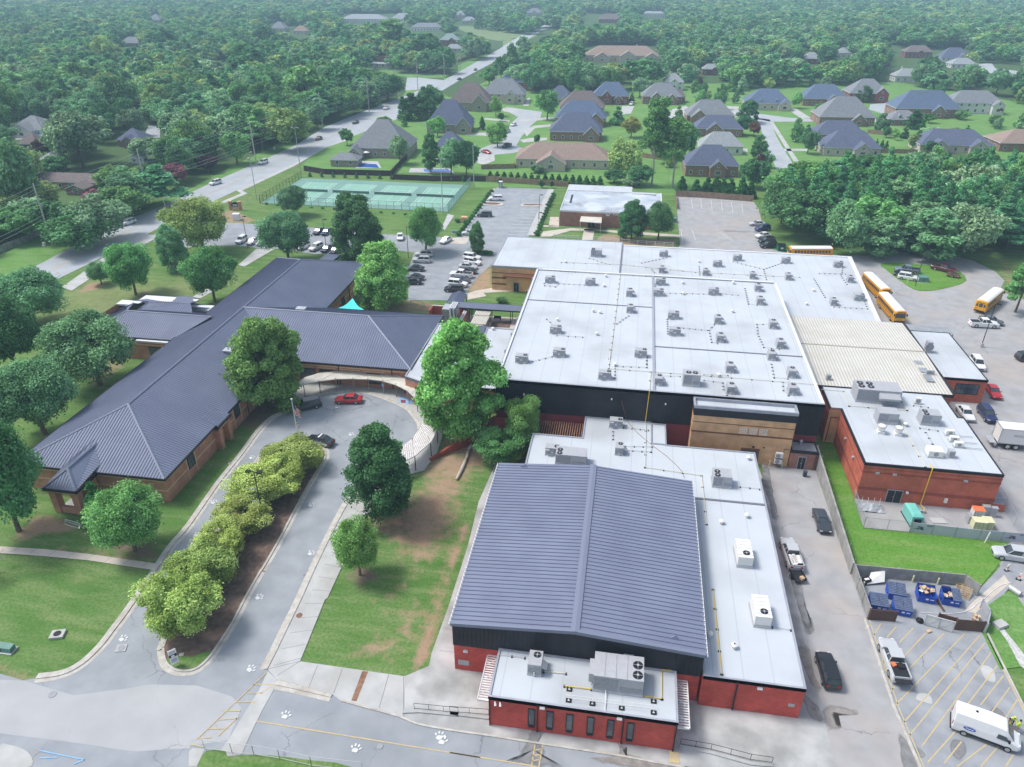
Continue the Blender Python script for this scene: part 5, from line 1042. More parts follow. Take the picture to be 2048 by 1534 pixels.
for tk,z,h,mt in(('f850,640 f815,930 f785,1170',Z9,'down the left half of the main roof','gas_pale'),('l790,0 l782,112 l1028,130 l1500,165 l1985,205',Z9,'bending along the front of the main roof','gas_pale'),('l1028,130 l1020,236',Z9,'from the bend to the black wall','gas_pale'),('f500,622 f850,645 f1000,652',Z9,'along the back left edge of the main roof','gas_pale'),
('f505,572 f860,585 f1290,630 f1900,660',Z6,'across the back wing','gas_pale'),('l1000,412 l995,690 l1325,738 l1355,1024',Z4,'over the low roof round the gymnasium','gas_pale'),('k1795,0 k1855,580',Z4,'down the east roof strip','gas_yellow'),
('k640,562 k790,575',4.2,'short from the small unit on the red entrance block','gas_pale'),('k780,660 k1150,705 k1445,748 k1445,550 k1510,555',4.2,'round the huge unit on the red entrance block','gas_yellow'),('h385,655 h570,670 h615,790 h1090,825 h1010,690',6.3,'round the long four-fan unit','gas_pale'),('h1010,880 h1240,1290',6.3,'slanting over the red block roof','gas_pale')):
 conduit(tk,z,'yellow gas pipe on roof blocks '+h,2.6,mt,.05,'gas_pipe','pipe')
q0=wally('l1021,242',101.1);mb=MB();mb.tube([(q0.x,101.6,10.1),(q0.x,101.1,10.1),(q0.x-.15,101.05,4.5)],.06,6);tag(mb.build('gas_pipe','gas_yellow'),'yellow gas pipe running down the long black wall','pipe')
# solar-like dark pads and white rails on the lobby roof
for i,tk in enumerate(('k810,755','k972,778','k1172,808','k1390,838','k815,680','k1390,762')):
 q=W(tk,4.2);t=thing('roof_anchor','dark square anchor pad on the red entrance block roof, '+['leftmost of the front row','second of the front row','third of the front row','rightmost of the front row','at the left end of the yellow pipe','at the right end of the yellow pipe'][i],'anchor pad',(q.x,q.y,4.2),group='dark anchor pads on the entrance roof')
 mb=MB();mb.box(-.28,.28,-.25,.25,0,.06);mb.build('pad','black_block',t,False);mb=MB();mb.cyl((0,0,.06),(0,0,.7),.03,n=5);mb.box(-.1,.1,-.1,.0,.06,.14);mb.build('post','unit_white',t,False)
mb=MB();a=[W(t,4.7)for t in('k790,715','k1410,790')];b=[W(t,4.7)for t in('k800,735','k1400,812')];mb.tube(a,.025,4);mb.tube(b,.025,4);mb.tube([W('k1062,680',4.6),W('k1058,832',4.3)],.05,4);tag(mb.build('safety_line','unit_white'),'thin white safety rails across the red entrance block roof','railing')
# ================================================================ SITE OBJECTS
# curved covered walkway
segs_out=[(-55.2,109.2),(-53.5,110.9),(-50.5,112.2),(-47.4,112.9),(-43.9,113.2),(-40.5,113.0),(-37.4,111.6),(-34.2,109.5),(-31.4,106.9),(-29.2,103.6),(-28.0,100.0),(-27.5,96.5),(-27.6,92.7),(-29.0,88.6),(-31.0,85.6)]
segs_in=[(-56.2,105.0),(-54.5,106.9),(-52.3,108.5),(-49.7,109.7),(-46.7,110.3),(-44.0,110.6),(-41.2,110.4),(-38.6,109.5),(-35.8,107.7),(-33.6,105.3),(-31.9,102.9),(-30.9,100.2),(-30.5,96.8),(-30.9,93.2),(-32.2,89.8)]
wk=thing('covered_walkway','curved covered walkway with cream metal roof panels round the drive loop','walkway',(-42,108,0))
for i in range(14):
 o0,o1,i0,i1=segs_out[i],segs_out[i+1],segs_in[i],segs_in[i+1];zz=2.78+.03*(i%2);late=i>=8
 mb=MB();P=[(i0[0],i0[1],zz-.08),(i1[0],i1[1],zz-.08),(o1[0],o1[1],zz+.12),(o0[0],o0[1],zz+.12)];mb.quad(*P);mb.quad(*[(x,y,z-.1)for x,y,z in P][::-1])
 for a,b in((0,1),(1,2),(2,3),(3,0)):p,q=P[a],P[b];mb.quad((p[0],p[1],p[2]-.14),(q[0],q[1],q[2]-.14),(q[0],q[1],q[2]+.02),(p[0],p[1],p[2]+.02))
 r_=mb.build('roof_panel','canopy_white' if late else 'canopy_cream',wk);dd=(o0[0]-i0[0]+o1[0]-i1[0],o0[1]-i0[1]+o1[1]-i1[1])
 mb=MB();ribs(mb,P,dd,.3 if late else.42,.05,.05 if late else.025);mb.build('panel_rib','canopy_rib' if late else 'canopy_cream',r_)
for i in range(1,14):
 for(x,y),s in((segs_in[i],.15),(segs_out[i],-.2)):
  c=Vector((-43,98));d=(Vector((x,y))-c).normalized();x2,y2=x+d.x*s,y+d.y*s;mb=MB();mb.box(x2-.06,x2+.06,y2-.06,y2+.06,.08,2.85);mb.build('post','canopy_rib' if s>0 else 'dark_cladding',wk)
  # accessible bay markings, signs
sheet('accessible_marking','line_blue','m985,800 m1060,805 m1090,840 m1040,860 m965,840',.1);sheet('accessible_marking','maroon_paint','m990,820 m1030,825 m1030,848 m990,845',.105)
def sign(tok,lab,w=.3,h=.45,hh=2.1,mt='white_paint',rz=0,post='steel'):
 c=W(tok);t=thing('road_sign',lab,'sign',(c.x,c.y,0),rz);mb=MB();mb.cyl((0,0,0),(0,0,hh),.035,n=6);mb.build('post',post,t,False)
 mb=MB();mb.box(-w/2,w/2,-.06,-.03,hh-h,hh);mb.build('sign_panel',mt,t,False);return t
s_=sign('m850,775','blue and white accessible parking sign under the curved walkway',.35,.5,2.2,'line_blue')
c=W('o1290,1035');t=thing('yard_sign','tall white yard sign with a dark picture band at the island tip','sign',(c.x,c.y,0),.8);mb=MB();mb.box(-.42,.42,-.03,.03,.5,2.6);pn=mb.build('sign_panel','white_paint',t,False)
mb=MB();mb.box(-.4,.4,-.05,-.03,1.55,1.95);mb.build('sign_band','black',pn,False);mb=MB();mb.box(-.2,.15,-.07,-.05,1.62,1.85);mb.build('sign_picture','white_paint',pn,False);mb=MB();mb.box(-.3,.3,-.045,-.03,2.1,2.4);mb.box(-.3,.3,-.045,-.03,.8,1.35);mb.build('sign_text_block','banner_grey',pn,False)
mb=MB();mb.cyl((.35,0,0),(.35,0,.6),.03,n=5);mb.cyl((-.35,0,0),(-.35,0,.6),.03,n=5);mb.build('stake','steel',t,False)
# flagpole
t=thing('flagpole','white flagpole with limp striped flag at the head of the island','flagpole',tuple(W('F599,892')));t.location.z=.1
mb=MB();mb.cyl((0,0,0),(0,0,8.5),.09,.05,8);mb.build('pole','white_paint',t,False);mb=MB();mb.lathe((0,0,8.5),[(.05,0),(.16,.1),(.16,.2),(.05,.3)],10);mb.build('ball','white_paint',t,False)
def limp_flag(z0,L,mt_l,name,w=.7):
 mb=MB();nC=9
 for k in range(nC):
  for s_i in range(8):
   pass
 cols=12;rows=14;vs=[]
 for r in range(rows+1):
  for c_ in range(cols+1):
   u=c_/cols;v=r/rows;x=.08+u*w*(.55+.45*v*.6);y=.12*math.sin(u*14+v*2)*(1-.3*v);z=z0-v*L-u*L*.45*(1-.2*v);vs.append((x,y,z))
 fs,ms=[],[]
 for r in range(rows):
  for c_ in range(cols):
   fs.append((r*(cols+1)+c_,r*(cols+1)+c_+1,(r+1)*(cols+1)+c_+1,(r+1)*(cols+1)+c_));ms.append((2 if(r<7 and c_<5)else r%2)if mt_l[0]=='us' else(1 if(r+c_//2)%5==0 else 0))
 mb.v=vs;mb.f=fs;mb.m=ms;o=mb.build(name,mt_l[1],t,False);return o
limp_flag(7.9,2.0,('us',['flag_red','white_paint','flag_blue']),'flag',1.25);limp_flag(4.6,1.0,('st',['white_paint','flag_red']),'lower_flag',.7)
mb=MB();mb.cyl((.5,-.5,0),(.5,-.5,4.2),.04,n=6);mb.build('halyard_pole','white_paint',t,False)
# light poles
def lamp(tok,h,lab,heads=1,mt='brown_panel',rz=0,base=False,arm=.7,cat='lamp post',mast=0,r=.09):
 c=W(tok);t=thing('lamp_post',lab,cat,(c.x,c.y,0),rz);z0=0
 if base:mb=MB();mb.cyl((0,0,0),(0,0,.9),.35,n=12);mb.build('base','concrete',t,False);z0=.9
 mb=MB();mb.cyl((0,0,z0),(0,0,h),r,r*.7,8);mb.build('pole',mt,t,False)
 if mast:mb=MB();mb.tube([(0,0,h-.1),(mast*.3,0,h+.5),(mast,0,h+.7)],.05,5);mb.build('arm',mt,t,False)
 for s in((1,)if heads==1 else(-1,1)):
  x=(mast or arm)*s;mb=MB();mb.box(min(0,x),max(0,x),-.04,.04,h-.1,h-.02)if not mast else None
  hz=h+.6 if mast else h-.12;mb.box(x-.35,x+.35,-.25,.25,hz,hz+.16);hd=mb.build('lamp_head','black' if mt!='steel' else 'steel',t,False)
  mb=MB();mb.box(x-.28,x+.28,-.2,.2,hz-.03,hz);mb.build('lens','white_paint',hd,False)
 return t
t_=lamp('F530,1052',9.2,'dark lamp post with two flat heads among the lime green island trees',2,'dark_cladding',arm=.8)
mb=MB();mb.box(-1.3,0,-.03,.03,6.2,6.3);mb.box(-1.3,0,-.03,.03,4.2,4.3);mb.build('banner_arm','grey_trim',t_,False)
lamp('F1830.3,572.8',8.8,'tall thin lamp post on the small green in the bus yard',1,'brown_panel');lamp('F1962,694',9.4,'tall lamp post on a round concrete base by the white pickup',1,'dark_cladding',base=True)
lamp('d1452,342',9.0,'brown lamp post at the end of the lawn beside the white parked cars',1,'rust');lamp('e522,580',8.5,'lamp post between the two big trees in the north parking lot',1);lamp('e1082,635',8.5,'brown lamp post by the silver cars in the parking lot',1)
lamp('e1973,370',7.5,'thin lamp post at the edge of the white path by the parking bays',1,'brown_panel');lamp('F1335,378',7.0,'thin steel pole between the round trees by the brick office',1,'steel',r=.06)
lamp('F948,378',14.8,'tall galvanised floodlight mast at the corner of the tennis courts',1,'steel',r=.16);lamp('F886,428',16.8,'tall floodlight mast with two heads in front of the tennis courts',2,'steel',r=.14,arm=1.1)
lamp('F514,400',15.5,'tall street light mast on the verge by the tennis court fence',1,'steel',r=.14);lamp('F601,340',15.5,'tall street light mast with twin heads beyond the tennis court fence',2,'steel',r=.14,arm=1.1);lamp('F619,325',9,'bare thin pole on the far verge of the main road',1,'steel',r=.08)
lamp('d990,200',7.5,'street light with a curved arm on the near side of the main road',1,'steel',mast=1.8,r=.1);lamp('q1648,630',3.5,'short sign post at the end of the bush row',1,'brown_panel',r=.05)
# ramp railings in front of the lobby
def railing(pts,lab,h=1.0,post=1.35,mt='black_metal',r=.025,name='railing',mid=False):
 P=[Vector((p[0],p[1],.1))for p in pts];t=thing(name,lab,'railing',tuple(P[0]));mb=MB();mb.tube([(p.x,p.y,h)for p in P],r,4);mb.tube([(p.x,p.y,h*.12+.1)for p in P],r,4)
 if mid:mb.tube([(p.x,p.y,h*.55)for p in P],r,4)
 mb.build('rail',mt,t)
 for a,b in zip(P[:-1],P[1:]):
  k=max(1,int((b-a).length/post))
  for i in range(k+1):p=a.lerp(b,i/k);mb=MB();mb.cyl((p.x,p.y,.05),(p.x,p.y,h),r,n=4);mb.build('post',mt,t)
 return t
railing(WS('r1600,748 r1900,778 k0,838 k265,858'),'black ramp railing on the concrete west of the red entrance block');railing(WS('k1570,1060 k1780,1095 k2048,1165 j325,1118'),'black ramp railing on the concrete east of the red entrance block')
for pts,lab in((WS('r1520,770 r1630,765 r1900,790 k0,848 k265,880'),'low concrete ramp kerb west of the red entrance block'),(WS('k1565,1072 k1780,1115 k2048,1190 j330,1135'),'low concrete ramp kerb east of the red entrance block')):
 mb=MB();strip(mb,pts,.35,0,.22);struct(mb.build('kerb','stained_concrete'))
railing(WS('e1040,940 e1100,945 e1190,975'),'short metal gate and railing by the parking lot',1.2,1.5);
# chain link fence at the very bottom
railing(WS('p1500,985 p1700,1015 p1860,1030 p2048,1060 r900,1140 r1250,1180'),'thin chain-link fence along the grass at the bottom of the picture',1.6,3.0,'steel')
# tree log lying on the slope
P=[W(t)+Vector((0,0,.25))for t in('t1200,235','t1235,170','t1275,80','t1295,10','m1570,1190')];mb=MB()
for i in range(4):mb.cyl(P[i],P[i+1],.22+.05*(i%2),.27,8)
tag(mb.build('fallen_log','pale_path',smooth=True),'pale fallen log lying on the bare slope below the curved walkway','log')
# red sloped retaining wall by the big tree
t=thing('retaining_wall','red retaining wall sloping down from the black wall beside the big tree','wall',(-21,99,0));a=W('m1400,1110');b=(-19.0,100.6);mb=MB();a2=(-27.6,91.5)
mb.add([(a2[0],a2[1],0),(b[0],b[1],0),(b[0],b[1],3.4),(a2[0],a2[1],.3),(a2[0]-.3,a2[1]+.25,0),(b[0]-.3,b[1]+.25,0),(b[0]-.3,b[1]+.25,3.4),(a2[0]-.3,a2[1]+.25,.3)],[(0,1,2,3),(5,4,7,6),(3,2,6,7),(4,0,3,7),(1,5,6,2)]);mb.build('wall','dark_brick',t)
mb=MB();mb.box(-19,-12.1,100.5,100.75,0,3.4);mb.build('return_wall','red_paint',t)
# east retaining wall along the alley with a low rail
t=thing('retaining_wall','long weathered concrete retaining wall between the alley and the grass bank','wall',(31.1,85,0));mb=MB();mb.add([(31.0,76,0),(31.25,76,0),(31.25,101,0),(31.0,101,0),(31.0,76,1.9),(31.25,76,1.9),(31.25,101,3.0),(31.0,101,3.0)],[(3,2,1,0),(4,5,6,7),(0,1,5,4),(1,2,6,5),(2,3,7,6),(3,0,4,7)]);mb.build('wall','grey_fence',t)
mb=MB()
for i in range(10):y=76.5+i*2.7;mb.cyl((31.35,y,0),(31.35,y,2.3+(y-76)*.04),.03,n=4)
mb.build('fence_post','steel',t)
sheet('lawn','grass_lime',[(31.25,76.1),(44.6,76.3),(45.6,75.2),(49.4,79.8),(52,83.0),(53.2,85.4),(40.7,85.5),(34.9,85.5),(35.2,92.1),(35.2,106.8),(33.7,106.8),(31.25,101)],.09)
def board_wall(pts,h,lab,mt,name='board_fence',th=.12,panel=2.4,cap=False,cat='fence',posts=None):
 P=[Vector((p[0],p[1]))for p in pts];t=thing(name,lab,cat,(P[0].x,P[0].y,0));mb=MB();strip(mb,P,th,.03,h);mb.build('panel',mt,t);mb=MB()
 for a,b in zip(P[:-1],P[1:]):
  k=max(1,int((b-a).length/panel));d=(b-a).normalized();nn=Vector((-d.y,d.x))
  for i in range(k+1):p=a.lerp(b,i/k);mb.obox((p.x,p.y,0),(.12,th+.12,h+.06),math.atan2(d.y,d.x))
  if cap:strip(mb,[a,b],th+.1,h+.0,h+.06)
 mb.build('fence_post',posts or mt,t);return t
board_wall([(31.35,75.9),(44.3,76.2),(45.4,74.6)],1.8,'weathered grey board fence behind the blue dumpsters','grey_fence');board_wall([(31.3,75.9),(31.35,68.6)],1.8,'weathered grey board fence on the alley side of the dumpster pen','grey_fence')
for k,(tk,lab)in enumerate((('i780,1270','left'),)):
 pass
a,b=W('i770,1268'),W('i985,1285');board_wall([a,b],1.7,'brown metal gate leaf on the left of the dumpster pen','brown_panel','pen_gate',.08,9,cat='gate')
a,b=W('i1475,1350'),W('i1700,1370');board_wall([a,b],1.7,'brown metal gate leaf on the right of the dumpster pen','brown_panel','pen_gate',.08,9,cat='gate');board_wall([W('i1330,1290'),W('i1470,1330')],1.5,'narrow brown panel behind the open pale gate','brown_panel','pen_gate',.08,9,cat='gate')
a,b=W('i1225,1310'),W('i1455,1372');t=thing('pen_gate','pale metal gate leaf with diagonal bracing standing open at the dumpster pen','gate',tuple(a));mb=MB();strip(mb,[a,b],.05,.1,1.7);mb.build('panel','unit_white',t)
mb=MB();m_=(a+b)/2;dd=(b-a).normalized();nn=Vector((dd.y,-dd.x,0))*.06
for p,q in((a+Vector((0,0,.1)),a+Vector((0,0,1.7))),(b+Vector((0,0,.1)),b+Vector((0,0,1.7))),(m_+Vector((0,0,.1)),m_+Vector((0,0,1.7))),(a+Vector((0,0,.2)),m_+Vector((0,0,1.6))),(m_+Vector((0,0,.2)),b+Vector((0,0,1.6))),(a+Vector((0,0,1.65)),b+Vector((0,0,1.65))),(a+Vector((0,0,.15)),b+Vector((0,0,.15)))):mb.cyl(p+nn,q+nn,.04,n=4)
mb.build('brace','steel',t)
board_wall([W('i1720,1375'),W('i1745,1270'),W('i1690,1175')],1.5,'grey metal side fence at the right of the dumpster pen','steel',cat='fence')
# bollards
def bollard(tok,lab,mt='pale_yellow',h=1.1,grp='pale yellow bollards'):
 c=W(tok);mb=MB();mb.lathe((c.x,c.y,0),[(.1,0),(.1,h-.05),(.06,h)],10);tag(mb.build('bollard',mt),lab,'bollard',grp)
for tk,h in(('i725,1010','at the left end of the dumpster row'),('i850,920','behind the leftmost rubbish pile'),('i932,925','behind the upper left dumpster'),('i1055,930','right of the upper left dumpster'),('i1130,960','left of the open blue dumpster'),('i1265,950','behind the open blue dumpster'),('i1335,980','between the two open dumpsters'),('i1472,960','behind the rightmost dumpster'),
('l1720,680','left of the condensers at the tan wall'),('l1793,690','right of the condensers at the tan wall'),('l1862,685','beside the black entry door'),('g1215,780','left one of two on the small green'),('g1250,808','right one of two on the small green')):bollard(tk,'pale bollard '+h)
c=W('i1725,640');mb=MB();mb.cyl((c.x,c.y,0),(c.x+.15,c.y,1.9),.09,n=8);tag(mb.build('marker_post','unit_white'),'leaning white marker post at the corner of the grass yard','post')
# dumpsters
def dumpster(tok,rz,lab,lid=True,fill=None):
 c=W(tok);t=thing('dumpster',lab,'dumpster',(c.x,c.y,.1),rz,'blue dumpsters in the pen');hw,hd=.95,.8
 mb=MB();vs=[(-hw,-hd,0),(hw,-hd,0),(hw,hd,0),(-hw,hd,0),(-hw-.05,-hd-.1,1.05),(hw+.05,-hd-.1,1.05),(hw+.05,hd,1.45),(-hw-.05,hd,1.45)]
 mb.add(vs,[(3,2,1,0),(0,1,5,4),(1,2,6,5),(2,3,7,6),(3,0,4,7)]);mb.box(-hw-.12,-hw-.02,-.4,.3,.55,.7);mb.box(hw+.02,hw+.12,-.4,.3,.55,.7)
 mb.add([(-hw,-hd+.1,.3),(hw,-hd+.1,.3),(hw,hd-.1,.3),(-hw,hd-.1,.3)],[(0,1,2,3)]);mb.build('bin','dumpster_blue',t,False)
 for s in(-1,1):
  if not lid and s==1 and fill=='half':pass
  if lid or(fill=='half' and s==1):
   mb=MB();x0,x1=(-hw-.05,-.02)if s<0 else(.02,hw+.05);mb.add([(x0,-hd-.15,1.07),(x1,-hd-.15,1.07),(x1,hd,1.5),(x0,hd,1.5)],[(0,1,2,3)])
   for i in range(7):y=-hd+.05+i*.22;z=1.07+.43*(y+hd+.15)/(2*hd+.15);mb.box(x0+.05,x1-.05,y,y+.08,z,z+.06)
   mb.build('lid','lid_blue',t,False)
  else:
   mb=MB();x0,x1=(-hw-.05,-.02)if s<0 else(.02,hw+.05);mb.box(x0,x1,hd+.02,hd+.08,.5,1.55);mb.build('lid','lid_blue',t,False)
 mb=MB();mb.box(-.15,.15,-hd-.12,-hd-.09,.55,.75);mb.box(.35,.75,-hd-.115,-hd-.09,.6,.7);mb.build('decal','white_paint',t,False);return t
dumpster('i985,1075',-.1,'closed blue dumpster with ribbed lids, upper one of the left three');dumpster('i840,1165',-.08,'closed blue dumpster with ribbed lids, lower left of three');dumpster('i1035,1200',-.12,'closed blue dumpster with ribbed lids, lower right of three')
dumpster('i1230,1095',-.12,'open blue dumpster full of cardboard',False);dumpster('i1430,1120',-.1,'blue dumpster with one lid open at the right end of the pen',False,'half')
random.seed(3)
def heap(tok,z,lab,n=14,s=.9,mts=('cardboard','unit_white','pine_wood'),name='rubbish_heap'):
 c=W(tok);mb=MB()
 for i in range(n):mb.obox((c.x+random.uniform(-s,s),c.y+random.uniform(-s*.6,s*.6),z+random.uniform(0,.35)),(random.uniform(.25,.6),random.uniform(.2,.45),random.uniform(.05,.3)),random.uniform(0,3),random.randrange(len(mts)),random.uniform(-.6,.6))
 tag(mb.build(name,list(mts)),lab,'rubbish',kind='stuff')
heap('i1230,1075',.9,'loose cardboard piled in the open blue dumpster',16,.75);heap('i1400,1105',.75,'loose rubbish inside the half-open dumpster',9,.5);heap('i1660,1265',.15,'scrap cardboard behind the right gate',7,.5)
c=W('i830,960');t=thing('metal_sheet','bent pale metal sheet leaning at the left of the dumpsters','sheet metal',tuple(c));mb=MB();mb.add([(-1.3,-.9,.3),(.9,-.3,.5),(1.1,.9,1.3),(-.6,.6,1.0),(-1.3,-.9,.26),(.9,-.3,.46),(1.1,.9,1.26),(-.6,.6,.96)],[(0,1,2,3),(7,6,5,4),(0,4,5,1),(1,5,6,2),(2,6,7,3),(3,7,4,0)]);mb.build('sheet','unit_white',t,False)
c=W('i740,970');t=thing('old_appliance','black and white broken appliance in the corner of the pen','appliance',tuple(c));mb=MB();mb.obox((0,0,0),(1.2,.7,.8),.4);mb.build('case','black',t,False);mb=MB();mb.obox((.1,-.1,.8),(.6,.3,.08),.4);mb.build('panel','white_paint',t,False)
for tk,rz,lab in(('i1560,1070',-.5,'broken wooden pallet leaning beside the rightmost dumpster'),('i1530,990',-.3,'pale wooden board stack behind the rightmost dumpster')):
 c=W(tk);t=thing('wooden_pallet',lab,'pallet',tuple(c),rz,'pallets in the dumpster pen');mb=MB()
 for i in range(6):mb.add([(-.6,-.7+i*.25,.15+i*.13),(.6,-.7+i*.25,.15+i*.13),(.6,-.55+i*.25,.23+i*.13),(-.6,-.55+i*.25,.23+i*.13)],[(0,1,2,3),(3,2,1,0)])
 mb.build('slats','pine_wood',t,False);mb=MB()
 for x in(-.55,0,.55):mb.add([(x-.04,-.75,.05),(x+.04,-.75,.05),(x+.04,.8,.85),(x-.04,.8,.85),(x-.04,-.75,-.03),(x+.04,-.75,-.03),(x+.04,.8,.77),(x-.04,.8,.77)],[(0,1,2,3),(0,4,5,1),(3,7,4,0),(1,5,6,2)])
 mb.build('runner','pine_wood',t,False)
c=W('i1190,1285');mb=MB();mb.lathe((c.x,c.y,.05),[(.3,0),(.45,.15),(.38,.35),(.12,.5),(.06,.6)],9);tag(mb.build('bin_bag','black',smooth=True),'black rubbish bag lying by the open pale gate','rubbish bag')
c=W('i1265,1370');mb=MB();mb.obox((c.x,c.y,.08),(.6,.35,.2),.5);tag(mb.build('carton','cardboard'),'flattened carton on the lot in front of the pale gate','carton')
a,b=W('i1310,1080'),W('i1390,1205');mb=MB();strip(mb,[a,b],.22,.1,.25);tag(mb.build('timber_beam','brown_panel'),'dark timber beam lying between the two open dumpsters','beam')
mb=MB();mb.tube([tuple(p+Vector((0,0,.14)))for p in smooth(WS('w345,795 w240,830 w120,930 w0,1020 i1650,1160 i1560,1210 i1400,1225 i1200,1215'),3)],.035,4);tag(mb.build('hose','white_paint'),'thin white hose snaking from the grey lot into the dumpster pen','hose')
c=W('i248,95');mb=MB();mb.lathe((c.x,c.y,.08),[(.28,0),(.32,.85),(.34,.9),(.2,.95)],12);tag(mb.build('trash_can','navy_cloth'),'dark blue round trash can in the alley by the retaining wall','trash can')
# ---- fenced service yard behind the red block
def chain_fence(pts,lab,h=1.9,mesh_='steel',step=2.6):
 P=[Vector((p[0],p[1]))for p in pts];t=thing('chain_fence',lab,'fence',(P[0].x,P[0].y,0));mb=MB()
 for a,b in zip(P[:-1],P[1:]):
  L=(b-a).length;k=int(L/.18)
  for i in range(k):
   p=a.lerp(b,i/k);q=a.lerp(b,min(1,(i+2.0*h/.9*.18*2.5)/k)if False else min(1,i/k+h*.5/L));mb.cyl((p.x,p.y,.1),(q.x,q.y,h),.008,n=3,cap=False);mb.cyl((q.x,q.y,.1),(p.x,p.y,h),.008,n=3,cap=False)
  mb.tube([(a.x,a.y,h),(b.x,b.y,h)],.03,4)
 mb.build('wire_mesh',mesh_,t);
 for a,b in zip(P[:-1],P[1:]):
  k=max(1,int((b-a).length/step))
  for i in range(k+1):p=a.lerp(b,i/k);mb=MB();mb.cyl((p.x,p.y,0),(p.x,p.y,h+.05),.035,n=5);mb.build('fence_post',mesh_,t)
 return t
chain_fence([(34.9,91.9),(34.9,85.6),(40.9,85.6)],'galvanised chain-link fence round the west corner of the service yard')
P=[W('i1105,552'),W('i1285,572'),W('i1472,594'),W('i1670,615'),W('i1850,630'),W('i2040,645')]
for i in range(5):
 a,b=P[i],P[i+1];t=thing('fence_banner',['grey fence banner with a dark printed emblem at the left end of the yard fence','plain grey fence banner next to the left printed one','plain grey fence banner in the middle of the yard fence','plain grey fence banner behind the leaning white post','grey fence banner with a dark printed emblem at the right end by the silver car'][i],'banner',tuple(a),group='grey banners on the yard fence')
 mb=MB();strip(mb,[a,b-(b-a)*.015],.05,.15,1.75);pn=mb.build('fabric','banner_grey',t);mb=MB();mb.cyl((a.x,a.y,0),(a.x,a.y,1.8),.04,n=5);mb.cyl((b.x,b.y,0),(b.x,b.y,1.8),.04,n=5);mb.build('fence_post','steel',t)
 if i in(0,4):
  d=(b-a).normalized();nn=Vector((d.y,-d.x,0))*.05;ang=math.atan2(d.y,d.x);mid=a.lerp(b,.42);mb=MB();rs=random.Random(5)
  def pt(u,v):return mid+nn+d*u+Vector((0,0,.95+v))
  for(u,v,w_,h_)in((-.1,.22,.5,.16),(.25,.12,.35,.2),(.0,-.02,.8,.14),(.3,-.18,.45,.16),(-.45,-.12,.28,.1),(-.7,-.2,.2,.09),(-.2,-.2,.3,.09)):
   pp=[pt(u-w_/2,v-h_/2),pt(u+w_/2*.8,v-h_/2-.03),pt(u+w_/2,v+h_/2-.02),pt(u-w_/2*.7,v+h_/2)];mb.quad(*pp)
  mb.build('emblem','car_navy',pn);o=lettering('banner_text','DMS',.36,'car_navy',pn,(0,0,0),(R_(90),0,ang),.01);o.location=(a.lerp(b,.83)+nn*1.2+Vector((0,0,1.45)))-Vector(t.location)
chain_fence([(55.4,93.2),(55.4,85.5)],'chain-link fence on the east side of the service yard, beside the driveway',1.9)
# teal generator, cabinets
c=W('i1130,490');t=thing('generator','teal generator enclosure in the service yard at the foot of the yellow pipe','generator',(41.9+.0,88.6,0),.08);mb=MB();mb.box(-.75,.75,-1.6,1.5,.15,1.7);bv=mb.build('enclosure','teal',t,False)
mb=MB();mb.add([(-.75,-1.6,1.7),(.75,-1.6,1.7),(.75,1.5,1.7),(-.75,1.5,1.7),(-.5,-1.2,1.95),(.5,-1.2,1.95),(.5,1.2,1.95),(-.5,1.2,1.95)],[(0,1,5,4),(1,2,6,5),(2,3,7,6),(3,0,4,7),(4,5,6,7)]);mb.build('hood','teal',t,False)
mb=MB();mb.box(-.45,.5,-1.65,-1.6,.7,1.35);mb.build('grille','black',t,False);mb=MB();mb.box(-.85,.85,-1.7,1.6,0,.15);mb.build('skid','black_metal',t,False)
def cabinet(x,y,w_,d_,h_,mt,lab,name='utility_cabinet',rz=0,top=None):
 t=thing(name,lab,'cabinet',(x,y,.05),rz);mb=MB();mb.box(-w_/2,w_/2,-d_/2,d_/2,.05,h_);mb.build('case',mt,t,False);mb=MB();mb.box(-w_/2-.05,w_/2+.05,-d_/2-.05,d_/2+.05,h_,h_+.06);mb.build('lid',top or mt,t,False)
 mb=MB()
 for i in range(3):mb.box(-w_/2+.1+i*w_/3.2,-w_/2+.14+i*w_/3.2,-d_/2-.02,-d_/2,.2,h_-.1)
 mb.build('door_seam','unit_face',t,False);return t
cabinet(51.0,90.6,1.4,1.1,1.4,'unit_white','white cabinet with a rusty orange top by the red wall',top='orange');cabinet(52.3,91.3,1.0,.6,1.5,'steel','grey steel cabinet leaning on the red wall, left of two');cabinet(53.2,91.1,.8,.5,1.5,'steel','blue grey steel cabinet leaning on the red wall, right of two')
cabinet(50.3,88.2,1.6,1.2,1.3,'pale_yellow','pale yellow cabinet with ribbed sides in the yard, front one');cabinet(51.5,88.5,1.2,1.3,1.25,'pale_yellow','plain pale yellow cabinet in the yard, behind the ribbed one');cabinet(49.5,89.3,.5,1.0,1.2,'steel','narrow blue grey locker beside the pale yellow cabinets')
sheet('concrete_pad','concrete','i1265,435 i1380,440 i1425,485 i1300,480',.13)
c=W('i790,360');t=thing('tarp_heap','grey tarpaulin draped over a heap in the west corner of the yard','tarpaulin',(c.x,c.y,.05));rs=random.Random(11);vs=[]
for j in range(7):
 for i in range(9):u,v=i/8-.5,j/6-.5;vs.append((u*3.4,v*1.8,max(.05,.95*math.exp(-(u*u*5+v*v*7))+rs.uniform(-.14,.14))))
mb=MB();mb.add(vs,[(j*9+i,j*9+i+1,(j+1)*9+i+1,(j+1)*9+i)for j in range(6)for i in range(8)]);mb.build('cloth','unit_grey',t,False);mb=MB()
for i in range(4):mb.cyl((-1.2+i*.8,.5,.3),(-1.1+i*.8,.9,1.3),.025,n=4)
mb.build('pole','white_paint',t,False)
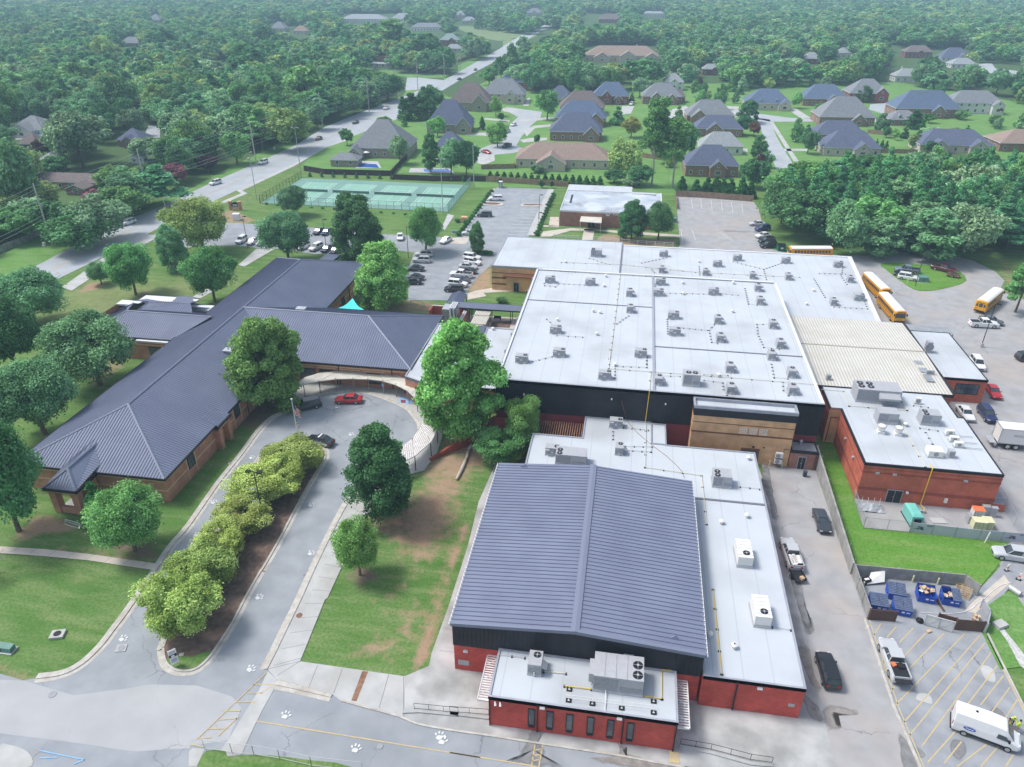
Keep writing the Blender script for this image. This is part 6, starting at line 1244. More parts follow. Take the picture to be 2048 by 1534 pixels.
for i,tk in enumerate(('i1180,375','i1200,388','i1222,392')):c=W(tk);mb=MB();mb.lathe((c.x,c.y,.08),[(.22,0),(.22,.35),(.1,.4)],9);tag(mb.build('gas_bottle','steel'),'small steel canister by the red wall next to the generator','canister','steel canisters')
# barriers at the right edge
for tk,lab,rz in(('w310,690','small orange and white road barrier by the silver car',.3),('w410,765','fallen orange and white barrier beside the drum',-.5)):
 c=W(tk);t=thing('barrier',lab,'barrier',tuple(c),rz);mb=MB();mb.box(-.3,.3,-.2,.2,.05,.12);mb.build('base','black',t,False);mb=MB();mb.box(-.12,.12,-.05,.05,.12,1.1);mb.build('panel','white_paint',t,False);mb=MB();mb.box(-.13,.13,-.06,.06,.5,.75);mb.build('stripe','orange',t,False)
c=W('w385,880');mb=MB();mb.cyl((c.x-.5,c.y+.6,.4),(c.x+.3,c.y-.5,.4),.38,n=14);tag(mb.build('pipe_drum','steel'),'grey corrugated drum pipe lying on the grass edge','pipe')
c=W('w250,1160');mb=MB();mb.obox((c.x,c.y,0),(1.4,1.0,.5),.5);tag(mb.build('culvert_headwall','concrete'),'concrete culvert headwall at the top of the gravel ditch','culvert')
# utility boxes
def trafo(tok,lab,d=(1.6,1.2,1.2),rz=0,mt='utility_green'):
 c=W(tok);t=thing('transformer_box',lab,'utility box',(c.x,c.y,0),rz);mb=MB();mb.box(-d[0]/2-.15,d[0]/2+.15,-d[1]/2-.15,d[1]/2+.15,0,.15);mb.build('pad','concrete',t,False)
 mb=MB();mb.add([(-d[0]/2,-d[1]/2,.15),(d[0]/2,-d[1]/2,.15),(d[0]/2,d[1]/2,.15),(-d[0]/2,d[1]/2,.15),(-d[0]/2,-d[1]/2+.12,d[2]),(d[0]/2,-d[1]/2+.12,d[2]),(d[0]/2,d[1]/2,d[2]+.08),(-d[0]/2,d[1]/2,d[2]+.08)],[(0,1,5,4),(1,2,6,5),(2,3,7,6),(3,0,4,7),(4,5,6,7)]);mb.build('case',mt,t,False)
 mb=MB();mb.box(-.02,.02,-d[1]/2-.01,-d[1]/2+.1,.2,d[2]-.1);mb.build('door_seam','black',t,False);return t
trafo('o30,915','low green utility box at the left edge of the front lawn',(2.4,.9,.7),.0);trafo('g1350,795','large green transformer on the small green in the bus yard',(2.2,2.0,1.3));trafo('f1165,335','green transformer at the corner of the back parking lot',(1.4,1.4,1.3));trafo('q100,805','small green utility box at the bottom of the bush row',(1.8,.8,.7))
trafo('q270,590','orange brick box sign wall on the grass by the bush row',(1.9,1.3,1.5),0,'tan_brick')
for tk,lab in(('z1190,0','x'),):pass
for tk,lab in(('F281,402','white utility box on the verge left of the second pole'),('F303,398','small white utility box on the verge right of the second pole'),('F89,492','small white utility post by the first pole'),('a1605,875','white utility box on the verge near the hedge end'),('a1455,940','small white utility post on the verge')):
 trafo(tk,lab,(.7,.7,1.0),0,'unit_white')
 # green skip and portable toilet
c=W('g390,590');t=thing('green_dumpster','dark green dumpster between the parked cars and the first school bus','dumpster',(c.x,c.y+.8,0),.1);mb=MB();mb.add([(-1,-.8,.1),(1,-.8,.1),(1,.8,.1),(-1,.8,.1),(-1.1,-.95,1.4),(1.1,-.95,1.4),(1.1,.9,1.75),(-1.1,.9,1.75)],[(0,1,5,4),(1,2,6,5),(2,3,7,6),(3,0,4,7)]);mb.build('bin','utility_green',t,False)
M['skip_green']=mat('skip_green',(.01,.16,.07));t.children[0].data.materials[0]=M['skip_green'];mb=MB();mb.quad((-1.1,-.95,1.42),(1.1,-.95,1.42),(1.1,.9,1.77),(-1.1,.9,1.77));mb.build('lid','black',t,False);mb=MB();mb.box(-.3,.3,-.97,-.93,.7,1.1);mb.build('decal','white_paint',t,False)
c=W('e1710,160');t=thing('portable_toilet','blue grey portable toilet at the far corner of the parking lot','toilet',(c.x,c.y+.6,0));mb=MB();mb.box(-.6,.6,-.6,.6,.05,2.2);mb.build('cabin','car_slate',t,False);mb=MB();mb.box(-.65,.65,-.65,.65,2.2,2.35);mb.build('roof','white_paint',t,False);mb=MB();mb.box(-.35,.35,-.62,-.6,.15,2.0);mb.build('door','unit_grey',t,False)
# school entrance monument sign and box
c=W('F472,420');t=thing('monument_sign','brick monument sign with two piers and a dark arched board on the lawn by the main road','sign',(c.x,c.y,0),.05)
for s in(-1,1):mb=MB();mb.box(s*1.55-.4,s*1.55+.4,-.35,.35,0,2.7);pr=mb.build('pier','school_brick',t,False);mb=MB();mb.box(s*1.55-.48,s*1.55+.48,-.43,.43,2.7,2.85);mb.build('cap','stone_band',pr,False)
mb=MB();n_=10;arc=[(-1.15,1.1)]+[(-1.15*math.cos(math.pi*i/n_),1.6+.95*math.sin(math.pi*i/n_))for i in range(n_+1)]+[(1.15,1.1)];mb.add([(x,-.12,z)for x,z in arc]+[(x,.12,z)for x,z in arc],[tuple(range(len(arc)-1,-1,-1))[::-1],tuple(range(len(arc),2*len(arc)))[::-1]]+[(i,(i+1)%len(arc),len(arc)+(i+1)%len(arc),len(arc)+i)for i in range(len(arc))]);mb.build('sign_board','black',t,False)
mb=MB();mb.box(-.8,.8,-.16,-.12,1.25,1.85);mb.build('letter_panel','banner_grey',t,False);mb=MB();mb.box(-1.15,1.15,-.2,.2,.1,.8);mb.build('base','stone_band',t,False);mb=MB();mb.box(-1.15,1.15,-.22,.22,.85,1.02);mb.build('ledge','concrete',t,False)
c=W('F474,440');t=thing('white_cabinet','white cabinet standing on bare soil in front of the monument sign','cabinet',(c.x,c.y,0),.25);mb=MB();mb.box(-1.0,1.0,-.8,.8,.1,2.0);mb.build('case','white_paint',t,False);mb=MB();mb.box(-1.1,1.1,-.9,.9,0,.1);mb.build('pad','pale_path',t,False)
# teal shade sail
a,b,c,m1=W('e700,910',3.9),W('e610,975',3.0),W('e800,992',3.0),None;t=thing('shade_sail','bright teal triangular shade sail between the brick school wings','shade sail',(a.x,(a.y+b.y)/2-2,0));mb=MB();a=Vector((a.x,a.y,3.9));b=Vector((b.x-1.5,b.y-1.5,2.9));c=Vector((c.x+1.5,c.y-1.5,2.9));nn_=10;vs=[]
ctr=(a+b+c)/3;edge=[]
for p,q in((a,b),(b,c),(c,a)):
 for i in range(nn_):u=i/nn_;m_=p.lerp(q,u);edge.append(m_.lerp(ctr,.32*math.sin(math.pi*u))if not(p is b)else m_.lerp(ctr,.15*math.sin(math.pi*u)))
mb.add([ctr-Vector((0,0,.2))]+edge,[(0,i+1,(i+1)%len(edge)+1)for i in range(len(edge))]);mb.build('fabric','shade_teal',t)
for p in(a,b,c):mb=MB();mb.cyl((p.x,p.y,0),(p.x,p.y,p.z+.2),.08,n=6);mb.build('post','grey_trim',t)
# chiller tower with white ducts, red screen wall, covered link walk, cream canopy
t=thing('chiller','tall grey ribbed chiller with white vertical ducts beside the courtyard','chiller',(-36,141,0));mb=MB();mb.box(-37.3,-34.2,138.9,141.8,.3,4.6);mb.build('case','steel',t);mb=MB()
for i in range(4):mb.box(-37.32,-34.18,138.85,141.85,.9+i*1.0,.95+i*1.0)
for i in range(4):mb.box(-37.1+i*.9,-37.06+i*.9,138.84,138.9,.3,4.6)
mb.build('panel_seam','unit_face',t);mb=MB();mb.cyl((-35.4,138.6,.5),(-35.4,138.6,4.9),.17,n=8);mb.cyl((-34.7,138.6,.5),(-34.7,138.6,4.9),.17,n=8);mb.box(-35.6,-34.4,138.5,141.8,4.9,5.15)
mb.build('duct','parapet_white',t);mb=MB()
for i in range(3):mb.box(-35.4+i*.33,-35.25+i*.33,138.6,141.6,5.15,5.2)
mb.build('grille','unit_face',t)
t=thing('screen_wall','red painted screen wall round the chiller beside the brick school','wall',(-38,143,0));mb=MB();mb.box(-41.1,-34,145.0,145.25,0,2.5);mb.box(-41.1,-40.85,142.5,145,0,2.5);mb.box(-33.6,-33.4,139.5,145.2,0,2.5);mb.build('wall','red_paint',t);mb=MB();mb.box(-41.15,-34,144.95,145.3,2.5,2.6);mb.box(-33.65,-33.35,139.4,145.3,2.5,2.6);mb.build('coping','canopy_cream',t)
t=thing('courtyard_wall','low tan brick wall on the west side of the courtyard canopy','wall',(-33,140,0));mb=MB();mb.box(-33.3,-33.0,137,145.2,0,2.4);mb.build('wall','school_brick',t);mb=MB();mb.box(-33.38,-32.92,136.9,145.3,2.4,2.52);mb.build('coping','unit_grey',t)
t=thing('covered_link','dark metal roofed walkway on black posts linking the parking to the main block','walkway',(-28,145,0));fF=[(-35.2,143.5,3.15),(-19.3,143.5,3.15),(-19.3,145.1,3.75),(-35.2,145.1,3.75)];fG=[(-19.3,145.1,3.75),(-19.3,146.6,3.2),(-35.2,146.6,3.2),(-35.2,145.1,3.75)]
fH=[(-36.0,144.5,4.2),(-34.4,144.5,3.3),(-34.4,150.4,3.3),(-36.0,150.4,4.2)];fI=[(-38.0,144.5,3.3),(-36.0,144.5,4.2),(-36.0,150.4,4.2),(-38.0,150.4,3.3)]
mb=MB();mr=MB()
for f,d in((fF,(0,1)),(fG,(0,1)),(fH,(1,0)),(fI,(1,0))):mb.quad(*f);ribs(mr,f,d,.42,.06,.07)
r_=mb.build('roof','metal_roof',t);mr.build('standing_seam','metal_roof_rib',r_);mb=MB();mb.box(-35.2,-19.3,143.35,143.5,2.95,3.2);mb.build('gutter','dark_cladding',r_)
for x in(-32.5,-28,-23.5,-20):
 for y in(143.7,146.3):mb=MB();mb.box(x-.07,x+.07,y-.07,y+.07,0,3.1);mb.build('post','black_metal',t)
for y in(147.5,150.2):
 for x in(-37.8,-34.6):mb=MB();mb.box(x-.07,x+.07,y-.07,y+.07,0,3.3);mb.build('post','black_metal',t)
t=thing('courtyard_canopy','pale cream ribbed canopy over the courtyard path','canopy',(-29.3,141,0))
for y0,y1,z in((137.2,141.2,2.55),(141.3,144.7,2.75)):f=[(-30.9,y0,z),(-27.7,y0,z),(-27.7,y1,z),(-30.9,y1,z)];mb=MB();mb.prism([(p[0],p[1])for p in f],z-.12,z);r_=mb.build('roof','canopy_cream',t);mb=MB();ribs(mb,f,(0,1),.3,.05,.05);mb.build('panel_rib','canopy_rib',r_)
for x in(-30.7,-27.9):
 for y in(137.5,141,144.4):mb=MB();mb.box(x-.06,x+.06,y-.06,y+.06,0,2.5);mb.build('post','black_metal',t)
c=W('v1255,655');t=thing('bench','dark metal bench in the courtyard beside the planted bed','bench',(c.x,c.y,.06));mb=MB();mb.box(-.8,.8,-.2,.2,.4,.45);mb.build('seat','black_metal',t,False);mb=MB();mb.box(-.8,.8,.2,.25,.45,.9);mb.build('backrest','black_metal',t,False)
for x in(-.7,.7):mb=MB();mb.box(x-.04,x+.04,-.2,.22,0,.4);mb.build('leg','black_metal',t,False)
# bike racks
for tk,lab in(('n530,1000','white bicycle rack on bare soil beside the brick porch, left one'),('n710,995','white bicycle rack partly under the small tree by the brick porch')):
 c=W(tk);t=thing('bike_rack',lab,'bike rack',(c.x,c.y,0),-.18,'white bicycle racks');mb=MB();mb.tube([(-1.3,0,.05),(-1.3,.25,.75),(1.3,.25,.75),(1.3,0,.05),(-1.3,0,.05)],.04,5);mb.tube([(-1.3,.5,.05),(-1.3,.25,.75)],.04,4);mb.tube([(1.3,.5,.05),(1.3,.25,.75)],.04,4)
 mb.tube([(-1.3,.5,.05),(1.3,.5,.05)],.04,4);mb.build('frame','white_paint',t,False);mb=MB()
 for i in range(9):mb.tube([(-1.1+i*.27,0,.05),(-1.1+i*.27,.25,.75)],.015,3)
 mb.build('bars','white_paint',t,False)
 # white rail fence in front of the brick office
def rail_fence(s,lab,h=1.0):
 P=WS(s);t=thing('rail_fence',lab,'fence',tuple(P[0]));mb=MB();
 for z in(.45,.9):mb2=[(p.x,p.y,z)for p in P];mb.tube(mb2,.06,4)
 mb.build('rail','white_paint',t)
 for a,b in zip(P[:-1],P[1:]):
  k=max(1,int((b-a).length/2.4))
  for i in range(k+1):p=a.lerp(b,i/k);mb=MB();mb.box(p.x-.08,p.x+.08,p.y-.08,p.y+.08,0,1.05);mb.build('post','white_paint',t)
rail_fence('f460,425 f605,435','short white rail fence left of the brick office path');rail_fence('f698,437 f850,452 f1158,475','long white rail fence right of the brick office path')
c=W('F1600,538');
# tennis courts
mat('net_mesh',(.13,.2,.18))
cz=.06;cc=[W('e330,92'),W('e370,88'),W('e1480,138'),W('e1475,150'),W('e1355,325'),W('e500,285'),W('e95,245'),W('e130,225')]
court=sheet('tennis_court','court_green',[(-118.8,256.5),(-56.4,256.5),(-56.4,223.3),(-118.8,223.3)],.06);court['kind']='structure'
uxn=Vector((1,0,0));vxn=Vector((0,-1,0));starts=[Vector((x,251.2,0))for x in(-114.2,-99.5,-84.7,-70.0)]
for i,s0 in enumerate(starts):
 P=lambda a,b,z:s0+uxn*a+vxn*b+Vector((0,0,z));mb=MB();mb.quad(P(0,0,.075),P(0,23.77,.075),P(10.97,23.77,.075),P(10.97,0,.075));pc=mb.build('playing_area','court_light',court)
 mb=MB();L_=lambda a,b,c_,d:ln(mb,P(a,b,0),P(c_,d,0),.11,.085)
 for a,b,c_,d in((0,0,10.97,0),(0,23.77,10.97,23.77),(0,0,0,23.77),(10.97,0,10.97,23.77),(1.37,0,1.37,23.77),(9.6,0,9.6,23.77),(1.37,5.49,9.6,5.49),(1.37,18.28,9.6,18.28),(5.49,5.49,5.49,18.28)):L_(a,b,c_,d)
 mb.build('court_line','line_white',court)
 t=thing('tennis_net','dark tennis net across the '+['leftmost','second','third','rightmost'][i]+' court','net',tuple(P(5.49,11.9,0)),group='tennis nets');mb=MB();strip(mb,[P(-.9,11.9,0),P(11.9,11.9,0)],.03,.1,.95);nt_=mb.build('net','net_mesh',t);mb=MB();strip(mb,[P(-.9,11.9,0),P(11.9,11.9,0)],.06,.95,1.03);mb.build('net_tape','white_paint',t)
 for a in(-.9,11.9):mb=MB();q=P(a,11.9,0);mb.cyl((q.x,q.y,0),(q.x,q.y,1.1),.05,n=5);mb.build('post','black_metal',t)
def open_fence(s,lab,h=2.8,step=2.5,mt='black_metal',dens=.35):
 P=WS(s)if isinstance(s,str)else s;t=thing('court_fence',lab,'fence',tuple(P[0]));mb=MB()
 for a,b in zip(P[:-1],P[1:]):
  L=(b-a).length;k=int(L/dens)
  for i in range(k):p=a.lerp(b,i/k);mb.cyl((p.x,p.y,.05),(p.x,p.y,h),.012,n=3,cap=False)
  for z in(.1,h*.5,h):mb.tube([(a.x,a.y,z),(b.x,b.y,z)],.03,4)
 mb.build('wire_mesh',mt,t)
 for a,b in zip(P[:-1],P[1:]):
  k=max(1,int((b-a).length/step))
  for i in range(k+1):p=a.lerp(b,i/k);mb=MB();mb.cyl((p.x,p.y,0),(p.x,p.y,h),.05,n=4);mb.build('post',mt,t)
open_fence([Vector((-118.9,223.1,0)),Vector((-56.3,223.1,0))],'black mesh fence along the front of the tennis courts',2.6);open_fence([Vector((-56.2,223.1,0)),Vector((-56.2,256.6,0))],'green black mesh fence on the right end of the tennis courts',3.0,2.2,'court_green',.2)
open_fence([Vector((-119,223.1,0)),Vector((-119,256.6,0))],'black mesh fence on the left end of the tennis courts by the road',2.6)
# ================================================================ TREES
def leaf_mat(name,c,var=.35,bark=False):
 m=bpy.data.materials.new(name);m.use_nodes=True;n=m.node_tree;L=n.links;b=n.nodes['Principled BSDF'];b.inputs['Roughness'].default_value=.7;b.inputs['Specular IOR Level'].default_value=.15
 at=n.nodes.new('ShaderNodeAttribute');at.attribute_name='tone';oi=n.nodes.new('ShaderNodeObjectInfo')
 h=n.nodes.new('ShaderNodeHueSaturation');h.inputs['Color'].default_value=(*c,1)
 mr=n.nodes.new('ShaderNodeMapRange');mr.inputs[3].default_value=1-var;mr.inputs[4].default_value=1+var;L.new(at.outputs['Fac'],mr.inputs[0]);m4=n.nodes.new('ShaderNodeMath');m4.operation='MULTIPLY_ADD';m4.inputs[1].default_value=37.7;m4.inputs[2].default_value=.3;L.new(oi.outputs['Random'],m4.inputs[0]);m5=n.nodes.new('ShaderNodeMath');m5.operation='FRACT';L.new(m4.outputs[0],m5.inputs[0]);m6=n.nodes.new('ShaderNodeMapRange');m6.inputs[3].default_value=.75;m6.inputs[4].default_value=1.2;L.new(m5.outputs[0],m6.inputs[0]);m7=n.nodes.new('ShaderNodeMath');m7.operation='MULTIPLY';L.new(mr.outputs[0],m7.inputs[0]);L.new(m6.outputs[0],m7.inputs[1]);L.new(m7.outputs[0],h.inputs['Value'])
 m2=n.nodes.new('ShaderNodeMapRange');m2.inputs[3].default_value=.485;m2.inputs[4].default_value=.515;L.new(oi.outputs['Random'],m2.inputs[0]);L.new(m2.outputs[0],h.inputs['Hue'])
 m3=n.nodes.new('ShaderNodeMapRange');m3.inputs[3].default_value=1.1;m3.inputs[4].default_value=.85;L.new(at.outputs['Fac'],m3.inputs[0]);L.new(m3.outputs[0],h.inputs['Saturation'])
 L.new(h.outputs[0],b.inputs['Base Color']);t=n.nodes.new('ShaderNodeBsdfTranslucent');L.new(h.outputs[0],t.inputs[0]);mx=n.nodes.new('ShaderNodeMixShader');mx.inputs[0].default_value=.28
 L.new(b.outputs[0],mx.inputs[1]);L.new(t.outputs[0],mx.inputs[2]);L.new(mx.outputs[0],n.nodes['Material Output'].inputs[0]);M[name]=m;return m
for nm,c,v in(('leaf_deep',(.11,.30,.105),.6),('leaf_mid',(.19,.44,.13),.6),('leaf_bright',(.25,.52,.13),.62),('leaf_blue',(.19,.41,.18),.58),('leaf_grey',(.32,.52,.27),.52),('leaf_lime',(.40,.53,.13),.6),('leaf_pine',(.14,.43,.17),.6),('leaf_olive',(.38,.55,.17),.52),
('leaf_yellow',(.42,.42,.10),.35),('leaf_plum',(.13,.05,.06),.45),('leaf_pink',(.36,.13,.19),.45),('leaf_hedge',(.06,.22,.05),.4),('leaf_rust',(.2,.1,.06),.4)):leaf_mat(nm,c,v)
ICO_V=[];_t=(1+5**.5)/2
for v in((-1,_t,0),(1,_t,0),(-1,-_t,0),(1,-_t,0),(0,-1,_t),(0,1,_t),(0,-1,-_t),(0,1,-_t),(_t,0,-1),(_t,0,1),(-_t,0,-1),(-_t,0,1)):ICO_V.append(v)
ICO_V=np.array(ICO_V)/math.sqrt(1+_t*_t);ICO_F=np.array([(0,11,5),(0,5,1),(0,1,7),(0,7,10),(0,10,11),(1,5,9),(5,11,4),(11,10,2),(10,7,6),(7,1,8),(3,9,4),(3,4,2),(3,2,6),(3,6,8),(3,8,9),(4,9,5),(2,4,11),(6,2,10),(8,6,7),(9,8,1)])
def crown(kind,R,H,nc,nl,ls,seed,mt,core=.62):
 """foliage as leaf clumps spread through the crown volume; returns a mesh with a per-leaf tone"""
 g=np.random.default_rng(seed);C=[];rc=[]
 for i in range(nc):
  a=g.uniform(0,2*math.pi);k=g.uniform(0,1)
  if kind=='round':
   u=g.normal(size=3);u/=np.linalg.norm(u);q=g.uniform(.45,.82);C.append((u[0]*R*q,u[1]*R*q,H*.57+u[2]*H*.40*q));rc.append(R*g.uniform(.13,.36))
  elif kind=='egg':
   z=k**.8;w_=max(.12,math.sin(math.pi*min(.97,z*.78+.2)))**.6;C.append((math.cos(a)*R*w_*.84*math.sqrt(g.uniform(.35,1)),math.sin(a)*R*w_*.84*math.sqrt(g.uniform(.35,1)),H*(.1+.82*z)));rc.append(R*g.uniform(.13,.34)*(1-.2*z))
  elif kind=='vase':
   z=.3+.65*k;w_=.6+.4*math.sin(math.pi*min(1,k*.8+.15));C.append((math.cos(a)*R*w_*.8*math.sqrt(g.uniform(.05,1)),math.sin(a)*R*w_*.8*math.sqrt(g.uniform(.05,1)),H*z));rc.append(R*g.uniform(.12,.26))
  elif kind=='cone':
   w_=(1-k)**.8*.72+.04;C.append((math.cos(a)*R*w_,math.sin(a)*R*w_,H*(.06+.88*k)));rc.append(R*(.42-.28*k))
  elif kind=='pine':
   z=k**.85;w_=(1-z)**.7*.85*math.sqrt(g.uniform(.25,1));C.append((math.cos(a)*R*w_,math.sin(a)*R*w_,H*(.28+.70*z)));rc.append(R*g.uniform(.2,.34)*(1-.4*z))
  elif kind=='tallpine':
   z=k**.7;w_=.85*math.sqrt(g.uniform(.1,1))*(1-z*.6);C.append((math.cos(a)*R*w_,math.sin(a)*R*w_,H*(.42+.56*z)));rc.append(R*g.uniform(.22,.4))
  elif kind=='willow':
   w_=math.sqrt(g.uniform(.1,1))*.85;C.append((math.cos(a)*R*w_,math.sin(a)*R*w_,H*(.15+.7*(1-w_*w_*.6)*k)));rc.append(R*g.uniform(.2,.3))
  else:
   u=g.normal(size=3);u/=np.linalg.norm(u);q=g.uniform(.3,.7);C.append((u[0]*R*q,u[1]*R*q,max(.25*H,H*.45+u[2]*H*.4*q)));rc.append(R*g.uniform(.3,.45))
 C=np.array(C);rc=np.array(rc);an=np.arctan2(C[:,1],C[:,0]);ph=g.uniform(0,6.28,4);C[:,:2]*=(1+.13*np.sin(2*an+ph[0])+.11*np.sin(3*an+ph[1]+C[:,2]/H*5)+.07*np.sin(5*an+ph[2]))[:,None];C[:,2]+=(.05*H*np.sin(3*an+ph[3])if kind!='cone' else 0);tone_c=g.uniform(0,1,nc)
 flat=.62 if kind in('pine','tallpine')else.85
 ci=g.integers(0,nc,nl);d=g.normal(size=(nl,3));d[:,2]=d[:,2]*.9+.35;d/=np.linalg.norm(d,axis=1)[:,None]
 rad=g.uniform(.72,1.08,nl)*np.where(g.uniform(0,1,nl)<(.3 if kind=='vase' else.13),g.uniform(1,1.45,nl),1);P=C[ci]+d*(rc[ci]*rad)[:,None]*np.array([1,1,flat])
 if kind=='willow':P[:,2]-=g.uniform(0,.25*H,nl);P[:,2]=np.maximum(P[:,2],.3)
 nrm=d*.7+g.normal(size=(nl,3))*.55+np.array([0,0,.35]);nrm/=np.linalg.norm(nrm,axis=1)[:,None]
 t1=np.cross(nrm,g.normal(size=(nl,3)));t1/=np.linalg.norm(t1,axis=1)[:,None];t2=np.cross(nrm,t1);s=ls*g.uniform(.6,1.25,nl)[:,None]
 bend=nrm*s*.18
 V=np.stack([P-t1*s*.62,P-t2*s*.36+bend,P+t1*s*.62,P+t2*s*.36+bend],1).reshape(-1,3);Q=np.arange(nl*4).reshape(nl,4)
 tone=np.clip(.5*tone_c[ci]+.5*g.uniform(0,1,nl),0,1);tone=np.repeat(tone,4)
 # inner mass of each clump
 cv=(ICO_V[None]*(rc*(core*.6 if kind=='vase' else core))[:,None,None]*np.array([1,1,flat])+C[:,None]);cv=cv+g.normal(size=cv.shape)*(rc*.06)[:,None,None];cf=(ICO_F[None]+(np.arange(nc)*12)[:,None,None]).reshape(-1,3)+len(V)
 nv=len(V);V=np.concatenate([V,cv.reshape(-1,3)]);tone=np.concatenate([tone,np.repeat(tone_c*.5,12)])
 me=bpy.data.meshes.new('crown');me.vertices.add(len(V));me.vertices.foreach_set('co',V.astype(np.float32).ravel())
 nq,ntri=len(Q),len(cf);me.loops.add(nq*4+ntri*3);me.loops.foreach_set('vertex_index',np.concatenate([Q.ravel(),cf.ravel()]).astype(np.int32))
 me.polygons.add(nq+ntri);me.polygons.foreach_set('loop_start',np.concatenate([np.arange(nq)*4,nq*4+np.arange(ntri)*3]).astype(np.int32));me.update(calc_edges=True)
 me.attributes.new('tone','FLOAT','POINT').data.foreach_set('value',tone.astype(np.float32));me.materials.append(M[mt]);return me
def trunk_mesh(R,H,kind,seed,mt='bark'):
 rs=random.Random(seed);mb=MB();tr=max(.12,R*.065);top=H*{'pine':.85,'tallpine':.9,'cone':.5}.get(kind,.5)
 pts=[(0,0,-.1)]
 for i in range(1,5):pts.append((rs.uniform(-.05,.05)*R*i/2,rs.uniform(-.05,.05)*R*i/2,top*i/4))
 for i in range(4):mb.cyl(pts[i],pts[i+1],tr*(1-.2*i),tr*(1-.2*(i+1)),7,cap=False)
 if kind not in('cone','bush'):
  for i in range(7):
   z0=H*rs.uniform(.22,.5)if kind!='vase' else H*rs.uniform(.03,.2);a=i*2.4+rs.uniform(-.3,.3);f=min(3,max(0,int(z0/top*4)));b=Vector(pts[f]).lerp(Vector(pts[f+1]),.5);e=Vector((math.cos(a)*R*.6,math.sin(a)*R*.6,min(H*.8,z0+H*.28)))
   m_=b.lerp(e,.5)+Vector((0,0,.03*H));mb.cyl(b,m_,tr*.5,tr*.32,5,cap=False);mb.cyl(m_,e,tr*.32,tr*.12,5,cap=False)
 me=bpy.data.meshes.new('trunk');me.from_pydata(mb.v,[],mb.f);me.materials.append(M[mt]);return me
PROTO={}
def proto(kind,mt,lod,var=0):
 key=(kind,mt,lod,var)
 if key not in PROTO:
  base=(kind,'x',lod,var)
  if base not in PROTO:
   R,H={'round':(5,10.5),'egg':(4.2,12),'vase':(3.6,6),'cone':(1.3,4.5),'pine':(4,16),'tallpine':(4.2,20),'willow':(5,9),'bush':(.7,1.2)}[kind]
   nc,nl,ls={'near':(105,46000,.27),'mid':(60,9000,.52),'low':(44,2600,1.0)}[lod]
   if kind=='cone':nc,nl,ls=40,2600,.28
   if kind=='bush':nc,nl,ls=14,1100,.15
   if kind=='vase' and lod=='near':nc,nl,ls=90,30000,.17
   sd=var*17+{'round':1,'egg':2,'vase':3,'cone':4,'pine':5,'tallpine':6,'willow':7,'bush':8}[kind]
   PROTO[base]=(crown(kind,R,H,nc,nl,ls,sd,mt,.46),trunk_mesh(R,H,kind,sd,'pale_bark' if kind in('vase','tallpine')else 'bark'),R,H)
  c,t,R,H=PROTO[base];PROTO[key]=(c,t,R,H)
 return PROTO[key]
def with_mat(o,mt):
 o.material_slots[0].link='OBJECT';o.material_slots[0].material=M[mt]
def make_tree(x,y,h,wd,kind,mt,label,name,lod='mid',group=None,var=None,cat='tree',parts=True,rot=None):
 var=random.randrange(3)if var is None else var;c,t,R,H=proto(kind,mt,lod,var);s=(wd/2/R,wd/2/R,h/H)
 rz=random.uniform(0,6.28)if rot is None else rot
 if parts:
  r=thing(name,label,cat,(x,y,0),rz,group);r.scale=s
  o=bpy.data.objects.new('crown',c);COL.objects.link(o);o.parent=r;with_mat(o,mt);o2=bpy.data.objects.new('trunk',t);COL.objects.link(o2);o2.parent=r
 else:
  r=bpy.data.objects.new(name,c);COL.objects.link(r);r.location=(x,y,0);r.rotation_euler=(0,0,rz);r.scale=s;with_mat(r,mt);tag(r,label,cat,group)
 return r
NTREE=0;USED=[]
def T(spec,kind,mt,label,lod='near',name='leafy_tree',group=None,off=0.0,cat='tree',var=None):
 """spec: region x,ytop,ybase,width (photo measurements) -> a tree standing on the ground there"""
 global NTREE
 r=spec[0];x,yt,yb,w_=map(float,spec[1:].split(','));a=RG[r];u=a[0]+x*a[2];vt=a[1]+yt*a[2];vb=a[1]+yb*a[2];wp=w_*a[2]
 vb-=.26*wp if kind=='vase' else 0;b=G(u+off*a[2],vb,0);d=ray(u,vt);dist=math.hypot(b.x,b.y);t_=dist/math.hypot(d[0],d[1]);h=max(1.0,HCAM+d[2]*t_);dep=proj(b.x,b.y,h*.6)[2];wd=wp*dep/FPX*{'vase':1.1,'round':.95,'egg':1.02}.get(kind,1.1)
 h=h*1.02
 NTREE+=1;USED.append((b.x,b.y,wd/2));return make_tree(b.x,b.y,h,wd*.98,kind,mt,label,name,lod,group,cat=cat,var=var)
T('F922,650,872,172','egg','leaf_bright','very large leafy tree between the curved walkway and the long black wall')
T('F545,633,815,146','egg','leaf_bright','tall bright green tree at the west end of the curved walkway')
T('F768,855,1030,146','egg','leaf_deep','dense dark green oval tree beside the loop drive')
T('F720,1038,1150,100','round','leaf_bright','small bright round tree in a mulch ring by the sidewalk')
T('F770,482,620,118','egg','leaf_bright','broad fresh green tree in front of the parking lot by the shade sail');T('F718,388,525,114','egg','leaf_deep','tall dark oval tree at the centre of the north parking lot')
T('F578,418,522,108','round','leaf_blue','blue green round tree over the parked cars at the school north end');T('F852,411,505,82','round','leaf_mid','upright tree at the kerb of the parking lot drive');T('F588,370,432,68','round','leaf_blue','tree at the front left corner of the tennis courts')
T('q500,600,1180,330','egg','leaf_deep','slim young tree on a mulch strip between the parking lots')
T('F408,390,505,130','round','leaf_olive','large yellowish green tree on the lawn beside the main road');T('F352,448,540,64','egg','leaf_blue','dark upright tree on the side lawn left of the yellowish tree');T('F430,490,604,108','round','leaf_mid','light green tree nearest the west edge of the long school roof')
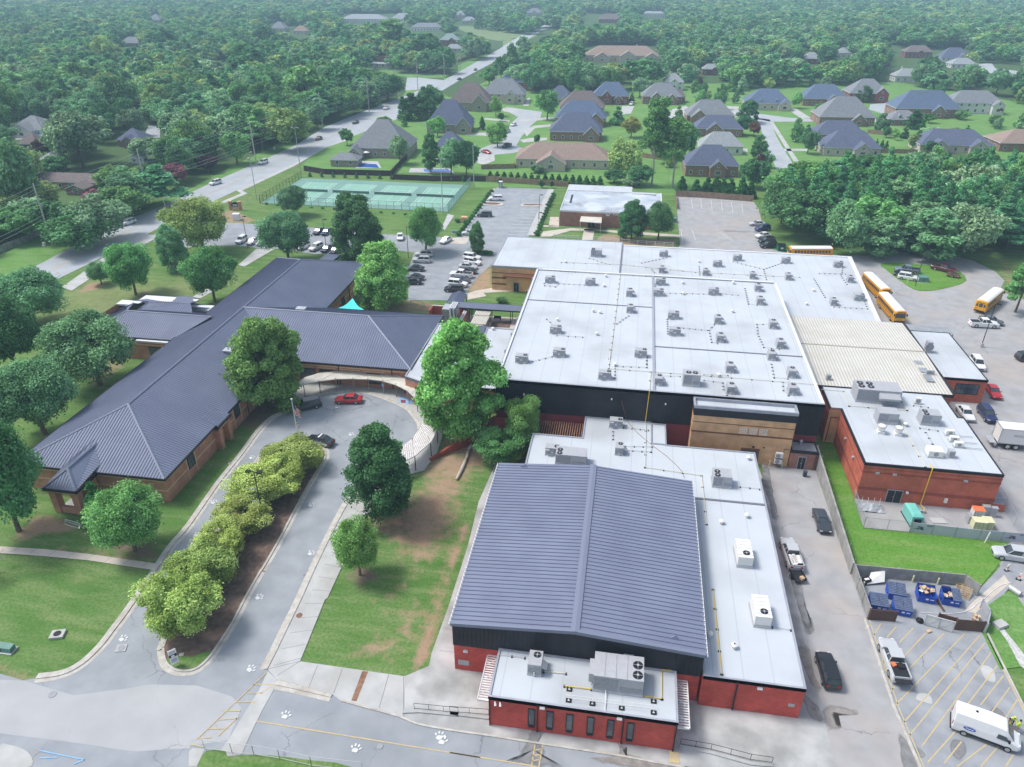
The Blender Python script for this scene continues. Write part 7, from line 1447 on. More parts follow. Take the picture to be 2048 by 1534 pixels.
T('F272,478,590,96','round','leaf_mid','green tree standing alone in the middle of the west lawn');T('F203,522,568,50','round','leaf_blue','small tree by the road on bare ground');T('F70,532,650,165','round','leaf_blue','broad dark tree by the road at the left edge')
T('F35,583,748,150','round','leaf_deep','dark tree at the left edge below the road');T('F90,706,868,180','round','leaf_blue','wide bluish tree left of the long school roof');T('F200,622,770,188','round','leaf_blue','spreading tree covering the corner of the west wing')
T('F38,818,1062,185','round','leaf_deep','massive dark tree at the left edge beside the brick porch');T('F270,968,1100,152','round','leaf_mid','low spreading tree in front of the school south wall');T('F206,955,1045,54','cone','leaf_hedge','dark conical evergreen against the brick porch',name='evergreen_shrub')
for sp,l in(('F590,888,968,122','at the head of the island'),('F530,940,1035,150','around the lamp post'),('F490,1012,1090,128','third from the island head'),('F445,1062,1150,120','fourth from the island head'),('F412,1100,1205,135','second from the island tip'),('F378,1160,1300,165','nearest the island tip'),('F570,925,1005,105','second from the island head')):
 T(sp,'vase','leaf_lime','lime green crape myrtle '+l,name='crape_myrtle',group='lime green trees on the drive island')
T('F1045,806,915,88','vase','leaf_bright','light airy tree rising beside the dark pergola',name='crape_myrtle');T('F1005,872,950,118','vase','leaf_mid','bushy light tree at the back west corner of the gymnasium',name='crape_myrtle')
T('F1262,403,480,56','egg','leaf_deep','left of the two round trees in front of the brick office');T('F1316,403,480,68','round','leaf_deep','right of the two round trees in front of the brick office')
T('F1303,208,372,62','tallpine','leaf_mid','tall double tree with a long bare trunk on the back lawn',lod='mid');T('F1345,243,375,62','tallpine','leaf_mid','tall tree with a pale trunk next to the double one',lod='mid');T('F1247,262,336,68','willow','leaf_olive','weeping willow behind the tan roofed house',lod='mid',name='willow_tree');T('F1262,234,275,44','round','leaf_yellow','yellow leaved tree above the willow',lod='mid')
T('F2030,500,625,66','pine','leaf_mid','conifer at the right edge by the last school bus',lod='mid',name='pine_tree')
T('v1350,195,330,230','bush','leaf_deep','dark round shrub on the courtyard grass',cat='shrub',name='shrub')
mids='''a110,780,1290,400 round leaf_blue|a60,430,760,220 round leaf_mid|a490,640,980,400 round leaf_grey|a540,510,760,280 round leaf_blue|a790,630,800,170 round leaf_grey|a930,480,690,190 round leaf_olive|a1190,530,680,300 round leaf_blue|a1100,640,900,330 round leaf_grey|a1150,690,930,220 round leaf_bright|a700,960,1150,260 round leaf_bright|a890,950,1120,150 round leaf_mid
a1040,950,1080,150 round leaf_pink|a610,1090,1230,200 round leaf_pink|a1220,900,1010,130 round leaf_plum|a860,800,940,230 round leaf_grey|a260,1030,1240,260 round leaf_olive|a330,910,1030,220 round leaf_deep|a60,900,1250,180 round leaf_mid|a260,810,920,110 round leaf_plum|a1390,760,960,200 round leaf_mid|a1540,650,880,220 pine leaf_mid|a1740,660,770,150 round leaf_plum
a1860,590,760,150 round leaf_blue|a700,430,700,260 round leaf_deep|a290,390,560,260 round leaf_mid|a480,360,560,260 round leaf_mid|a1440,250,470,280 round leaf_deep|a1570,150,290,150 round leaf_deep|a990,170,330,150 egg leaf_deep|a1220,350,480,260 round leaf_grey|a1560,470,680,230 round leaf_mid|a1800,380,640,300 round leaf_mid|a640,200,400,160 round leaf_olive|a1420,470,650,180 round leaf_mid|a1420,435,480,90 round leaf_plum
b510,540,700,140 cone leaf_hedge|b460,560,700,70 cone leaf_hedge|b600,500,700,150 egg leaf_deep|b640,495,640,160 round leaf_deep|b1000,560,680,90 round leaf_bright|b1010,710,860,140 round leaf_bright|b1300,520,700,160 round leaf_mid|b1490,495,620,120 round leaf_mid|b660,680,800,110 round leaf_bright|b740,800,1030,170 round leaf_blue|b620,780,1010,120 egg leaf_deep|b830,810,1030,160 round leaf_deep|b440,790,960,130 round leaf_grey|b345,680,760,110 round leaf_bright|b130,750,850,90 round leaf_mid
b120,370,570,260 round leaf_deep|b370,430,590,240 round leaf_deep|b270,130,250,130 round leaf_mid|b400,130,330,190 tallpine leaf_mid|b600,190,380,220 round leaf_deep|b700,270,430,160 round leaf_deep|b560,60,150,110 round leaf_blue|b355,325,385,90 round leaf_rust|b1090,260,470,130 egg leaf_blue|b960,390,500,130 round leaf_mid|b1160,210,320,100 round leaf_grey|b1270,290,440,160 round leaf_mid|b1440,250,400,180 round leaf_mid|b1030,330,470,110 round leaf_deep
b1260,370,490,90 round leaf_deep|b1850,340,520,300 round leaf_deep|b1840,450,570,120 round leaf_grey|b1000,60,180,90 cone leaf_blue|b900,60,170,60 cone leaf_blue|b1460,390,480,110 round leaf_deep|b1710,620,730,80 cone leaf_deep|b1030,660,710,50 round leaf_hedge|b920,680,760,40 cone leaf_hedge|b1690,990,1070,150 round leaf_deep|b1800,1040,1090,130 round leaf_grey|b1240,960,1010,110 round leaf_grey|b1240,790,850,40 vase leaf_mid|b1600,560,640,35 cone leaf_hedge|b605,650,700,70 round leaf_olive
c430,580,720,130 egg leaf_deep|c400,670,790,100 round leaf_deep|c465,710,800,80 round leaf_rust|c490,790,930,110 egg leaf_deep|c710,690,830,80 egg leaf_mid|c780,760,900,120 round leaf_blue|c845,600,700,90 round leaf_mid|c150,520,640,80 round leaf_mid|c265,525,640,85 round leaf_mid|c1110,500,600,80 egg leaf_deep|c1240,740,805,70 round leaf_deep|c1400,640,750,110 cone leaf_hedge|c1445,660,790,40 cone leaf_hedge|c1345,730,810,45 cone leaf_hedge|c1500,740,810,130 round leaf_grey|c1620,740,810,120 round leaf_grey|c1490,660,720,80 round leaf_mid|c1680,640,700,90 round leaf_mid
c1870,670,740,90 round leaf_mid|c1400,780,870,100 round leaf_olive|c1490,820,900,80 round leaf_deep|c1180,810,870,30 cone leaf_hedge|c1210,815,880,30 cone leaf_hedge|c1235,820,890,30 cone leaf_hedge|c1710,730,790,40 cone leaf_hedge|c460,930,1100,200 round leaf_deep|c2020,710,770,70 round leaf_grey|c1900,620,670,50 round leaf_plum|c60,720,960,140 round leaf_mid|c830,780,880,50 pine leaf_blue|c1880,400,560,160 round leaf_blue|c920,860,900,90 round leaf_plum
f960,0,120,180 round leaf_deep|e1710,90,150,40 round leaf_hedge|f390,90,135,45 round leaf_hedge|f450,95,135,28 round leaf_hedge'''
mnames=['green','dark green','pale green','grey green','rounded','spreading','bushy']
HN={'leaf_blue':'blue green','leaf_mid':'mid green','leaf_grey':'grey green','leaf_olive':'olive','leaf_bright':'bright green','leaf_pink':'pink flowering','leaf_plum':'plum coloured','leaf_deep':'dark green','leaf_hedge':'dark clipped','leaf_rust':'rusty brown','leaf_lime':'lime green','leaf_pine':'pine green','leaf_yellow':'yellow'}
def place_name(u,v):
 for x0,y0,x1,y1,s in((0,200,700,440,'in the gardens left of the main road'),(0,0,700,200,'in the woods left of the main road'),(650,0,900,170,'beyond the main road bend'),(1000,60,1600,170,'behind the far houses'),(650,170,980,350,'in the gardens between the road and the cul-de-sac'),(980,160,1280,380,'round the cul-de-sac houses'),(1280,160,1560,400,'near the side street houses'),(1560,160,2100,330,'in the gardens of the right hand houses')):
  if x0<=u<x1 and y0<=v<y1:return s
 return 'beside the school parking lot'
seen={}
for tok in mids.replace('\n','|').split('|'):
 sp,kd,mt_=tok.split();r=sp[0];x,yt,yb,w_=map(float,sp[1:].split(','));a=RG[r];u,v=a[0]+x*a[2],a[1]+yb*a[2]
 key=(HN[mt_],{'cone':'conical','egg':'upright','vase':'open','pine':'conifer-like','tallpine':'tall'}.get(kd,'round'),place_name(u,v));size='large' if w_*a[2]>70 else 'medium' if w_*a[2]>38 else 'small'
 lab=f'{size} {key[0]} {key[1]} tree {key[2]}';k=seen.get(lab,0);seen[lab]=k+1
 GL=globals().setdefault('GL',[]);GL.append((lab,u,T(sp,kd,mt_,lab,'mid' if a[1]+yt*a[2]>130 else 'low',{'cone':'evergreen_tree','vase':'flowering_tree','pine':'pine_tree'}.get(kd,'leafy_tree'),'trees of the neighbourhood gardens')))
for lab in set(g[0]for g in GL):
 q=sorted([g for g in GL if g[0]==lab],key=lambda g:g[1])
 for i,g in enumerate(q):
  if len(q)>1:g[2]['label']=lab+', '+('leftmost' if i==0 else 'rightmost' if i==len(q)-1 else ORD[i]+' from left')
  # clipped evergreen rows along the back fences
for i in range(17):T('b%d,%d,%d,40'%(968+i*40,1000+i*1.8,1052+i*2),'cone','leaf_hedge','clipped cone evergreen along the board fence, '+(ORD[i]if i else 'first')+' from the left',name='cone_evergreen',group='cone evergreens along the board fence')
for i,x in enumerate((40,125,190,240,280,325,390,440)):T('c%d,%d,%d,72'%(x,1010+(x%3)*15+x*.05,1135+x*.05),'cone','leaf_hedge','tall cone evergreen behind the back parking lot, '+(ORD[i]if i else 'first')+' from the left',name='cone_evergreen',group='tall cone evergreens behind the back parking lot')
# round clipped bushes along the parking lot
def bushes(a,b,n,w_,lab,grp):
 a=Vector(a);b=Vector(b)
 for i in range(n):
  p=a.lerp(b,i/(n-1));q=W('q%f,%f'%(p.x,p.y));k=1+.12*random.uniform(-1,1);make_tree(q.x,q.y,1.35*k,w_*k,'bush','leaf_hedge',lab+', '+(ORD[i]if i else 'first')+' from the far left end','clipped_bush','near',grp,cat='bush',parts=False)
bushes((770,40),(160,860),17,2.0,'round clipped bush in the row left of the parking bays','clipped bushes left of the parking bays');bushes((1925,100),(1610,850),15,2.0,'round clipped bush in the row right of the white path','clipped bushes right of the white path')
bushes((480,1190),(740,1215),5,1.9,'low clipped bush on the strip under the slim tree','clipped bushes under the slim tree');bushes((150,600),(300,630),2,2.3,'clipped bush beside the orange box wall','clipped bushes by the box wall')
for i in range(14):
 p=W('e400,85').lerp(W('e1450,120'),i/13);make_tree(p.x,p.y+1.5,2.0,1.3,'cone','leaf_deep','small shrub on the bank behind the tennis courts, '+(ORD[i]if i else 'first')+' from left','small_shrub','near','shrubs behind the tennis courts',cat='shrub',parts=False)
 p=W('e110,270').lerp(W('e1140,345'),i/13);make_tree(p.x,p.y,.8,1.3,'bush','leaf_mid','little shrub along the front of the tennis courts, '+(ORD[i]if i else 'first')+' from left','small_shrub','near','little shrubs in front of the tennis courts',cat='shrub',parts=False)
 # bare grey tree at the left edge
c=W('F5,1155');t=thing('bare_tree','leafless grey tree with fine branches at the left edge of the front lawn','tree',(c.x-1,c.y,0));mb=MB();rs=random.Random(4)
def branch(p,d,L_,r,k):
 q=p+d*L_;mb.cyl(p,q,r,r*.6,4,cap=False)
 if k:
  for i in range(3):branch(p.lerp(q,rs.uniform(.5,1)),(d+Vector((rs.uniform(-.8,.8),rs.uniform(-.8,.8),rs.uniform(-.2,.5)))).normalized(),L_*.72,r*.55,k-1)
for i in range(5):branch(Vector((0,0,0)),Vector((rs.uniform(-.5,.8),rs.uniform(-.6,.6),.9)).normalized(),1.9,.13,5)
mb.build('branches','pale_bark',t,False)
# ---- woods: seeded over the land, kept off streets, roofs and lawns
CLEAR=['F-50,1600 F-50,480 F100,470 F140,500 F300,418 F420,345 F520,305 F590,283 F595,262 F700,225 F800,185 F880,150 F960,112 F1080,55 F1130,55 F1060,95 F1010,130 F960,160 F900,165 F860,170 F1000,172 F1200,178 F1480,168 F1760,160 F2100,195 F2100,310 F1880,305 F1640,318 F1525,330 F1520,390 F1530,430 F1560,480 F1640,500 F2010,502 F2100,510 F2100,1700',
'b740,150 b900,155 b1110,185 b1180,195 b1230,195 b1140,260 b1100,290 b1010,300 b1020,240 b880,215','b280,400 b760,430 b980,315 b990,330 b700,500 b480,540 b450,450','F300,28 F330,28 F330,50 F300,50','F238,76 F284,76 F284,98 F238,98','F535,40 F573,40 F573,64 F535,64','F583,52 F625,52 F625,74 F583,74',
'F680,24 F812,24 F812,48 F680,48','F815,50 F885,50 F885,66 F815,66','F877,68 F928,68 F928,108 F877,108','F12,232 F98,232 F98,278 F12,278','F36,272 F78,272 F78,312 F36,312','F80,296 F125,296 F125,352 F80,352','F44,340 F205,340 F205,388 F44,388','F232,258 F285,258 F285,298 F232,298','F260,308 F294,308 F294,330 F260,330','F285,240 F335,240 F335,275 F285,275',
'F736,118 F792,118 F792,140 F736,140','F1165,85 F1320,85 F1320,128 F1165,128','F1400,128 F1440,128 F1440,155 F1400,155','F1772,92 F1865,92 F1865,122 F1772,122','F1878,90 F1935,90 F1935,135 F1878,135','F1955,120 F2048,120 F2048,150 F1955,150','F1165,25 F1240,25 F1240,52 F1165,52','F1278,20 F1332,20 F1332,40 F1278,40','F903,32 F965,32 F965,52 F903,52','F1048,15 F1090,15 F1090,34 F1048,34','F1600,100 F1640,100 F1640,130 F1600,130','F1670,98 F1705,98 F1705,118 F1670,118','F1765,140 F1830,140 F1830,172 F1765,172','F1325,138 F1362,138 F1362,170 F1325,170','F225,128 F245,128 F245,140 F225,140','F435,115 F455,115 F455,128 F435,128']
CP=[np.array([px(t)for t in s.split()])for s in CLEAR]
def inpoly(U,V,P):
 ins=np.zeros(U.shape,bool);n=len(P)
 for i in range(n):
  x0,y0=P[i];x1,y1=P[(i+1)%n];dy=(y1-y0)or 1e-9;ins^=((y0>V)!=(y1>V))&(U<(x1-x0)*(V-y0)/dy+x0)
 return ins
def projn(x,y,z):
 X_=x*_cy+y*_sy;Y_=-x*_sy+y*_cy;Z_=z-HCAM;dep=Y_*_cp-Z_*_sp;return 1024+FPX*X_/dep,767-FPX*(Y_*_sp+Z_*_cp)/dep,dep
rg=np.random.default_rng(12);cand=[]
for y0,y1,sp_ in((140,700,10.6),(700,1150,12.8),(1150,2300,15.0)):
 yy=np.arange(y0,y1,sp_);
 for y in yy:
  xx=np.arange(-(y*.95+60),y*.62+60,sp_);cand.append(np.stack([xx+rg.uniform(-.42,.42,len(xx))*sp_,y+rg.uniform(-.42,.42,len(xx))*sp_,np.full(len(xx),sp_)],1))
cand=np.concatenate(cand);n_=len(cand);cx_,cy_=cand[:,0],cand[:,1];rad_=cand[:,2]*rg.uniform(.52,.86,n_);big_=(.5+.5*np.sin(cx_*.021+1.7)*np.sin(cy_*.017));hh_=rg.uniform(8,14,n_)+4*big_;rad_*=.85+.35*big_
U0,V0,dep_=projn(cx_,cy_,0);ok=(U0>-130)&(U0<2180)&(dep_>0);rp=rad_/dep_*FPX
bad=np.zeros(n_,bool)
for zf,du in((.9,0),(.7,-.4),(.7,.4),(.5,-.5),(.5,.5),(.45,0),(.2,0)):
 U1,V1,_=projn(cx_,cy_,hh_*zf)
 for P in CP:bad|=inpoly(U1+du*rp,V1,P)
 # scattered clearings so that roofs and ground show between the crowns
_,V9,_=projn(cx_,cy_,hh_);ok&=~bad&(V9>-80)&(np.sin(cx_*.013+cy_*.021)+np.sin(cx_*.031-cy_*.017+2)+.6*np.sin(cx_*.06+1)<1.95)
for(ux_,uy_,ur_)in USED:ok&=(cx_-ux_)**2+(cy_-uy_)**2>(ur_*.9+rad_*.45)**2
cand=np.stack([cx_,cy_,rad_,hh_],1)[ok];dd_=np.hypot(cand[:,0],cand[:,1]);cand=cand[np.argsort(dd_)]
# pines of the wood behind the bus yard
pines=[];zone=[W(t)for t in('F1530,468','F1560,462','F1660,470','F1990,500','F2200,512','F2250,395','F1900,372','F1660,400','F1560,430')];zp=np.array([(p.x,p.y)for p in zone]);gx_,gy_=np.meshgrid(np.arange(zp[:,0].min(),zp[:,0].max(),5.6),np.arange(zp[:,1].min(),zp[:,1].max(),5.6))
gx_=gx_.ravel()+rg.uniform(-1.8,1.8,gx_.size);gy_=gy_.ravel()+rg.uniform(-1.8,1.8,gy_.size);m_=inpoly(gx_,gy_,zp);ps=np.stack([gx_[m_],gy_[m_]],1);ps=ps[np.argsort(ps[:,1])]
HUES=['leaf_blue','leaf_mid','leaf_deep','leaf_grey','leaf_mid','leaf_deep','leaf_olive','leaf_blue','leaf_bright']
def instances(name,pts,protos,label,cat):
 """one object holding the crowns nobody could count, as geometry-node instances"""
 me=bpy.data.meshes.new(name);me.vertices.add(len(pts));me.vertices.foreach_set('co',np.stack([pts[:,0],pts[:,1],np.zeros(len(pts))],1).astype(np.float32).ravel())
 k=len(protos);ids=rg.integers(0,k,len(pts));sc=np.zeros((len(pts),3));
 for i,(o,R,H)in enumerate(protos):s_=ids==i;sc[s_]=np.stack([pts[s_,2]/R,pts[s_,2]/R,pts[s_,3]/H],1)
 me.attributes.new('sc','FLOAT_VECTOR','POINT').data.foreach_set('vector',sc.astype(np.float32).ravel());me.attributes.new('rot','FLOAT_VECTOR','POINT').data.foreach_set('vector',np.stack([0*ids,0*ids,rg.uniform(0,6.28,len(pts))],1).astype(np.float32).ravel())
 me.attributes.new('pick','INT','POINT').data.foreach_set('value',ids.astype(np.int32));me.update()
 o=bpy.data.objects.new(name,me);COL.objects.link(o);ng=bpy.data.node_groups.new(name,'GeometryNodeTree');ng.interface.new_socket('Geometry',in_out='INPUT',socket_type='NodeSocketGeometry');ng.interface.new_socket('Geometry',in_out='OUTPUT',socket_type='NodeSocketGeometry')
 gi=ng.nodes.new('NodeGroupInput');go=ng.nodes.new('NodeGroupOutput');ip=ng.nodes.new('GeometryNodeInstanceOnPoints');ci=ng.nodes.new('GeometryNodeCollectionInfo')
 cl=bpy.data.collections.new(name+' sources')
 for i,(p,R,H)in enumerate(protos):p.name='%s source %02d'%(name,i);cl.objects.link(p)
 ci.inputs['Collection'].default_value=cl;ci.inputs['Separate Children'].default_value=True;ci.inputs['Reset Children'].default_value=True;ip.inputs['Pick Instance'].default_value=True
 def attr(nm,ty):
  a=ng.nodes.new('GeometryNodeInputNamedAttribute');a.data_type=ty;a.inputs['Name'].default_value=nm;return a.outputs[0]
 ng.links.new(gi.outputs[0],ip.inputs['Points']);ng.links.new(ci.outputs[0],ip.inputs['Instance']);ng.links.new(attr('pick','INT'),ip.inputs['Instance Index']);ng.links.new(attr('rot','FLOAT_VECTOR'),ip.inputs['Rotation']);ng.links.new(attr('sc','FLOAT_VECTOR'),ip.inputs['Scale']);ng.links.new(ip.outputs[0],go.inputs[0])
 md=o.modifiers.new('instances','NODES');md.node_group=ng;return tag(o,label,cat,kind='stuff')
BUD=max(0,292-NTREE-115);ind=cand[:BUD];rest=cand[BUD:]
for x,y,r_,h_ in ind:
 hu=random.choice(HUES);uv=proj(x,y,h_*.6);make_tree(x,y,h_,r_*2,random.choice(['round','round','egg']),hu,'broad '+HN[hu]+' woodland tree '+place_name(uv[0],uv[1]),'leafy_tree','mid','leafy trees of the woods',parts=False,cat='tree')
for x,y in ps[:60]:
 if random.random()<.14:make_tree(x,y,random.uniform(7,11),random.uniform(6,8),'round',random.choice(['leaf_mid','leaf_deep','leaf_bright']),'broad leafy tree at the edge of the pine wood by the bus yard','leafy_tree','mid','leafy trees at the pine wood edge')
 else:make_tree(x,y,random.uniform(12,16),random.uniform(6,8),'pine','leaf_pine','tall pine in the dense wood behind the bus yard','pine_tree','mid','pines behind the bus yard')
def src(kind,mt,lod,var):
 c,t,R,H=proto(kind,mt,lod,var);me=c.copy();me.materials.clear();me.materials.append(M[mt]);return(bpy.data.objects.new('src',me),R,H)
pr_=ps[60:];instances('pine_wood',np.stack([pr_[:,0],pr_[:,1],rg.uniform(3,4.2,len(pr_)),rg.uniform(11,16,len(pr_))],1),[src('pine','leaf_pine','mid',v)for v in range(3)]+[src('egg','leaf_mid','mid',0)],'dense pine wood behind the bus yard','wood')
nd=np.hypot(rest[:,0],rest[:,1]);near_=rest[nd<520];far_=rest[nd>=520]
ks=[('round',h,v)for h,v in zip(['leaf_blue','leaf_mid','leaf_deep','leaf_grey','leaf_olive','leaf_mid','leaf_deep'],(0,1,2,0,1,2,0))]+[('egg','leaf_blue',1),('pine','leaf_pine',1)]
instances('woodland',near_,[src(k,h,'mid',v)for k,h,v in ks],'leafy woodland filling the land between the far houses','wood');instances('far_woodland',far_,[src(k,h,'low',v)for k,h,v in ks],'distant woodland canopy reaching to the top of the picture','wood')
# ================================================================ VEHICLES
def wheel(t,x,y,r=.34,w_=.22,z=None):
 z=r if z is None else z;s=1 if y>0 else-1;mb=MB();mb.cyl((x,y-s*w_/2,z),(x,y+s*w_/2,z),r,n=14);o=mb.build('wheel','tyre',t,False);mb=MB();mb.cyl((x,y+s*w_/2,z),(x,y+s*(w_/2+.02),z),r*.62,n=12);mb.build('rim','rim',o,False)
def loft(rings,m=0,caps=True):
 mb=MB();n=len(rings[0]);mb.v=[p for r in rings for p in r];k=len(rings)
 for j in range(k-1):
  for i in range(n):mb.f.append((j*n+i,j*n+(i+1)%n,(j+1)*n+(i+1)%n,(j+1)*n+i));mb.m.append(m)
 if caps:mb.f+=[tuple(range(n-1,-1,-1)),tuple(range((k-1)*n,k*n))];mb.m+=[m,m]
 return mb
CARS={'sedan':(4.8,1.82,1.43,.93,.86,-1.75,.95,-1.05,.25,.33),'suv':(4.75,1.9,1.7,1.05,1.02,-2.28,1.05,-2.0,.35,.37),'minivan':(5.1,1.98,1.75,1.0,.98,-2.45,1.35,-2.1,.45,.35),'pickup':(5.8,2.0,1.88,1.18,1.15,-.75,1.35,-.65,.6,.42)}
def car_proto(kind):
 L,W_,H,zb,zh,cx0,cx1,tx0,tx1,wr=CARS[kind];hw=W_/2;t=thing('parked_car','','car')
 st=[]
 for f,ww,z0,z1 in((-.5,.84,.42,zb-.18),(-.485,.95,.3,zb-.05),(-.4,1,.24,zb),(-.2,1,.22,zb),(.1,1,.22,zb),(.2,1,.22,zb-.02),(.3,.99,.24,zh-.02),(.42,.96,.26,zh-.1),(.485,.88,.3,zh-.22),(.5,.74,.36,zh-.34)):
  x=f*L;w_=hw*ww;st.append([(x,-w_*.93,z0),(x,-w_,z0+.28),(x,-w_*.99,z1-.12),(x,-w_*.86,z1),(x,w_*.86,z1),(x,w_*.99,z1-.12),(x,w_,z0+.28),(x,w_*.93,z0)])
 b=loft(st).build('body','car_white',t,False,smooth=False)
 rr=[[(cx0,-hw*.84,zb-.03),(cx1,-hw*.84,zb-.03),(cx1,hw*.84,zb-.03),(cx0,hw*.84,zb-.03)],[(tx0,-hw*.68,H-.05),(tx1,-hw*.68,H-.05),(tx1,hw*.68,H-.05),(tx0,hw*.68,H-.05)]];loft(rr).build('window','glass',t,False)
 mb=MB();q=rr[1];mb.prism([(tx0-.04,-hw*.7),(tx1+.06,-hw*.7),(tx1+.06,hw*.7),(tx0-.04,hw*.7)],H-.07,H);xm=(tx0+tx1)/2
 for s in(-1,1):
  for xb,xt in((cx0,tx0),((cx0+cx1)/2-.1,xm-.1),(cx1,tx1)):mb.add([(xb-.05,s*hw*.855,zb-.03),(xb+.05,s*hw*.855,zb-.03),(xt+.05,s*hw*.7,H-.03),(xt-.05,s*hw*.7,H-.03),(xb-.05,s*hw*.8,zb-.03),(xb+.05,s*hw*.8,zb-.03),(xt+.05,s*hw*.66,H-.03),(xt-.05,s*hw*.66,H-.03)],[(0,1,2,3),(7,6,5,4),(0,3,7,4),(1,5,6,2)])
 if kind in('suv','minivan'):mb.box(tx0-.04,tx0+.1,-hw*.7,hw*.7,H-.09,H-.02)
 mb.build('roof','car_white',t,False)
 for s in(-1,1):
  for x in(-L*.3,L*.31):wheel(t,x,s*(hw-.11),wr)
  mb=MB();mb.box(L*.462,L*.492,s*hw*.5-.16+s*.12,s*hw*.5+.16+s*.12,zh-.34,zh-.2);mb.build('headlight','headlight',t,False);mb=MB();mb.box(-L*.503,-L*.48,s*hw*.62-.15,s*hw*.62+.15,zb-.32,zb-.12);mb.build('taillight','taillight',t,False);mb=MB();mb.box(cx1-.35,cx1-.2,s*hw*.98-.02,s*hw*1.1+.02,zb,zb+.14);mb.build('mirror','car_white',t,False)
 mb=MB();mb.box(L*.46,L*.503,-hw*.45,hw*.45,.42,zh-.42);mb.build('grille','black',t,False)
 if kind=='pickup':
  mb=MB();mb.box(-L*.475,cx0-.1,-hw*.8,hw*.8,zb-.02,zb+.012);mb.build('truck_bed','black_metal',t,False);mb=MB()
  for s in(-1,1):mb.box(-L*.48,cx0,s*hw*.88-.06,s*hw*.88+.06,zb-.02,zb+.07)
  mb.box(-L*.49,-L*.475,-hw*.8,hw*.8,zb-.1,zb+.07);mb.build('bed_rail','car_white',t,False)
 return t
PC={k:car_proto(k)for k in CARS}
def paint_car(o,c):
 for ch in o.children:
  if ch.name.split('.')[0]in('body','roof','mirror','bed_rail'):ch.material_slots[0].link='OBJECT';ch.material_slots[0].material=M['car_'+c]
def car(kind,col,front,rear,hint,z=.09,grp='cars parked round the school'):
 a,b=W(front,.5),W(rear,.5);d=a-b;c=(a+b)/2;o=dup(PC[kind],(c.x,c.y,z),math.atan2(d.y,d.x),'%s %s %s'%({'lightgrey':'light grey','slate':'blue grey'}.get(col,col),{'suv':'estate car','minivan':'minivan','pickup':'pickup truck','sedan':'saloon car'}[kind],hint),grp);o.name={'pickup':'pickup_truck','minivan':'minivan'}.get(kind,'parked_car');paint_car(o,col);return o
car('suv','black','j680,395','j735,580','in the alley beside the red wing');pk=car('pickup','silver','j1110,305','j1200,540','on the striped lot with its tailgate down');car('sedan','charcoal','i410,520','i372,410','facing the camera by the retaining wall');p2_k=car('pickup','silver','i110,660','i165,820','with a loaded bed by the wing wall')
mb=MB();mb.cyl((-1.35,-.2,1.2),(-1.35,-.2,1.45),.38,n=14);mb.build('spare_wheel','tyre',pk,False);mb=MB();mb.obox((-1.2,.5,1.2),(.5,.4,.2),.4);mb.build('cargo_box','orange',pk,False);mb=MB();mb.box(-3.45,-2.88,-.85,.85,1.0,1.07);mb.build('tailgate','black_metal',pk,False)
mb=MB()
for i in range(14):mb.obox((-1.0-.12*i,.5*math.sin(i*2.1),1.2+.05*(i%3)),(.5,.35,.12),i)
mb.build('cargo','unit_white',p2_k,False)
c=W('i185,930');t=thing('utility_trailer','small dark open trailer behind the loaded pickup','trailer',(c.x,c.y,.09),-1.35);mb=MB();mb.box(-1.1,1.1,-.7,.7,.45,.5);mb.box(-1.1,1.1,-.72,-.68,.5,.8);mb.box(-1.1,1.1,.68,.72,.5,.8);mb.build('bed','black_metal',t,False);wheel(t,0,.8,.3);wheel(t,0,-.8,.3);mb=MB();mb.obox((.7,.3,.5),(.5,.5,.3),.3);mb.build('cargo','cardboard',t,False)
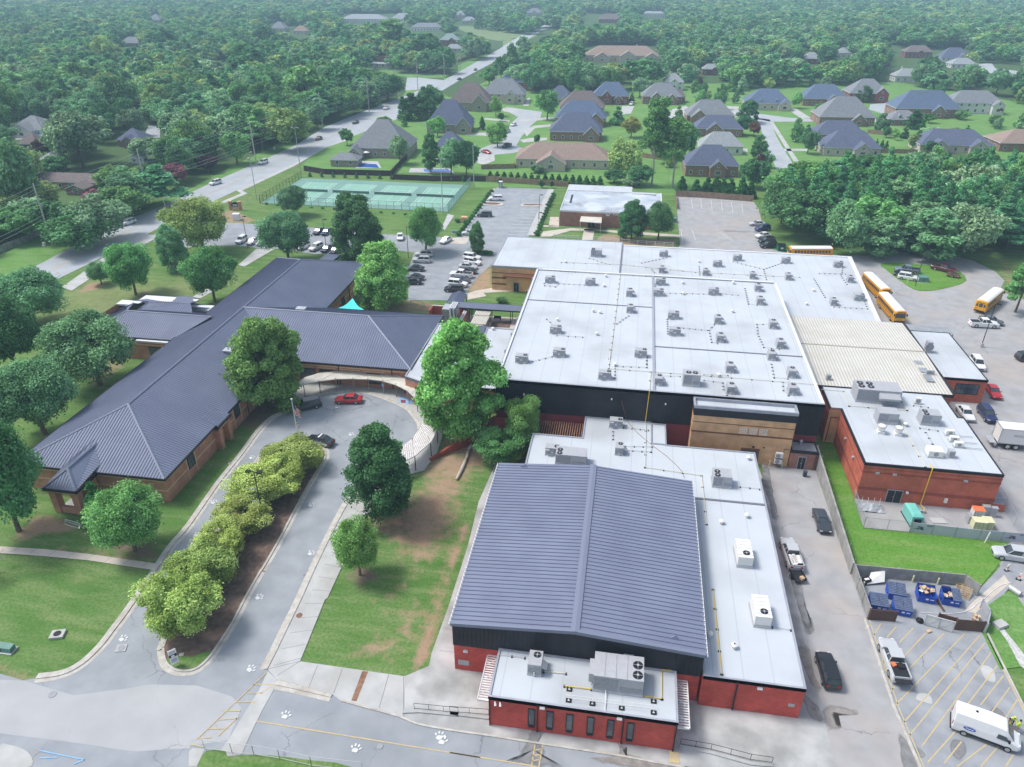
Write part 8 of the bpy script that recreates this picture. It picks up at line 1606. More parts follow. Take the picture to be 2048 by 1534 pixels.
for s in '''suv silver w205,530 w520,580 entering the frame at the right below the printed banner|sedan red h1825,715 h1765,630 beside the small red brick office|sedan white h1605,900 h1530,800 nose out by the red block|suv navy h1790,920 h1700,805 next to the white saloon by the red block|suv white h1690,480 h1640,410 mostly hidden behind the small office|suv black h2120,385 h2035,392 cut by the right edge of the frame
pickup slate g1175,715 g1325,730 rear one on the small green|sedan black g1165,738 g1290,755 between two vehicles on the small green|suv white g1320,780 g1195,760 beside the green transformer|pickup white g1870,1095 g1672,1085 below the lamp post on the concrete base|sedan grey g1890,1080 g1755,1050 half hidden behind the white pickup|pickup maroon g1558,728 g1440,700 by itself on the grass loop
sedan red m452,818 m672,818 at the kerb of the loop under the walkway|minivan charcoal m112,890 m325,845 at the kerb by the tall green tree|sedan white e1025,515 e1025,472 facing the camera on the parking drive|sedan white e1310,530 e1362,502 by the concrete apron beneath the round tree|suv silver e1128,612 e1248,614 back of the left bay row|suv silver e1115,650 e1228,655 second in the left bay row
sedan charcoal e1065,705 e1185,712 third in the left bay row|sedan charcoal e1090,765 e1160,772 fourth in the left bay row partly under leaves|sedan black e1080,800 e1135,800 last in the left bay row under leaves|suv white e1575,640 e1458,625 back of the right bay row|suv white e1580,675 e1460,655 second in the right bay row|sedan silver e1550,700 e1428,690 third in the right bay row|sedan black e1535,730 e1440,722 fourth in the right bay row
pickup white e1365,745 e1520,760 in the middle of the right bay row|sedan charcoal e1500,793 e1378,782 behind the white pickup in the right bay row|suv white e1478,820 e1360,808 second last in the right bay row|suv black e1332,848 e1455,852 nearest the dark covered link|suv white e1628,232 e1725,232 in the far bays near the portable toilet|suv charcoal e1552,342 e1650,342 alone in the left bays of the upper lot|sedan silver e1462,465 e1540,468 behind the slim young tree
suv white d1388,312 d1438,280 left of three by the brown lamp post|sedan white d1450,318 d1508,288 middle of three by the brown lamp post|sedan white d1508,322 d1560,292 right of three by the brown lamp post|suv white e415,582 e485,550 nose to the lawn left of the lamp post|sedan charcoal e498,590 e550,556 nose to the school beside the lamp post|sedan black e562,600 e605,570 under the tall dark tree|sedan black e445,470 e492,440 far side of the drive left|sedan navy e500,474 e548,444 far side of the drive right
suv white e330,575 e395,545 beneath the blue green tree|sedan silver f1618,345 f1682,345 furthest back beside the wood|suv blue f1650,378 f1712,370 second beside the wood|sedan white f1655,418 f1715,410 third beside the wood|suv black f1672,450 f1740,445 fourth beside the wood|suv black f1680,475 f1752,470 beside the green dumpster|suv white d708,205 d790,180 near the first utility pole|suv white a1230,1080 a1290,1062 on the main road level with the hedge|suv white a1515,960 a1565,942 on the main road further back
sedan maroon a1850,818 a1880,805 on the main road near the side road|sedan black b165,722 b192,712 on the main road by the houses|pickup white b345,640 b372,628 on the main road by the verge|sedan navy b775,466 b795,460 far up the main road|sedan black b872,412 b888,405 furthest up the main road|sedan red b968,895 b920,885 in the cul-de-sac drive|pickup black b1050,860 b1078,850 in the cul-de-sac beside the tree|sedan white b1090,735 b1115,725 at the cul-de-sac kerb, far|sedan silver b1055,775 b1078,765 at the cul-de-sac kerb, near
suv white b1785,615 b1800,605 on the drive of the gabled house|sedan white z620,590 z500,585 x|suv white b265,410 b290,395 by the low shed left of the far road|sedan silver c430,640 c415,628 by the side street'''.replace('\n','|').split('|'):
 f=s.split(' ',4)
 if f[4]=='x':continue
 car(f[0],f[1],f[2],f[3],f[4])
 # police car
a,b=W('m222,1130',.5),W('m438,1180',.5);d=a-b;pc=dup(PC['sedan'],((a.x+b.x)/2,(a.y+b.y)/2,.09),math.atan2(d.y,d.x),'black and white police saloon with a light bar at the island head');pc.name='police_car';paint_car(pc,'black')
mb=MB()
for s in(-1,1):mb.box(-1.9,.9,s*.925-.012,s*.925+.012,.42,.78)
mb.build('side_panel','white_paint',pc,False);mb=MB();mb.box(-.28,-.02,-.55,.55,1.43,1.53);mb.build('light_bar','white_paint',pc,False);lettering('police_text','POLICE',.34,'black',pc,(-.35,.945,.6),(R_(90),0,R_(180)))
for o in PC.values():remove_tree(o)
# panel van
a,b=W('j2015,985',.4),W('j1650,850',.4);d=a-b;t=thing('panel_van','white panel van with a blue oval on its side on the striped lot','van',((a.x+b.x)/2-.75,(a.y+b.y)/2,.09),math.atan2(d.y,d.x));st=[]
for x,w_,z0,z1 in((-2.98,.92,.45,2.45),(-2.9,1,.4,2.55),(0,1.02,.38,2.62),(1.35,1.0,.38,2.5),(1.5,1.0,.38,2.4),(2.25,.99,.4,1.4),(2.75,.92,.42,1.18),(2.98,.75,.5,.95)):st.append([(x,-w_*.96,z0),(x,-w_,z0+.3),(x,-w_*.98,min(z1-.2,1.5)),(x,-w_*.82,z1),(x,w_*.82,z1),(x,w_*.98,min(z1-.2,1.5)),(x,w_,z0+.3),(x,w_*.96,z0)])
loft(st).build('body','car_white',t,False);mb=MB();mb.quad((1.55,-.78,2.39),(2.22,-.8,1.46),(2.22,.8,1.46),(1.55,.78,2.39));[mb.v.__setitem__(i,(v[0]+.02,v[1],v[2]+.03))for i,v in enumerate(mb.v)];mb.build('windscreen','glass',t,False)
for s in(-1,1):
 mb=MB();pts=[(.75,s*1.03,1.35),(1.95,s*1.02,1.3),(1.5,s*.97,1.85),(.8,s*.975,1.9)];mb.quad(*(pts if s<0 else pts[::-1]));mb.build('side_window','glass',t,False);mb=MB();mb.box(-1.6,1.6,s*1.03-.02,s*1.03+.02,.45,.62);mb.build('side_trim','black',t,False)
 for x in(-1.8,1.95):wheel(t,x,s*.93,.36)
 mb=MB();mb.box(2.72,2.86,s*.72-.14,s*.72+.14,.95,1.15);mb.build('headlight','headlight',t,False);mb=MB();mb.box(-3.0,-2.93,s*.85-.08,s*.85+.08,1.0,1.5);mb.build('taillight','taillight',t,False);mb=MB();mb.box(1.75,1.9,s*1.12-.1,s*1.12+.1,1.35,1.65);mb.build('mirror','black',t,False)
mb=MB();n_=18;mb.quad(*[(-1.5+.55*math.cos(2*math.pi*i/n_),-1.045+(0 if math.sin(2*math.pi*i/n_)<0 else.0),1.22+.22*math.sin(2*math.pi*i/n_))for i in range(n_)]);em=mb.build('oval_emblem','dumpster_blue',t,False);mb=MB();mb.tube([(-1.85,-1.06,1.2),(-1.7,-1.06,1.3),(-1.6,-1.06,1.16),(-1.45,-1.06,1.26),(-1.3,-1.06,1.18),(-1.15,-1.06,1.25)],.025,4);mb.build('emblem_script','white_paint',em,False)
mb=MB();mb.cyl((-1.2,.2,2.6),(-1.2,.2,2.68),.12,n=8);mb.build('roof_vent','black',t,False);mb=MB();mb.box(-3.05,-2.9,-.95,.95,.35,.6);mb.build('bumper','black',t,False)
# school buses
def bus(front,rear,lab,z=.08):
 a,b=W(front,.5),W(rear,.5);d=(a-b).normalized();c=(a+b)/2;t=thing('school_bus',lab,'bus',(c.x,c.y,z),math.atan2(d.y,d.x),'yellow school buses in the bus yard');L=5.6
 R8=lambda x,w_,z1:[(x,-w_,.5),(x,-w_,2.45),(x,-w_*.93,z1-.28),(x,-w_*.6,z1-.06),(x,0,z1),(x,w_*.6,z1-.06),(x,w_*.93,z1-.28),(x,w_,2.45),(x,w_,.5)]
 loft([R8(-L,1.1,2.9),R8(-L+.15,1.22,3.08),R8(L-.2,1.22,3.08),R8(L,1.12,2.9)]).build('body','bus_yellow',t,False)
 mb=loft([[p for p in R8(x,1.235,3.1)[2:7]]+[(x,.9,2.95),(x,-.9,2.95)]for x in(-L+.3,L-.35)]);mb.build('roof','white_paint',t,False)
 for s in(-1,1):
  mb=MB()
  for i in range(12):x=-4.9+i*.8;mb.box(x,x+.62,s*1.225-.02,s*1.225+.02,1.75,2.4)
  mb.build('window','glass',t,False);mb=MB()
  for z0 in(.75,1.2,1.55):mb.box(-5.4,5.2,s*1.225-.012,s*1.225+.012,z0,z0+.06)
  mb.build('stripe','black',t,False)
  for x in(-2.9,3.6):wheel(t,x,s*1.08,.5,.28)
  mb=MB();mb.box(5.55,5.75,s*1.3-.1,s*1.3+.1,1.9,2.4);mb.build('mirror','black',t,False)
 mb=MB();mb.box(5.58,5.62,-1.0,1.0,1.5,2.45);mb.build('windscreen','glass',t,False);mb=MB();mb.box(-5.62,-5.58,-.38,.38,1.5,2.3);mb.box(-5.62,-5.58,-.95,-.55,1.6,2.2);mb.box(-5.62,-5.58,.55,.95,1.6,2.2);mb.build('rear_window','glass',t,False)
 mb=MB();mb.box(5.6,5.72,-1.1,1.1,.45,.75);mb.box(-5.72,-5.6,-1.1,1.1,.45,.75);mb.build('bumper','black',t,False)
 lettering('bus_text','SCHOOL BUS',.26,'black',t,(5.64,0,2.68),(R_(90),0,R_(90)));lettering('bus_text','SCHOOL BUS',.26,'black',t,(-5.64,0,2.5),(R_(90),0,R_(-90)))
 for s in(-.8,.8):mb=MB();mb.cyl((5.6,s,1.05),(5.64,s,1.05),.12,n=8);mb.build('headlight','headlight',t,False);mb=MB();mb.cyl((-5.64,s,1.1),(-5.6,s,1.1),.1,n=8);mb.build('taillight','taillight',t,False)
bus('g440,622','g722,622','school bus side-on against the wood behind the white roofs');bus('g1080,905','g980,808','school bus partly hidden by the white roof edge, the rear of two');bus('g1180,1060','g1085,950','school bus nose-out beside the corrugated canopy');bus('g1860,905','g1735,1005','school bus seen from behind in the open yard')
# box truck, cut by the frame
a=W('h1905,1175',.5);t=thing('box_truck','white box truck with an open rear door cut by the right edge of the frame','truck',(68.3,101.4,.08),R_(-2));c=W('h1800,1150',0);t.location=(c.x+5.0,c.y+1.6,.08)
mb=MB();mb.box(-4.5,4.5,-1.25,1.25,1.1,3.7);mb.build('box','white_paint',t,False);mb=MB()
for y,z in((-1.27,3.62),(1.2,3.62),(-1.27,1.05),(1.2,1.05)):mb.box(-4.55,4.5,y,y+.08,z,z+.12)
for y in(-1.28,1.18):mb.box(-4.58,-4.45,y,y+.1,1.05,3.74)
mb.box(-4.58,-4.45,-1.2,1.2,3.6,3.74);mb.build('box_frame','steel',t,False);mb=MB();mb.box(-4.52,-4.5,-1.1,1.1,1.3,3.5);mb.build('rear_door','unit_white',t,False);mb=MB();mb.box(-5.6,-4.6,-1.1,1.1,.9,.98);mb.box(-4.9,-4.6,-1.2,-1.0,.5,.9);mb.build('tail_lift','steel',t,False)
mb=MB();mb.box(4.7,6.6,-1.2,1.2,.7,2.7);mb.build('cab','car_white',t,False);mb=MB();mb.box(6.3,6.63,-1.0,1.0,1.7,2.5);mb.build('windscreen','glass',t,False);mb=MB();mb.box(-4.4,6.4,-.5,.5,.6,1.08);mb.build('chassis','black_metal',t,False)
for x in(-2.9,-1.7,5.3):
 for s in(-1,1):wheel(t,x,s*1.05,.5,.3)
lettering('truck_text','WOOD FRUITTI',.6,'unit_face',t,(-.5,-1.275,2.6),(R_(90),0,0))
# brush trailer
c=W('g1560,765');t=thing('brush_trailer','low trailer heaped with brown brush behind the maroon pickup','trailer',(c.x,c.y,.1),-.5);mb=MB();mb.box(-1.5,1.5,-.9,.9,.4,.5);mb.build('bed','rust',t,False);wheel(t,0,1.0,.32);wheel(t,0,-1.0,.32);rs=random.Random(2);mb=MB()
for i in range(60):mb.obox((rs.uniform(-1.3,1.3),rs.uniform(-.7,.7),.5+rs.uniform(0,.6)),(rs.uniform(.4,1.0),.06,.06),rs.uniform(0,3),0,rs.uniform(-.6,.6))
mb.build('brush_load','bark',t,False)
# ---------------- people beside the van
def person(tok,lab,top,legs,pose,rz,hat=None):
 c=W(tok);V,E_,Rr=[],[],[]
 def jt(p,r,par=None):
  V.append(Vector(p));Rr.append(r)
  if par is not None:E_.append((par,len(V)-1))
  return len(V)-1
 hipz=.55 if pose=='crouch' else.93;lean={'crouch':.25,'bend':.3,'stand':.03}[pose]
 pel=jt((0,0,hipz),.15);ch=jt((lean*.6,0,hipz+.33),.17,pel);sh=jt((lean,0,hipz+.52),.13,ch);nk=jt((lean*1.15,0,hipz+.6),.065,sh);h0=jt((lean*1.25+.02,0,hipz+.7),.09,nk);h1=jt((lean*1.3+.02,0,hipz+.8),.10,h0);jt((lean*1.3+.12,0,hipz+.74),.03,h0)
 for s in(-1,1):
  a=jt((lean,s*.2,hipz+.48),.068,sh)
  e=jt((lean+.1+(.1 if s>0 else 0),s*.27,hipz+.22),.05,a);w_=jt((lean+.3,s*.2,hipz+.08+(.25 if pose=='bend' and s>0 else 0)),.033,e);hd=jt(V[w_]+Vector((.07,0,-.02)),.036,w_)
  for k in range(4):f1=jt(V[hd]+Vector((.05,(k-1.5)*.02,-.005)),.009,hd);jt(V[f1]+Vector((.03-.004*abs(k-1.5),0,-.02)),.008,f1)
  jt(V[hd]+Vector((.01,-s*.045,-.01)),.01,hd)
  hp=jt((0,s*.1,hipz-.05),.105,pel)
  kn=jt((.38,s*.17,.52)if pose=='crouch' else(.04,s*.12,.5),.07,hp);an=jt((.12,s*.15,.1)if pose=='crouch' else(0,s*.13,.09),.045,kn);jt(V[an]+Vector((.16,0,-.05)),.045,an)
 me=bpy.data.meshes.new('figure');me.from_pydata(V,E_,[]);o=bpy.data.objects.new('figure',me);COL.objects.link(o);sk=o.modifiers.new('skin','SKIN')
 for i,r in enumerate(Rr):me.skin_vertices[0].data[i].radius=(r,r)
 me.skin_vertices[0].data[0].use_root=True;o.modifiers.new('sub','SUBSURF').levels=1;bpy.context.view_layer.update();m2=bpy.data.meshes.new_from_object(o.evaluated_get(bpy.context.evaluated_depsgraph_get()));bpy.data.objects.remove(o)
 for k in('skin',top,legs,'black'):m2.materials.append(M[k])
 for p in m2.polygons:
  q=p.center;hz=hipz;p.material_index=0 if q.z>hz+.58 or(abs(q.y)>.15 and q.x>lean+.22)else(1 if q.z>hz-.02 and(q.z>hz+.02 or abs(q.y)<.3)else(2 if q.z>.13 else 3));p.use_smooth=True
 t=bpy.data.objects.new('person',m2);COL.objects.link(t);t.location=(c.x,c.y,.09);t.rotation_euler=(0,0,rz);tag(t,lab,'person')
 mb=MB();mb.lathe((lean*1.3+.005,0,hipz+.78),[(.112,0),(.108,.06),(.07,.11),(.02,.125)],10);mb.build('hair' if not hat else 'cap',hat or 'hair',t,False)
person('j1905,855','person in an orange top crouching behind the white van','orange','navy_cloth','crouch',-1.2);person('j1950,860','person in a lime safety shirt and dark trousers bending by the van','hi_vis','navy_cloth','bend',-2.0,'hi_vis');person('j1990,905','person in a lime safety shirt and tan trousers standing by the van bonnet','hi_vis','tan_cloth','stand',2.4)
# ================================================================ HOUSES
for nm,c in dict(slate=(.13,.15,.225),blue=(.13,.175,.27),grey=(.24,.255,.28),brown=(.20,.165,.16),tan=(.33,.25,.21),light=(.34,.37,.39),green=(.28,.36,.34)).items():mat('shingle_'+nm,c,tuple(v*.8 for v in c),1.2,.95,detail=6)
mat('wall_beige',(.50,.44,.36),(.56,.5,.42),1.2);mat('wall_brick',(.33,.21,.16),(.26,.15,.12),2.5);mat('wall_red',(.27,.10,.085),(.22,.08,.07),2.5);mat('wall_white',(.68,.68,.66),(.62,.62,.6),1);mat('wall_stone',(.36,.31,.27),(.27,.24,.21),3)
def hip(mb,x0,x1,y0,y1,z,p,gable=None):
 """hip (or gable) roof; gable = 's' makes the south end a gable"""
 w_,d_=x1-x0,y1-y0;r=min(w_,d_)/2;zr_=z+r*p
 if w_>=d_:A_,B_=(x0+r*(0 if gable=='e' else 1),(y0+y1)/2,zr_),(x1-r*(0 if gable=='e' else 1),(y0+y1)/2,zr_)
 else:A_,B_=((x0+x1)/2,y0+(0 if gable=='s' else r),zr_),((x0+x1)/2,y1-r*.6,zr_)
 c=[(x0,y0,z),(x1,y0,z),(x1,y1,z),(x0,y1,z),A_,B_];mb.add(c,[(0,1,5,4),(1,2,5),(2,3,4,5),(3,0,4)]if w_>=d_ else[(0,1,4),(1,2,5,4),(2,3,5),(3,0,4,5)]);return zr_
def house(spec,lab,wall,roof,h=3.2,dep=.7,p=.75,wings=(),chim=0,rot=0.,dorm=0,cat='house'):
 r=spec[0];x0,x1,yb=map(float,spec[1:].split(','));a=W('%s%f,%f'%(r,x0,yb));b=W('%s%f,%f'%(r,x1,yb));c=(a+b)/2;w_=(b-a).length;d_=w_*dep;t=thing('house',lab,cat,(c.x,c.y+d_/2,0),YAW*.4+rot,'houses of the neighbourhood');hw,hd=w_/2,d_/2;wl='wall_'+wall
 mb=MB();mb.box(-hw,hw,-hd,hd,0,h);bl=mb.build('wall',wl,t,False);mb=MB();o_=.45;zr_=hip(mb,-hw-o_,hw+o_,-hd-o_,hd+o_,h,p*1.1);rf=mb.build('roof','shingle_'+roof,t,False)
 mb=MB();walls(mb,rect(-hw-o_,hw+o_,-hd-o_,hd+o_),h-.2,h+.02);mb.build('fascia','parapet_white',rf,False)
 def wn(x,y,z,ww=.9,hh=1.3,s=0):
  mb=MB();(mb.box(x-ww/2,x+ww/2,y-.06,y,z,z+hh)if not s else mb.box(min(x,x+.06*s),max(x,x+.06*s),y-ww/2,y+ww/2,z,z+hh));o=mb.build('window','window_glass',t,False);mb=MB();e=.12
  (mb.box(x-ww/2-e,x+ww/2+e,y-.04,y,z-e,z+hh+e)if not s else mb.box(min(x,x+.04*s),max(x,x+.04*s),y-ww/2-e,y+ww/2+e,z-e,z+hh+e));mb.build('frame','parapet_white',o,False)
 k=max(2,int(w_/3.6))
 for f in range(2 if h>4.5 else 1):
  for i in range(k):
   x=-hw+w_*(i+.5)/k
   if not any(abs(x-(wx*hw))<ww*hw+.6 for wx,ww,wd,wh in wings):wn(x,-hd,.9+f*2.8)
  for s in(-1,1):wn(s*hw,-hd*.4,.9+f*2.8,s=s);wn(s*hw,hd*.4,.9+f*2.8,s=s)
 for wx,ww,wd,wh in wings:
  cx_=wx*hw;q=ww*hw;y0=-hd-wd;hh=h*wh;mb=MB();mb.box(cx_-q,cx_+q,y0,-hd+.5,0,hh);g=q*p*1.05;mb.add([(cx_-q,y0,hh),(cx_+q,y0,hh),(cx_,y0,hh+g)],[(0,1,2)]);mb.build('wing',wl,t,False)
  mb=MB();yb_=hd*.3;A_=[(cx_-q-.4,y0-.35,hh-.15),(cx_,y0-.35,hh+g+.1),(cx_+q+.4,y0-.35,hh-.15),(cx_-q-.4,yb_,hh-.15),(cx_,yb_,hh+g+.1),(cx_+q+.4,yb_,hh-.15)];mb.add(A_,[(0,1,4,3),(1,2,5,4)]);mb.build('wing_roof','shingle_'+roof,t,False)
  mb=MB();mb.add([(cx_-q-.4,y0-.37,hh-.15),(cx_,y0-.37,hh+g+.1),(cx_+q+.4,y0-.37,hh-.15),(cx_-q-.4,y0-.37,hh-.45),(cx_,y0-.37,hh+g-.2),(cx_+q+.4,y0-.37,hh-.45)],[(3,4,1,0),(4,5,2,1)]);mb.build('gable_board','parapet_white',t,False);wn(cx_,y0,hh*.35,min(1.8,q));
  if g>1.6:wn(cx_,y0,hh+.2,.7,.9)
 for i in range(dorm):
  x=-hw*.35+hw*.7*i;z=h+.9;mb=MB();mb.box(x-.8,x+.8,-hd+.6,0,h,z+.6);mb.add([(x-.8,-hd+.6,z+.6),(x+.8,-hd+.6,z+.6),(x,-hd+.6,z+1.4)],[(0,1,2)]);mb.build('dormer','wall_white',t,False);wn(x,-hd+.6,z-.3,.8,.9);mb=MB();mb.add([(x-1,-hd+.4,z+.45),(x,-hd+.4,z+1.5),(x+1,-hd+.4,z+.45),(x-1,.2,z+.45),(x,.2,z+1.5),(x+1,.2,z+.45)],[(0,1,4,3),(1,2,5,4)]);mb.build('dormer_roof','shingle_'+roof,t,False)
 if chim:mb=MB();mb.box(hw*.4*chim-.5,hw*.4*chim+.5,hd*.2,hd*.2+.8,h,zr_+.9);mb.build('chimney',wl,rf,False)
 return t
HS='''b150,480,925|large grey roofed stone house with a pool by the road|stone grey 4 .8 .9|-.8,.25,5,.6|0 0
b590,840,780|tall slate roofed stone house left of the cul-de-sac|stone slate 4 .75 1.15|.75,.35,2,.9|0 0
b720,960,650|brown stepped roof house behind the slate one|stone brown 4.5 .7 1|.5,.35,2,1|0 0
b910,1160,605|cream house with pale grey roof and a big arched front|beige grey 5 .6 .85|.35,.25,3,.9;.8,.2,2,.7|-1 0
b1010,1215,530|brick house with blue grey roof and white dormer|red blue 5 .7 .8|-.6,.3,2,1|1 0
b640,800,900|dark roofed house behind the pool trees|stone slate 3.2 .8 .9||0 0
b1110,1660,985|long cream bungalow with brown hipped roofs and a garden porch|beige tan 3.4 .42 .55|-.25,.3,5,.85|0 0
b1310,1610,825|dark blue grey hipped house above the cream bungalow|brick slate 4 .6 .9|.6,.3,2,.8|0 0
b1345,1635,740|bright blue grey roofed house, second up the cul-de-sac|brick blue 4 .55 .9|.6,.3,2,.8|0 0
b1370,1625,675|brown red roofed house, third up the cul-de-sac|brick brown 4 .6 .9|.3,.3,2,.8|0 0
b1300,1440,610|dark roofed house with a pale gable by the round tree|beige slate 3.5 .8 .9|.6,.4,2,.9|0 0
b1530,1635,520|small red brick house with a white edged gable|red brown 4 .7 .8|.1,.45,1,1.1|1 0
b1565,1770,610|gabled brick house with a blue grey roof and white trimmed gables|red blue 4.5 .6 .95|-.25,.3,2,1;.4,.22,2,.7|0 0
b1855,2075,610|tan brick house with a brown grey roof and twin gables|brick grey 4.2 .6 .85|-.3,.3,2,.9;.5,.3,2,.7|0 0
b1980,2090,530|pale house with a chimney between the trees|white light 5 .8 .8|0,.4,1,1|-1 0
c70,340,720|brown grey roofed house left of the side street|brick grey 3.6 .6 .8|-.5,.35,3,.9|0 0
c120,390,800|slate roofed house with a tan gable by the side street|brick slate 3.6 .5 .8|-.2,.35,2,.9|0 0
c150,390,905|white house with a pale blue roof by the side street|white light 3.4 .6 .8||0 0
c60,360,1035|large dark slate house with a white dormer behind the evergreens|brick slate 4.2 .65 .85|.2,.3,2,.9|0 0
c420,670,645|blue roofed house with two white dormers facing the street|beige blue 3.6 .6 .8|.7,.28,2,.8|0 2
c750,1005,620|brick house with blue grey hips and a white garage|brick blue 3.8 .6 .8|.3,.25,2,.9|0 0
c1020,1235,600|red brick house with a tall grey roof and side gable|red grey 5 .7 .8|.65,.35,1,1|0 0
c845,1155,735|large grey hipped house at the street corner|brick grey 4 .65 .85|.4,.25,2,.7|0 0
c820,1100,830|dark roofed house with a white dormer below the grey one|brick slate 3.2 .5 .8|.1,.25,1,.9|0 0
c870,1190,915|brown black roofed house at the edge of the pine wood|beige slate 3.4 .55 .8|.3,.3,3,.9|0 0
c1290,1650,690|wide brick house with blue grey hips and a rear porch|brick blue 4.5 .5 .85|.3,.2,2,.8|0 0
c1255,1430,735|small outbuilding with one white dormer|brick grey 2.8 .7 .6||0 1
c1605,1900,665|white two storey house with arched gable windows|white grey 5.2 .5 .7|.75,.22,3,.9|0 0
c1435,1835,895|house with mixed grey hips behind the shrubs|beige slate 3.2 .45 .7|-.5,.25,2,.9;.6,.25,2,.9|0 0
c1900,2250,890|broad tan roofed house at the right edge|brick tan 3.5 .6 .5||0 0
c165,255,440|small brick house with a grey roof and white gable in the trees|red light 4 .6 .8|.5,.4,1,1|0 0
c1350,1500,340|red brick house with white columns among the trees|red brown 5 .5 .7|.1,.2,1,1|0 0
c1555,1720,380|dark gabled house right of the columned one|white slate 5 .6 .9|.4,.35,1,1|0 0
c950,1030,340|pale roofed house deep in the trees|white light 4 .8 .7||0 0
c755,850,375|house with a reddish end wall deep in the trees|red light 4 .7 .8||0 0
c1190,1260,385|tiny red gabled house top among the trees|red slate 3 .8 .8|0,.5,1,1|0 0
c1290,1440,480|long pale roofed house partly under trees|white light 3.6 .6 .7|.7,.3,1,1|-1 0
c1620,1760,400|low white roofed house by the far street|white light 3 .6 .6||0 0
b60,200,0|x
b1520,1945,360|long pink roofed community building with white chimneys|beige tan 4.5 .35 .55|-.55,.22,8,.8;.15,.22,6,1;.8,.2,5,.8|1 0
b90,350,135|long pale roofed hall on the wooded hill|white light 5 .4 .4||0 0
b380,520,135|pale hipped hall right of the long one|white light 5 .6 .6||0 0
b500,680,180|low grey roofed hall below the two pale ones|white grey 4 .4 .5||0 0
b670,780,270|brick house with a green grey roof above the far bend|red green 5.5 .7 .7|.3,.35,2,1|0 0
b700,800,305|pale roofed annex beside the far bend|beige light 3 .6 .6||0 0
b255,390,395|low white shed beside the parked cars|white light 2.6 .35 .25||0 0
b760,815,115|cream house with a steep roof on the hill crest|beige light 6 .8 .9|.2,.4,1,1|0 0
b800,880,140|pale house below the hill crest|beige light 4 .6 .7|.5,.35,1,1|0 0
b1180,1265,95|cream gabled house in the far trees|beige grey 5 .6 .8|0,.35,1,1|0 0
b1080,1145,80|far white gabled house left of the tall pines|white grey 5 .6 .9|.2,.4,1,1|0 0
b985,1040,80|far pinkish house left of the white gabled one|beige tan 5 .6 .9||0 0
b1600,1730,135|far dark brick hall with a side wing|red brown 5 .5 .7|.8,.3,8,1|0 0
b1850,1985,100|far long white roofed shed|white light 5 .35 .4||0 0
a45,260,800|white garage house with a grey roof by the pool|white grey 3.2 .9 .55|.0,.6,3,.95|0 0
a105,230,885|brown roofed house below the white garage|brick brown 3 1 .7||0 0
a240,330,1010|pale blue roofed house under the large trees|white light 4.5 1.3 .6|.3,.6,2,1|0 0
a130,580,1110|long brown roofed bungalow by the hedge|brick brown 2.8 .35 .35|.7,.25,6,.8|0 0
a690,830,860|dark roofed house with a pale edged gable beside the street|brick slate 3 .9 .7|.1,.5,2,1|0 0
a865,940,135|tan house showing between the hill trees|beige grey 4 .8 .8||0 0
a700,825,275|grey hipped roof on the wooded hill|brick grey 3.5 .6 .7||0 0
a1580,1670,185|grey roofed house on the hill, right of centre|beige grey 3.6 .8 .8||0 0
a1710,1800,200|tan roofed house beside the grey one on the hill|beige tan 3.4 .7 .7||0 0
a1330,1395,105|pale low roof high in the woods|white light 3 .6 .5||0 0
a1630,1700,285|brown roof among the hill trees|brick brown 3.2 .8 .8||0 0
c1960,2060,330|pale gabled house at the far right edge|white light 4.5 .6 .8|.3,.4,1,1|0 0
c480,560,225|tan roof deep in the trees right of centre|beige tan 4 .7 .7||0 0
c-30,60,600|brown roofed house left of the dormered blue roof house|brick brown 3.6 .7 .8|.3,.4,2,.9|0 0
b-20,60,60|grey hipped house on the far hill, leftmost|beige grey 5 .7 .8||0 0
b640,700,55|grey hipped house on the far hill crest|beige grey 5 .7 .8|0,.4,1,1|0 0
c1030,1110,120|far white roof in the upper right woods|white light 4 .5 .4||0 0
b1750,1840,60|far pale hall beyond the brick one|white light 6 .4 .3||0 0'''
HB=[]
for l in HS.split('\n'):
 f=l.split('|')
 if f[1]=='x':continue
 wa,ro,h_,dp_,p_=f[2].split();wg=[tuple(map(float,q.split(',')))for q in f[3].split(';')if q];ch_,dm_=map(int,f[4].split());hs_=house(f[0],f[1],wa,ro,float(h_),float(dp_),float(p_),wg,ch_,0,dm_);x0,x1,yb=map(float,f[0][1:].split(','));a=RG[f[0][0]];q=hs_.location;HB.append((a[0]+x0*a[2]-2,a[0]+x1*a[2]+2,proj(q.x,q.y,float(h_)+4)[1],a[1]+yb*a[2]+2))
 # small garden trees between the houses, kept off roofs and paving
zone=np.array([tuple(W(t))[:2]for t in 'F835,165 F900,200 F1000,160 F1200,178 F1480,168 F1800,165 F2080,205 F2080,300 F1880,300 F1600,325 F1530,340 F1480,370 F1340,350 F1000,335 F960,330 F840,300 F760,260'.split()]);gl=[]
for k in range(2600):
 x,y=rg.uniform(zone[:,0].min(),zone[:,0].max()),rg.uniform(zone[:,1].min(),zone[:,1].max());h_=rg.uniform(4.5,9.5);r_=h_*rg.uniform(.3,.42)
 if len(gl)>=55 or not inpoly(np.array([x]),np.array([y]),zone)[0]or any(math.hypot(x-a,y-b)<r_+c*.7 for a,b,c in USED):continue
 u,v,dp=proj(x,y,0);ut,vt,_=proj(x,y,h_);rp_=r_/dp*FPX*.7
 if any(u+rp_>a and u-rp_<b and v>c+2 and vt<d-1 for a,b,c,d in HB):continue
 if any(inpoly(np.array([x,x+1.5,x-1.5,x,x]),np.array([y,y,y,y+1.5,y-2.5]),np.array(P)).any()for P in HARD):continue
 USED.append((x,y,r_));hu=random.choice(HUES+['leaf_plum']);gl.append((place_name(u,v),u,HN[hu],make_tree(x,y,h_,2*r_,random.choice(['round','egg','round','cone']),hu,'garden tree','leafy_tree','mid','small garden trees among the houses',parts=False)))
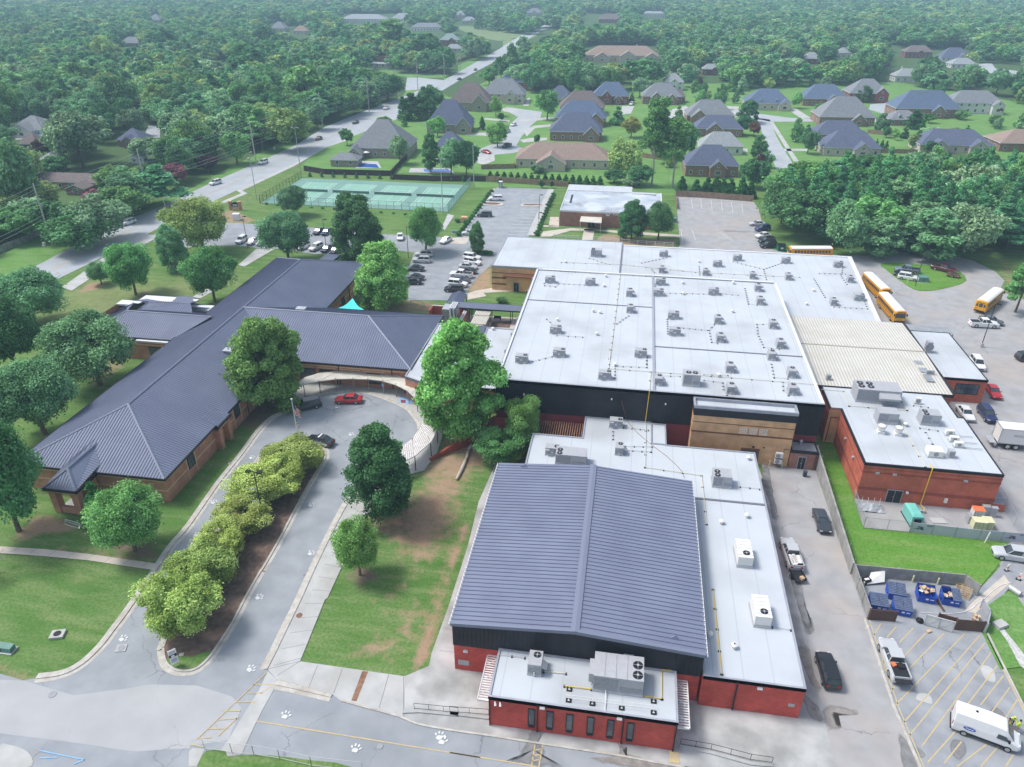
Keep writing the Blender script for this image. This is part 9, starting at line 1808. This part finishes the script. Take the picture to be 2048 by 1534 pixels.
for i,(pl,u,hn,o)in enumerate(sorted(gl,key=lambda g:(g[0],g[2],g[1]))):
 n_=sum(1 for g in gl if g[0]==pl and g[2]==hn and g[1]<u);o['label']=short('small '+hn+' garden tree '+pl+', '+('leftmost' if n_==0 else ORD[n_]+' from left'))
 # pools, pavilion, gazebo, sheds
def pool(s,lab):q=sheet('pool','pool_blue',s,.12);q['kind']='structure'
sheet('patio','concrete','b190,940 b310,945 b330,985 b180,985',.08);pool('b205,958 b300,962 b318,984 b185,978','');sheet('patio','concrete','b500,985 b730,985 b760,1015 b490,1010',.08);pool('b575,990 b720,990 b735,1008 b580,1006','')
sheet('patio','pale_path','z300,490 z680,490 z700,540 z420,540',.08)
c=W('z560,490');t=thing('above_ground_pool','light blue above-ground pool beside the white garage house','pool',(c.x,c.y,0));mb=MB();mb.cyl((0,0,0),(0,0,1.2),3.6,n=24);mb.build('pool_wall','line_blue',t,False)
house('b30,190,975','open garden pavilion with a grey roof beside the pool','stone','grey',2.6,.6,.5,cat='pavilion');house('z1680,1850,815','small garden house with a pale blue roof and white posts behind the hedge','white','light',2.2,.5,.5,cat='garden house')
for i,x in enumerate((215,245)):
 c=W('b%d,925'%x);t=thing('parasol',('left','right')[i]+' white parasol on the pool terrace','parasol',(c.x,c.y,0),group='pool parasols');mb=MB();mb.lathe((0,0,2.3),[(1.5,0),(.8,.3),(.05,.55)],8);mb.build('canopy','white_paint',t,False);mb=MB();mb.cyl((0,0,0),(0,0,2.4),.04,n=5);mb.build('pole','steel',t,False)
 # fences of the gardens
for s,h,lab,mt_ in(('b-120,1000 b0,1020 b385,1030',2.0,'dark brown board fence behind the tennis courts','black_fence'),('b385,1030 b440,970 b480,930',2.0,'dark brown fence side between the two pool gardens','black_fence'),('b400,1050 b640,1060 b940,1062',1.9,'black screened fence behind the right half of the courts','black_fence'),('b915,990 b1110,985 b1112,965',1.8,'tan board fence by the cul-de-sac drive','wood_fence'),('b945,1062 b1420,1095',2.0,'long tan board fence behind the clipped evergreens','wood_fence'),
('f1172,185 f1300,190 f1625,215',2.0,'grey brown board fence at the back of the rear lot','wood_fence'),('f1170,190 f1182,260',1.6,'short board fence at the corner of the rear lot','wood_fence'),('d-20,378 d0,370 d130,315 d270,250',1.8,'grey picket fence by the first utility pole','grey_fence'),('c1130,780 c1310,800',1.8,'tan fence panel beside the stone gate','wood_fence'),('c1190,895 c1420,900',1.8,'tan board fence above the pine wood','wood_fence'),('c1810,820 c1930,825',1.8,'tan board fence by the right lawn','wood_fence'),
('b60,620 b250,590 b410,560',1.6,'grey fence along the far verge under the trees','grey_fence'),('b780,365 b950,300',2.0,'brown brick fence on the slope by the far road','rust'),('b1850,920 b2060,950',1.8,'tan fence across the back lawn by the tall trees','wood_fence')):
 board_wall(smooth(WS(s),1),h,lab,mt_,panel=2.6)
 # ---------------- utility poles and wires
UP=[('F-150,610',17,0),('F105.5,492',17.2,'first utility pole, nearest the left edge'),('F300,407.5',17.2,'utility pole on the verge by the pink flowering tree'),('F513,330',17,'utility pole behind the white cars on the main road'),('F646,261',17,'utility pole near the plum coloured tree'),('F738.5,224',17,'utility pole with a crossarm beside the grey verge fence'),('F793.5,200',17,'utility pole at the far bend of the verge'),('F836,181',17,'utility pole beside the side road mouth'),('F889,155',15,'utility pole on the pale verge, near one'),('F921,136',15,'utility pole on the pale verge, far one')]
tops=[]
for tk,h,lab in UP:
 c=W(tk);tops.append(c)
 if not lab:continue
 t=thing('utility_pole',lab,'utility pole',(c.x,c.y,0),.5,'utility poles along the main road');mb=MB();mb.cyl((0,0,0),(0,0,h),.24,.17,7);mb.build('pole','wood_pole',t,False);mb=MB();mb.obox((0,0,h-3.4),(1.6,.1,.12),.0);mb.obox((0,0,h-6),(1.2,.1,.12),0);mb.build('crossarm','wood_pole',t,False);mb=MB();mb.lathe((.35,0,h-6.2),[(.22,0),(.25,.7),(.1,.85)],9);mb.build('transformer','unit_grey',t,False)
dv=Vector((.55,-.83,0))
for off,hz,lab in((0,16.6,'topmost'),(.5,15.8,'upper street side'),(-.5,14.6,'upper garden side'),(.6,12.9,'middle street side'),(-.6,10.6,'middle garden side'),(.2,8.8,'thick lower'),(-.2,7.6,'lowest')):
 mb=MB()
 for a,b in zip(tops[:-1],tops[1:]):
  P=[];
  for i in range(9):u=i/8;p=a.lerp(b,u);P.append((p.x+off*.9,p.y+off*.5,hz-4*1.1*u*(1-u)))
  mb.tube(P,.042,3)
 tag(mb.build('power_line','wire'),lab+' power line strung between the poles along the main road','power line','power lines along the main road')
 # road side tall pines poles far away are part of the woodland
 # ---------------- haze
hz=MB();hz.box(-4400,4400,-190,7450,-1,100);ho=hz.build('haze','white_paint');hm=bpy.data.materials.new('haze');hm.use_nodes=True;hn=hm.node_tree;hn.nodes.clear();pv=hn.nodes.new('ShaderNodeVolumePrincipled');om=hn.nodes.new('ShaderNodeOutputMaterial');pv.inputs['Color'].default_value=(.55,.78,1,1);pv.inputs['Density'].default_value=HAZE;pv.inputs['Anisotropy'].default_value=.0
hn.links.new(pv.outputs[0],om.inputs['Volume']);ho.data.materials.clear();ho.data.materials.append(hm);ho['kind']='stuff';ho['label']='pale blue haze thickening over the distant woods';ho.display_type='WIRE'
for o in(pa,pb_):remove_tree(o)
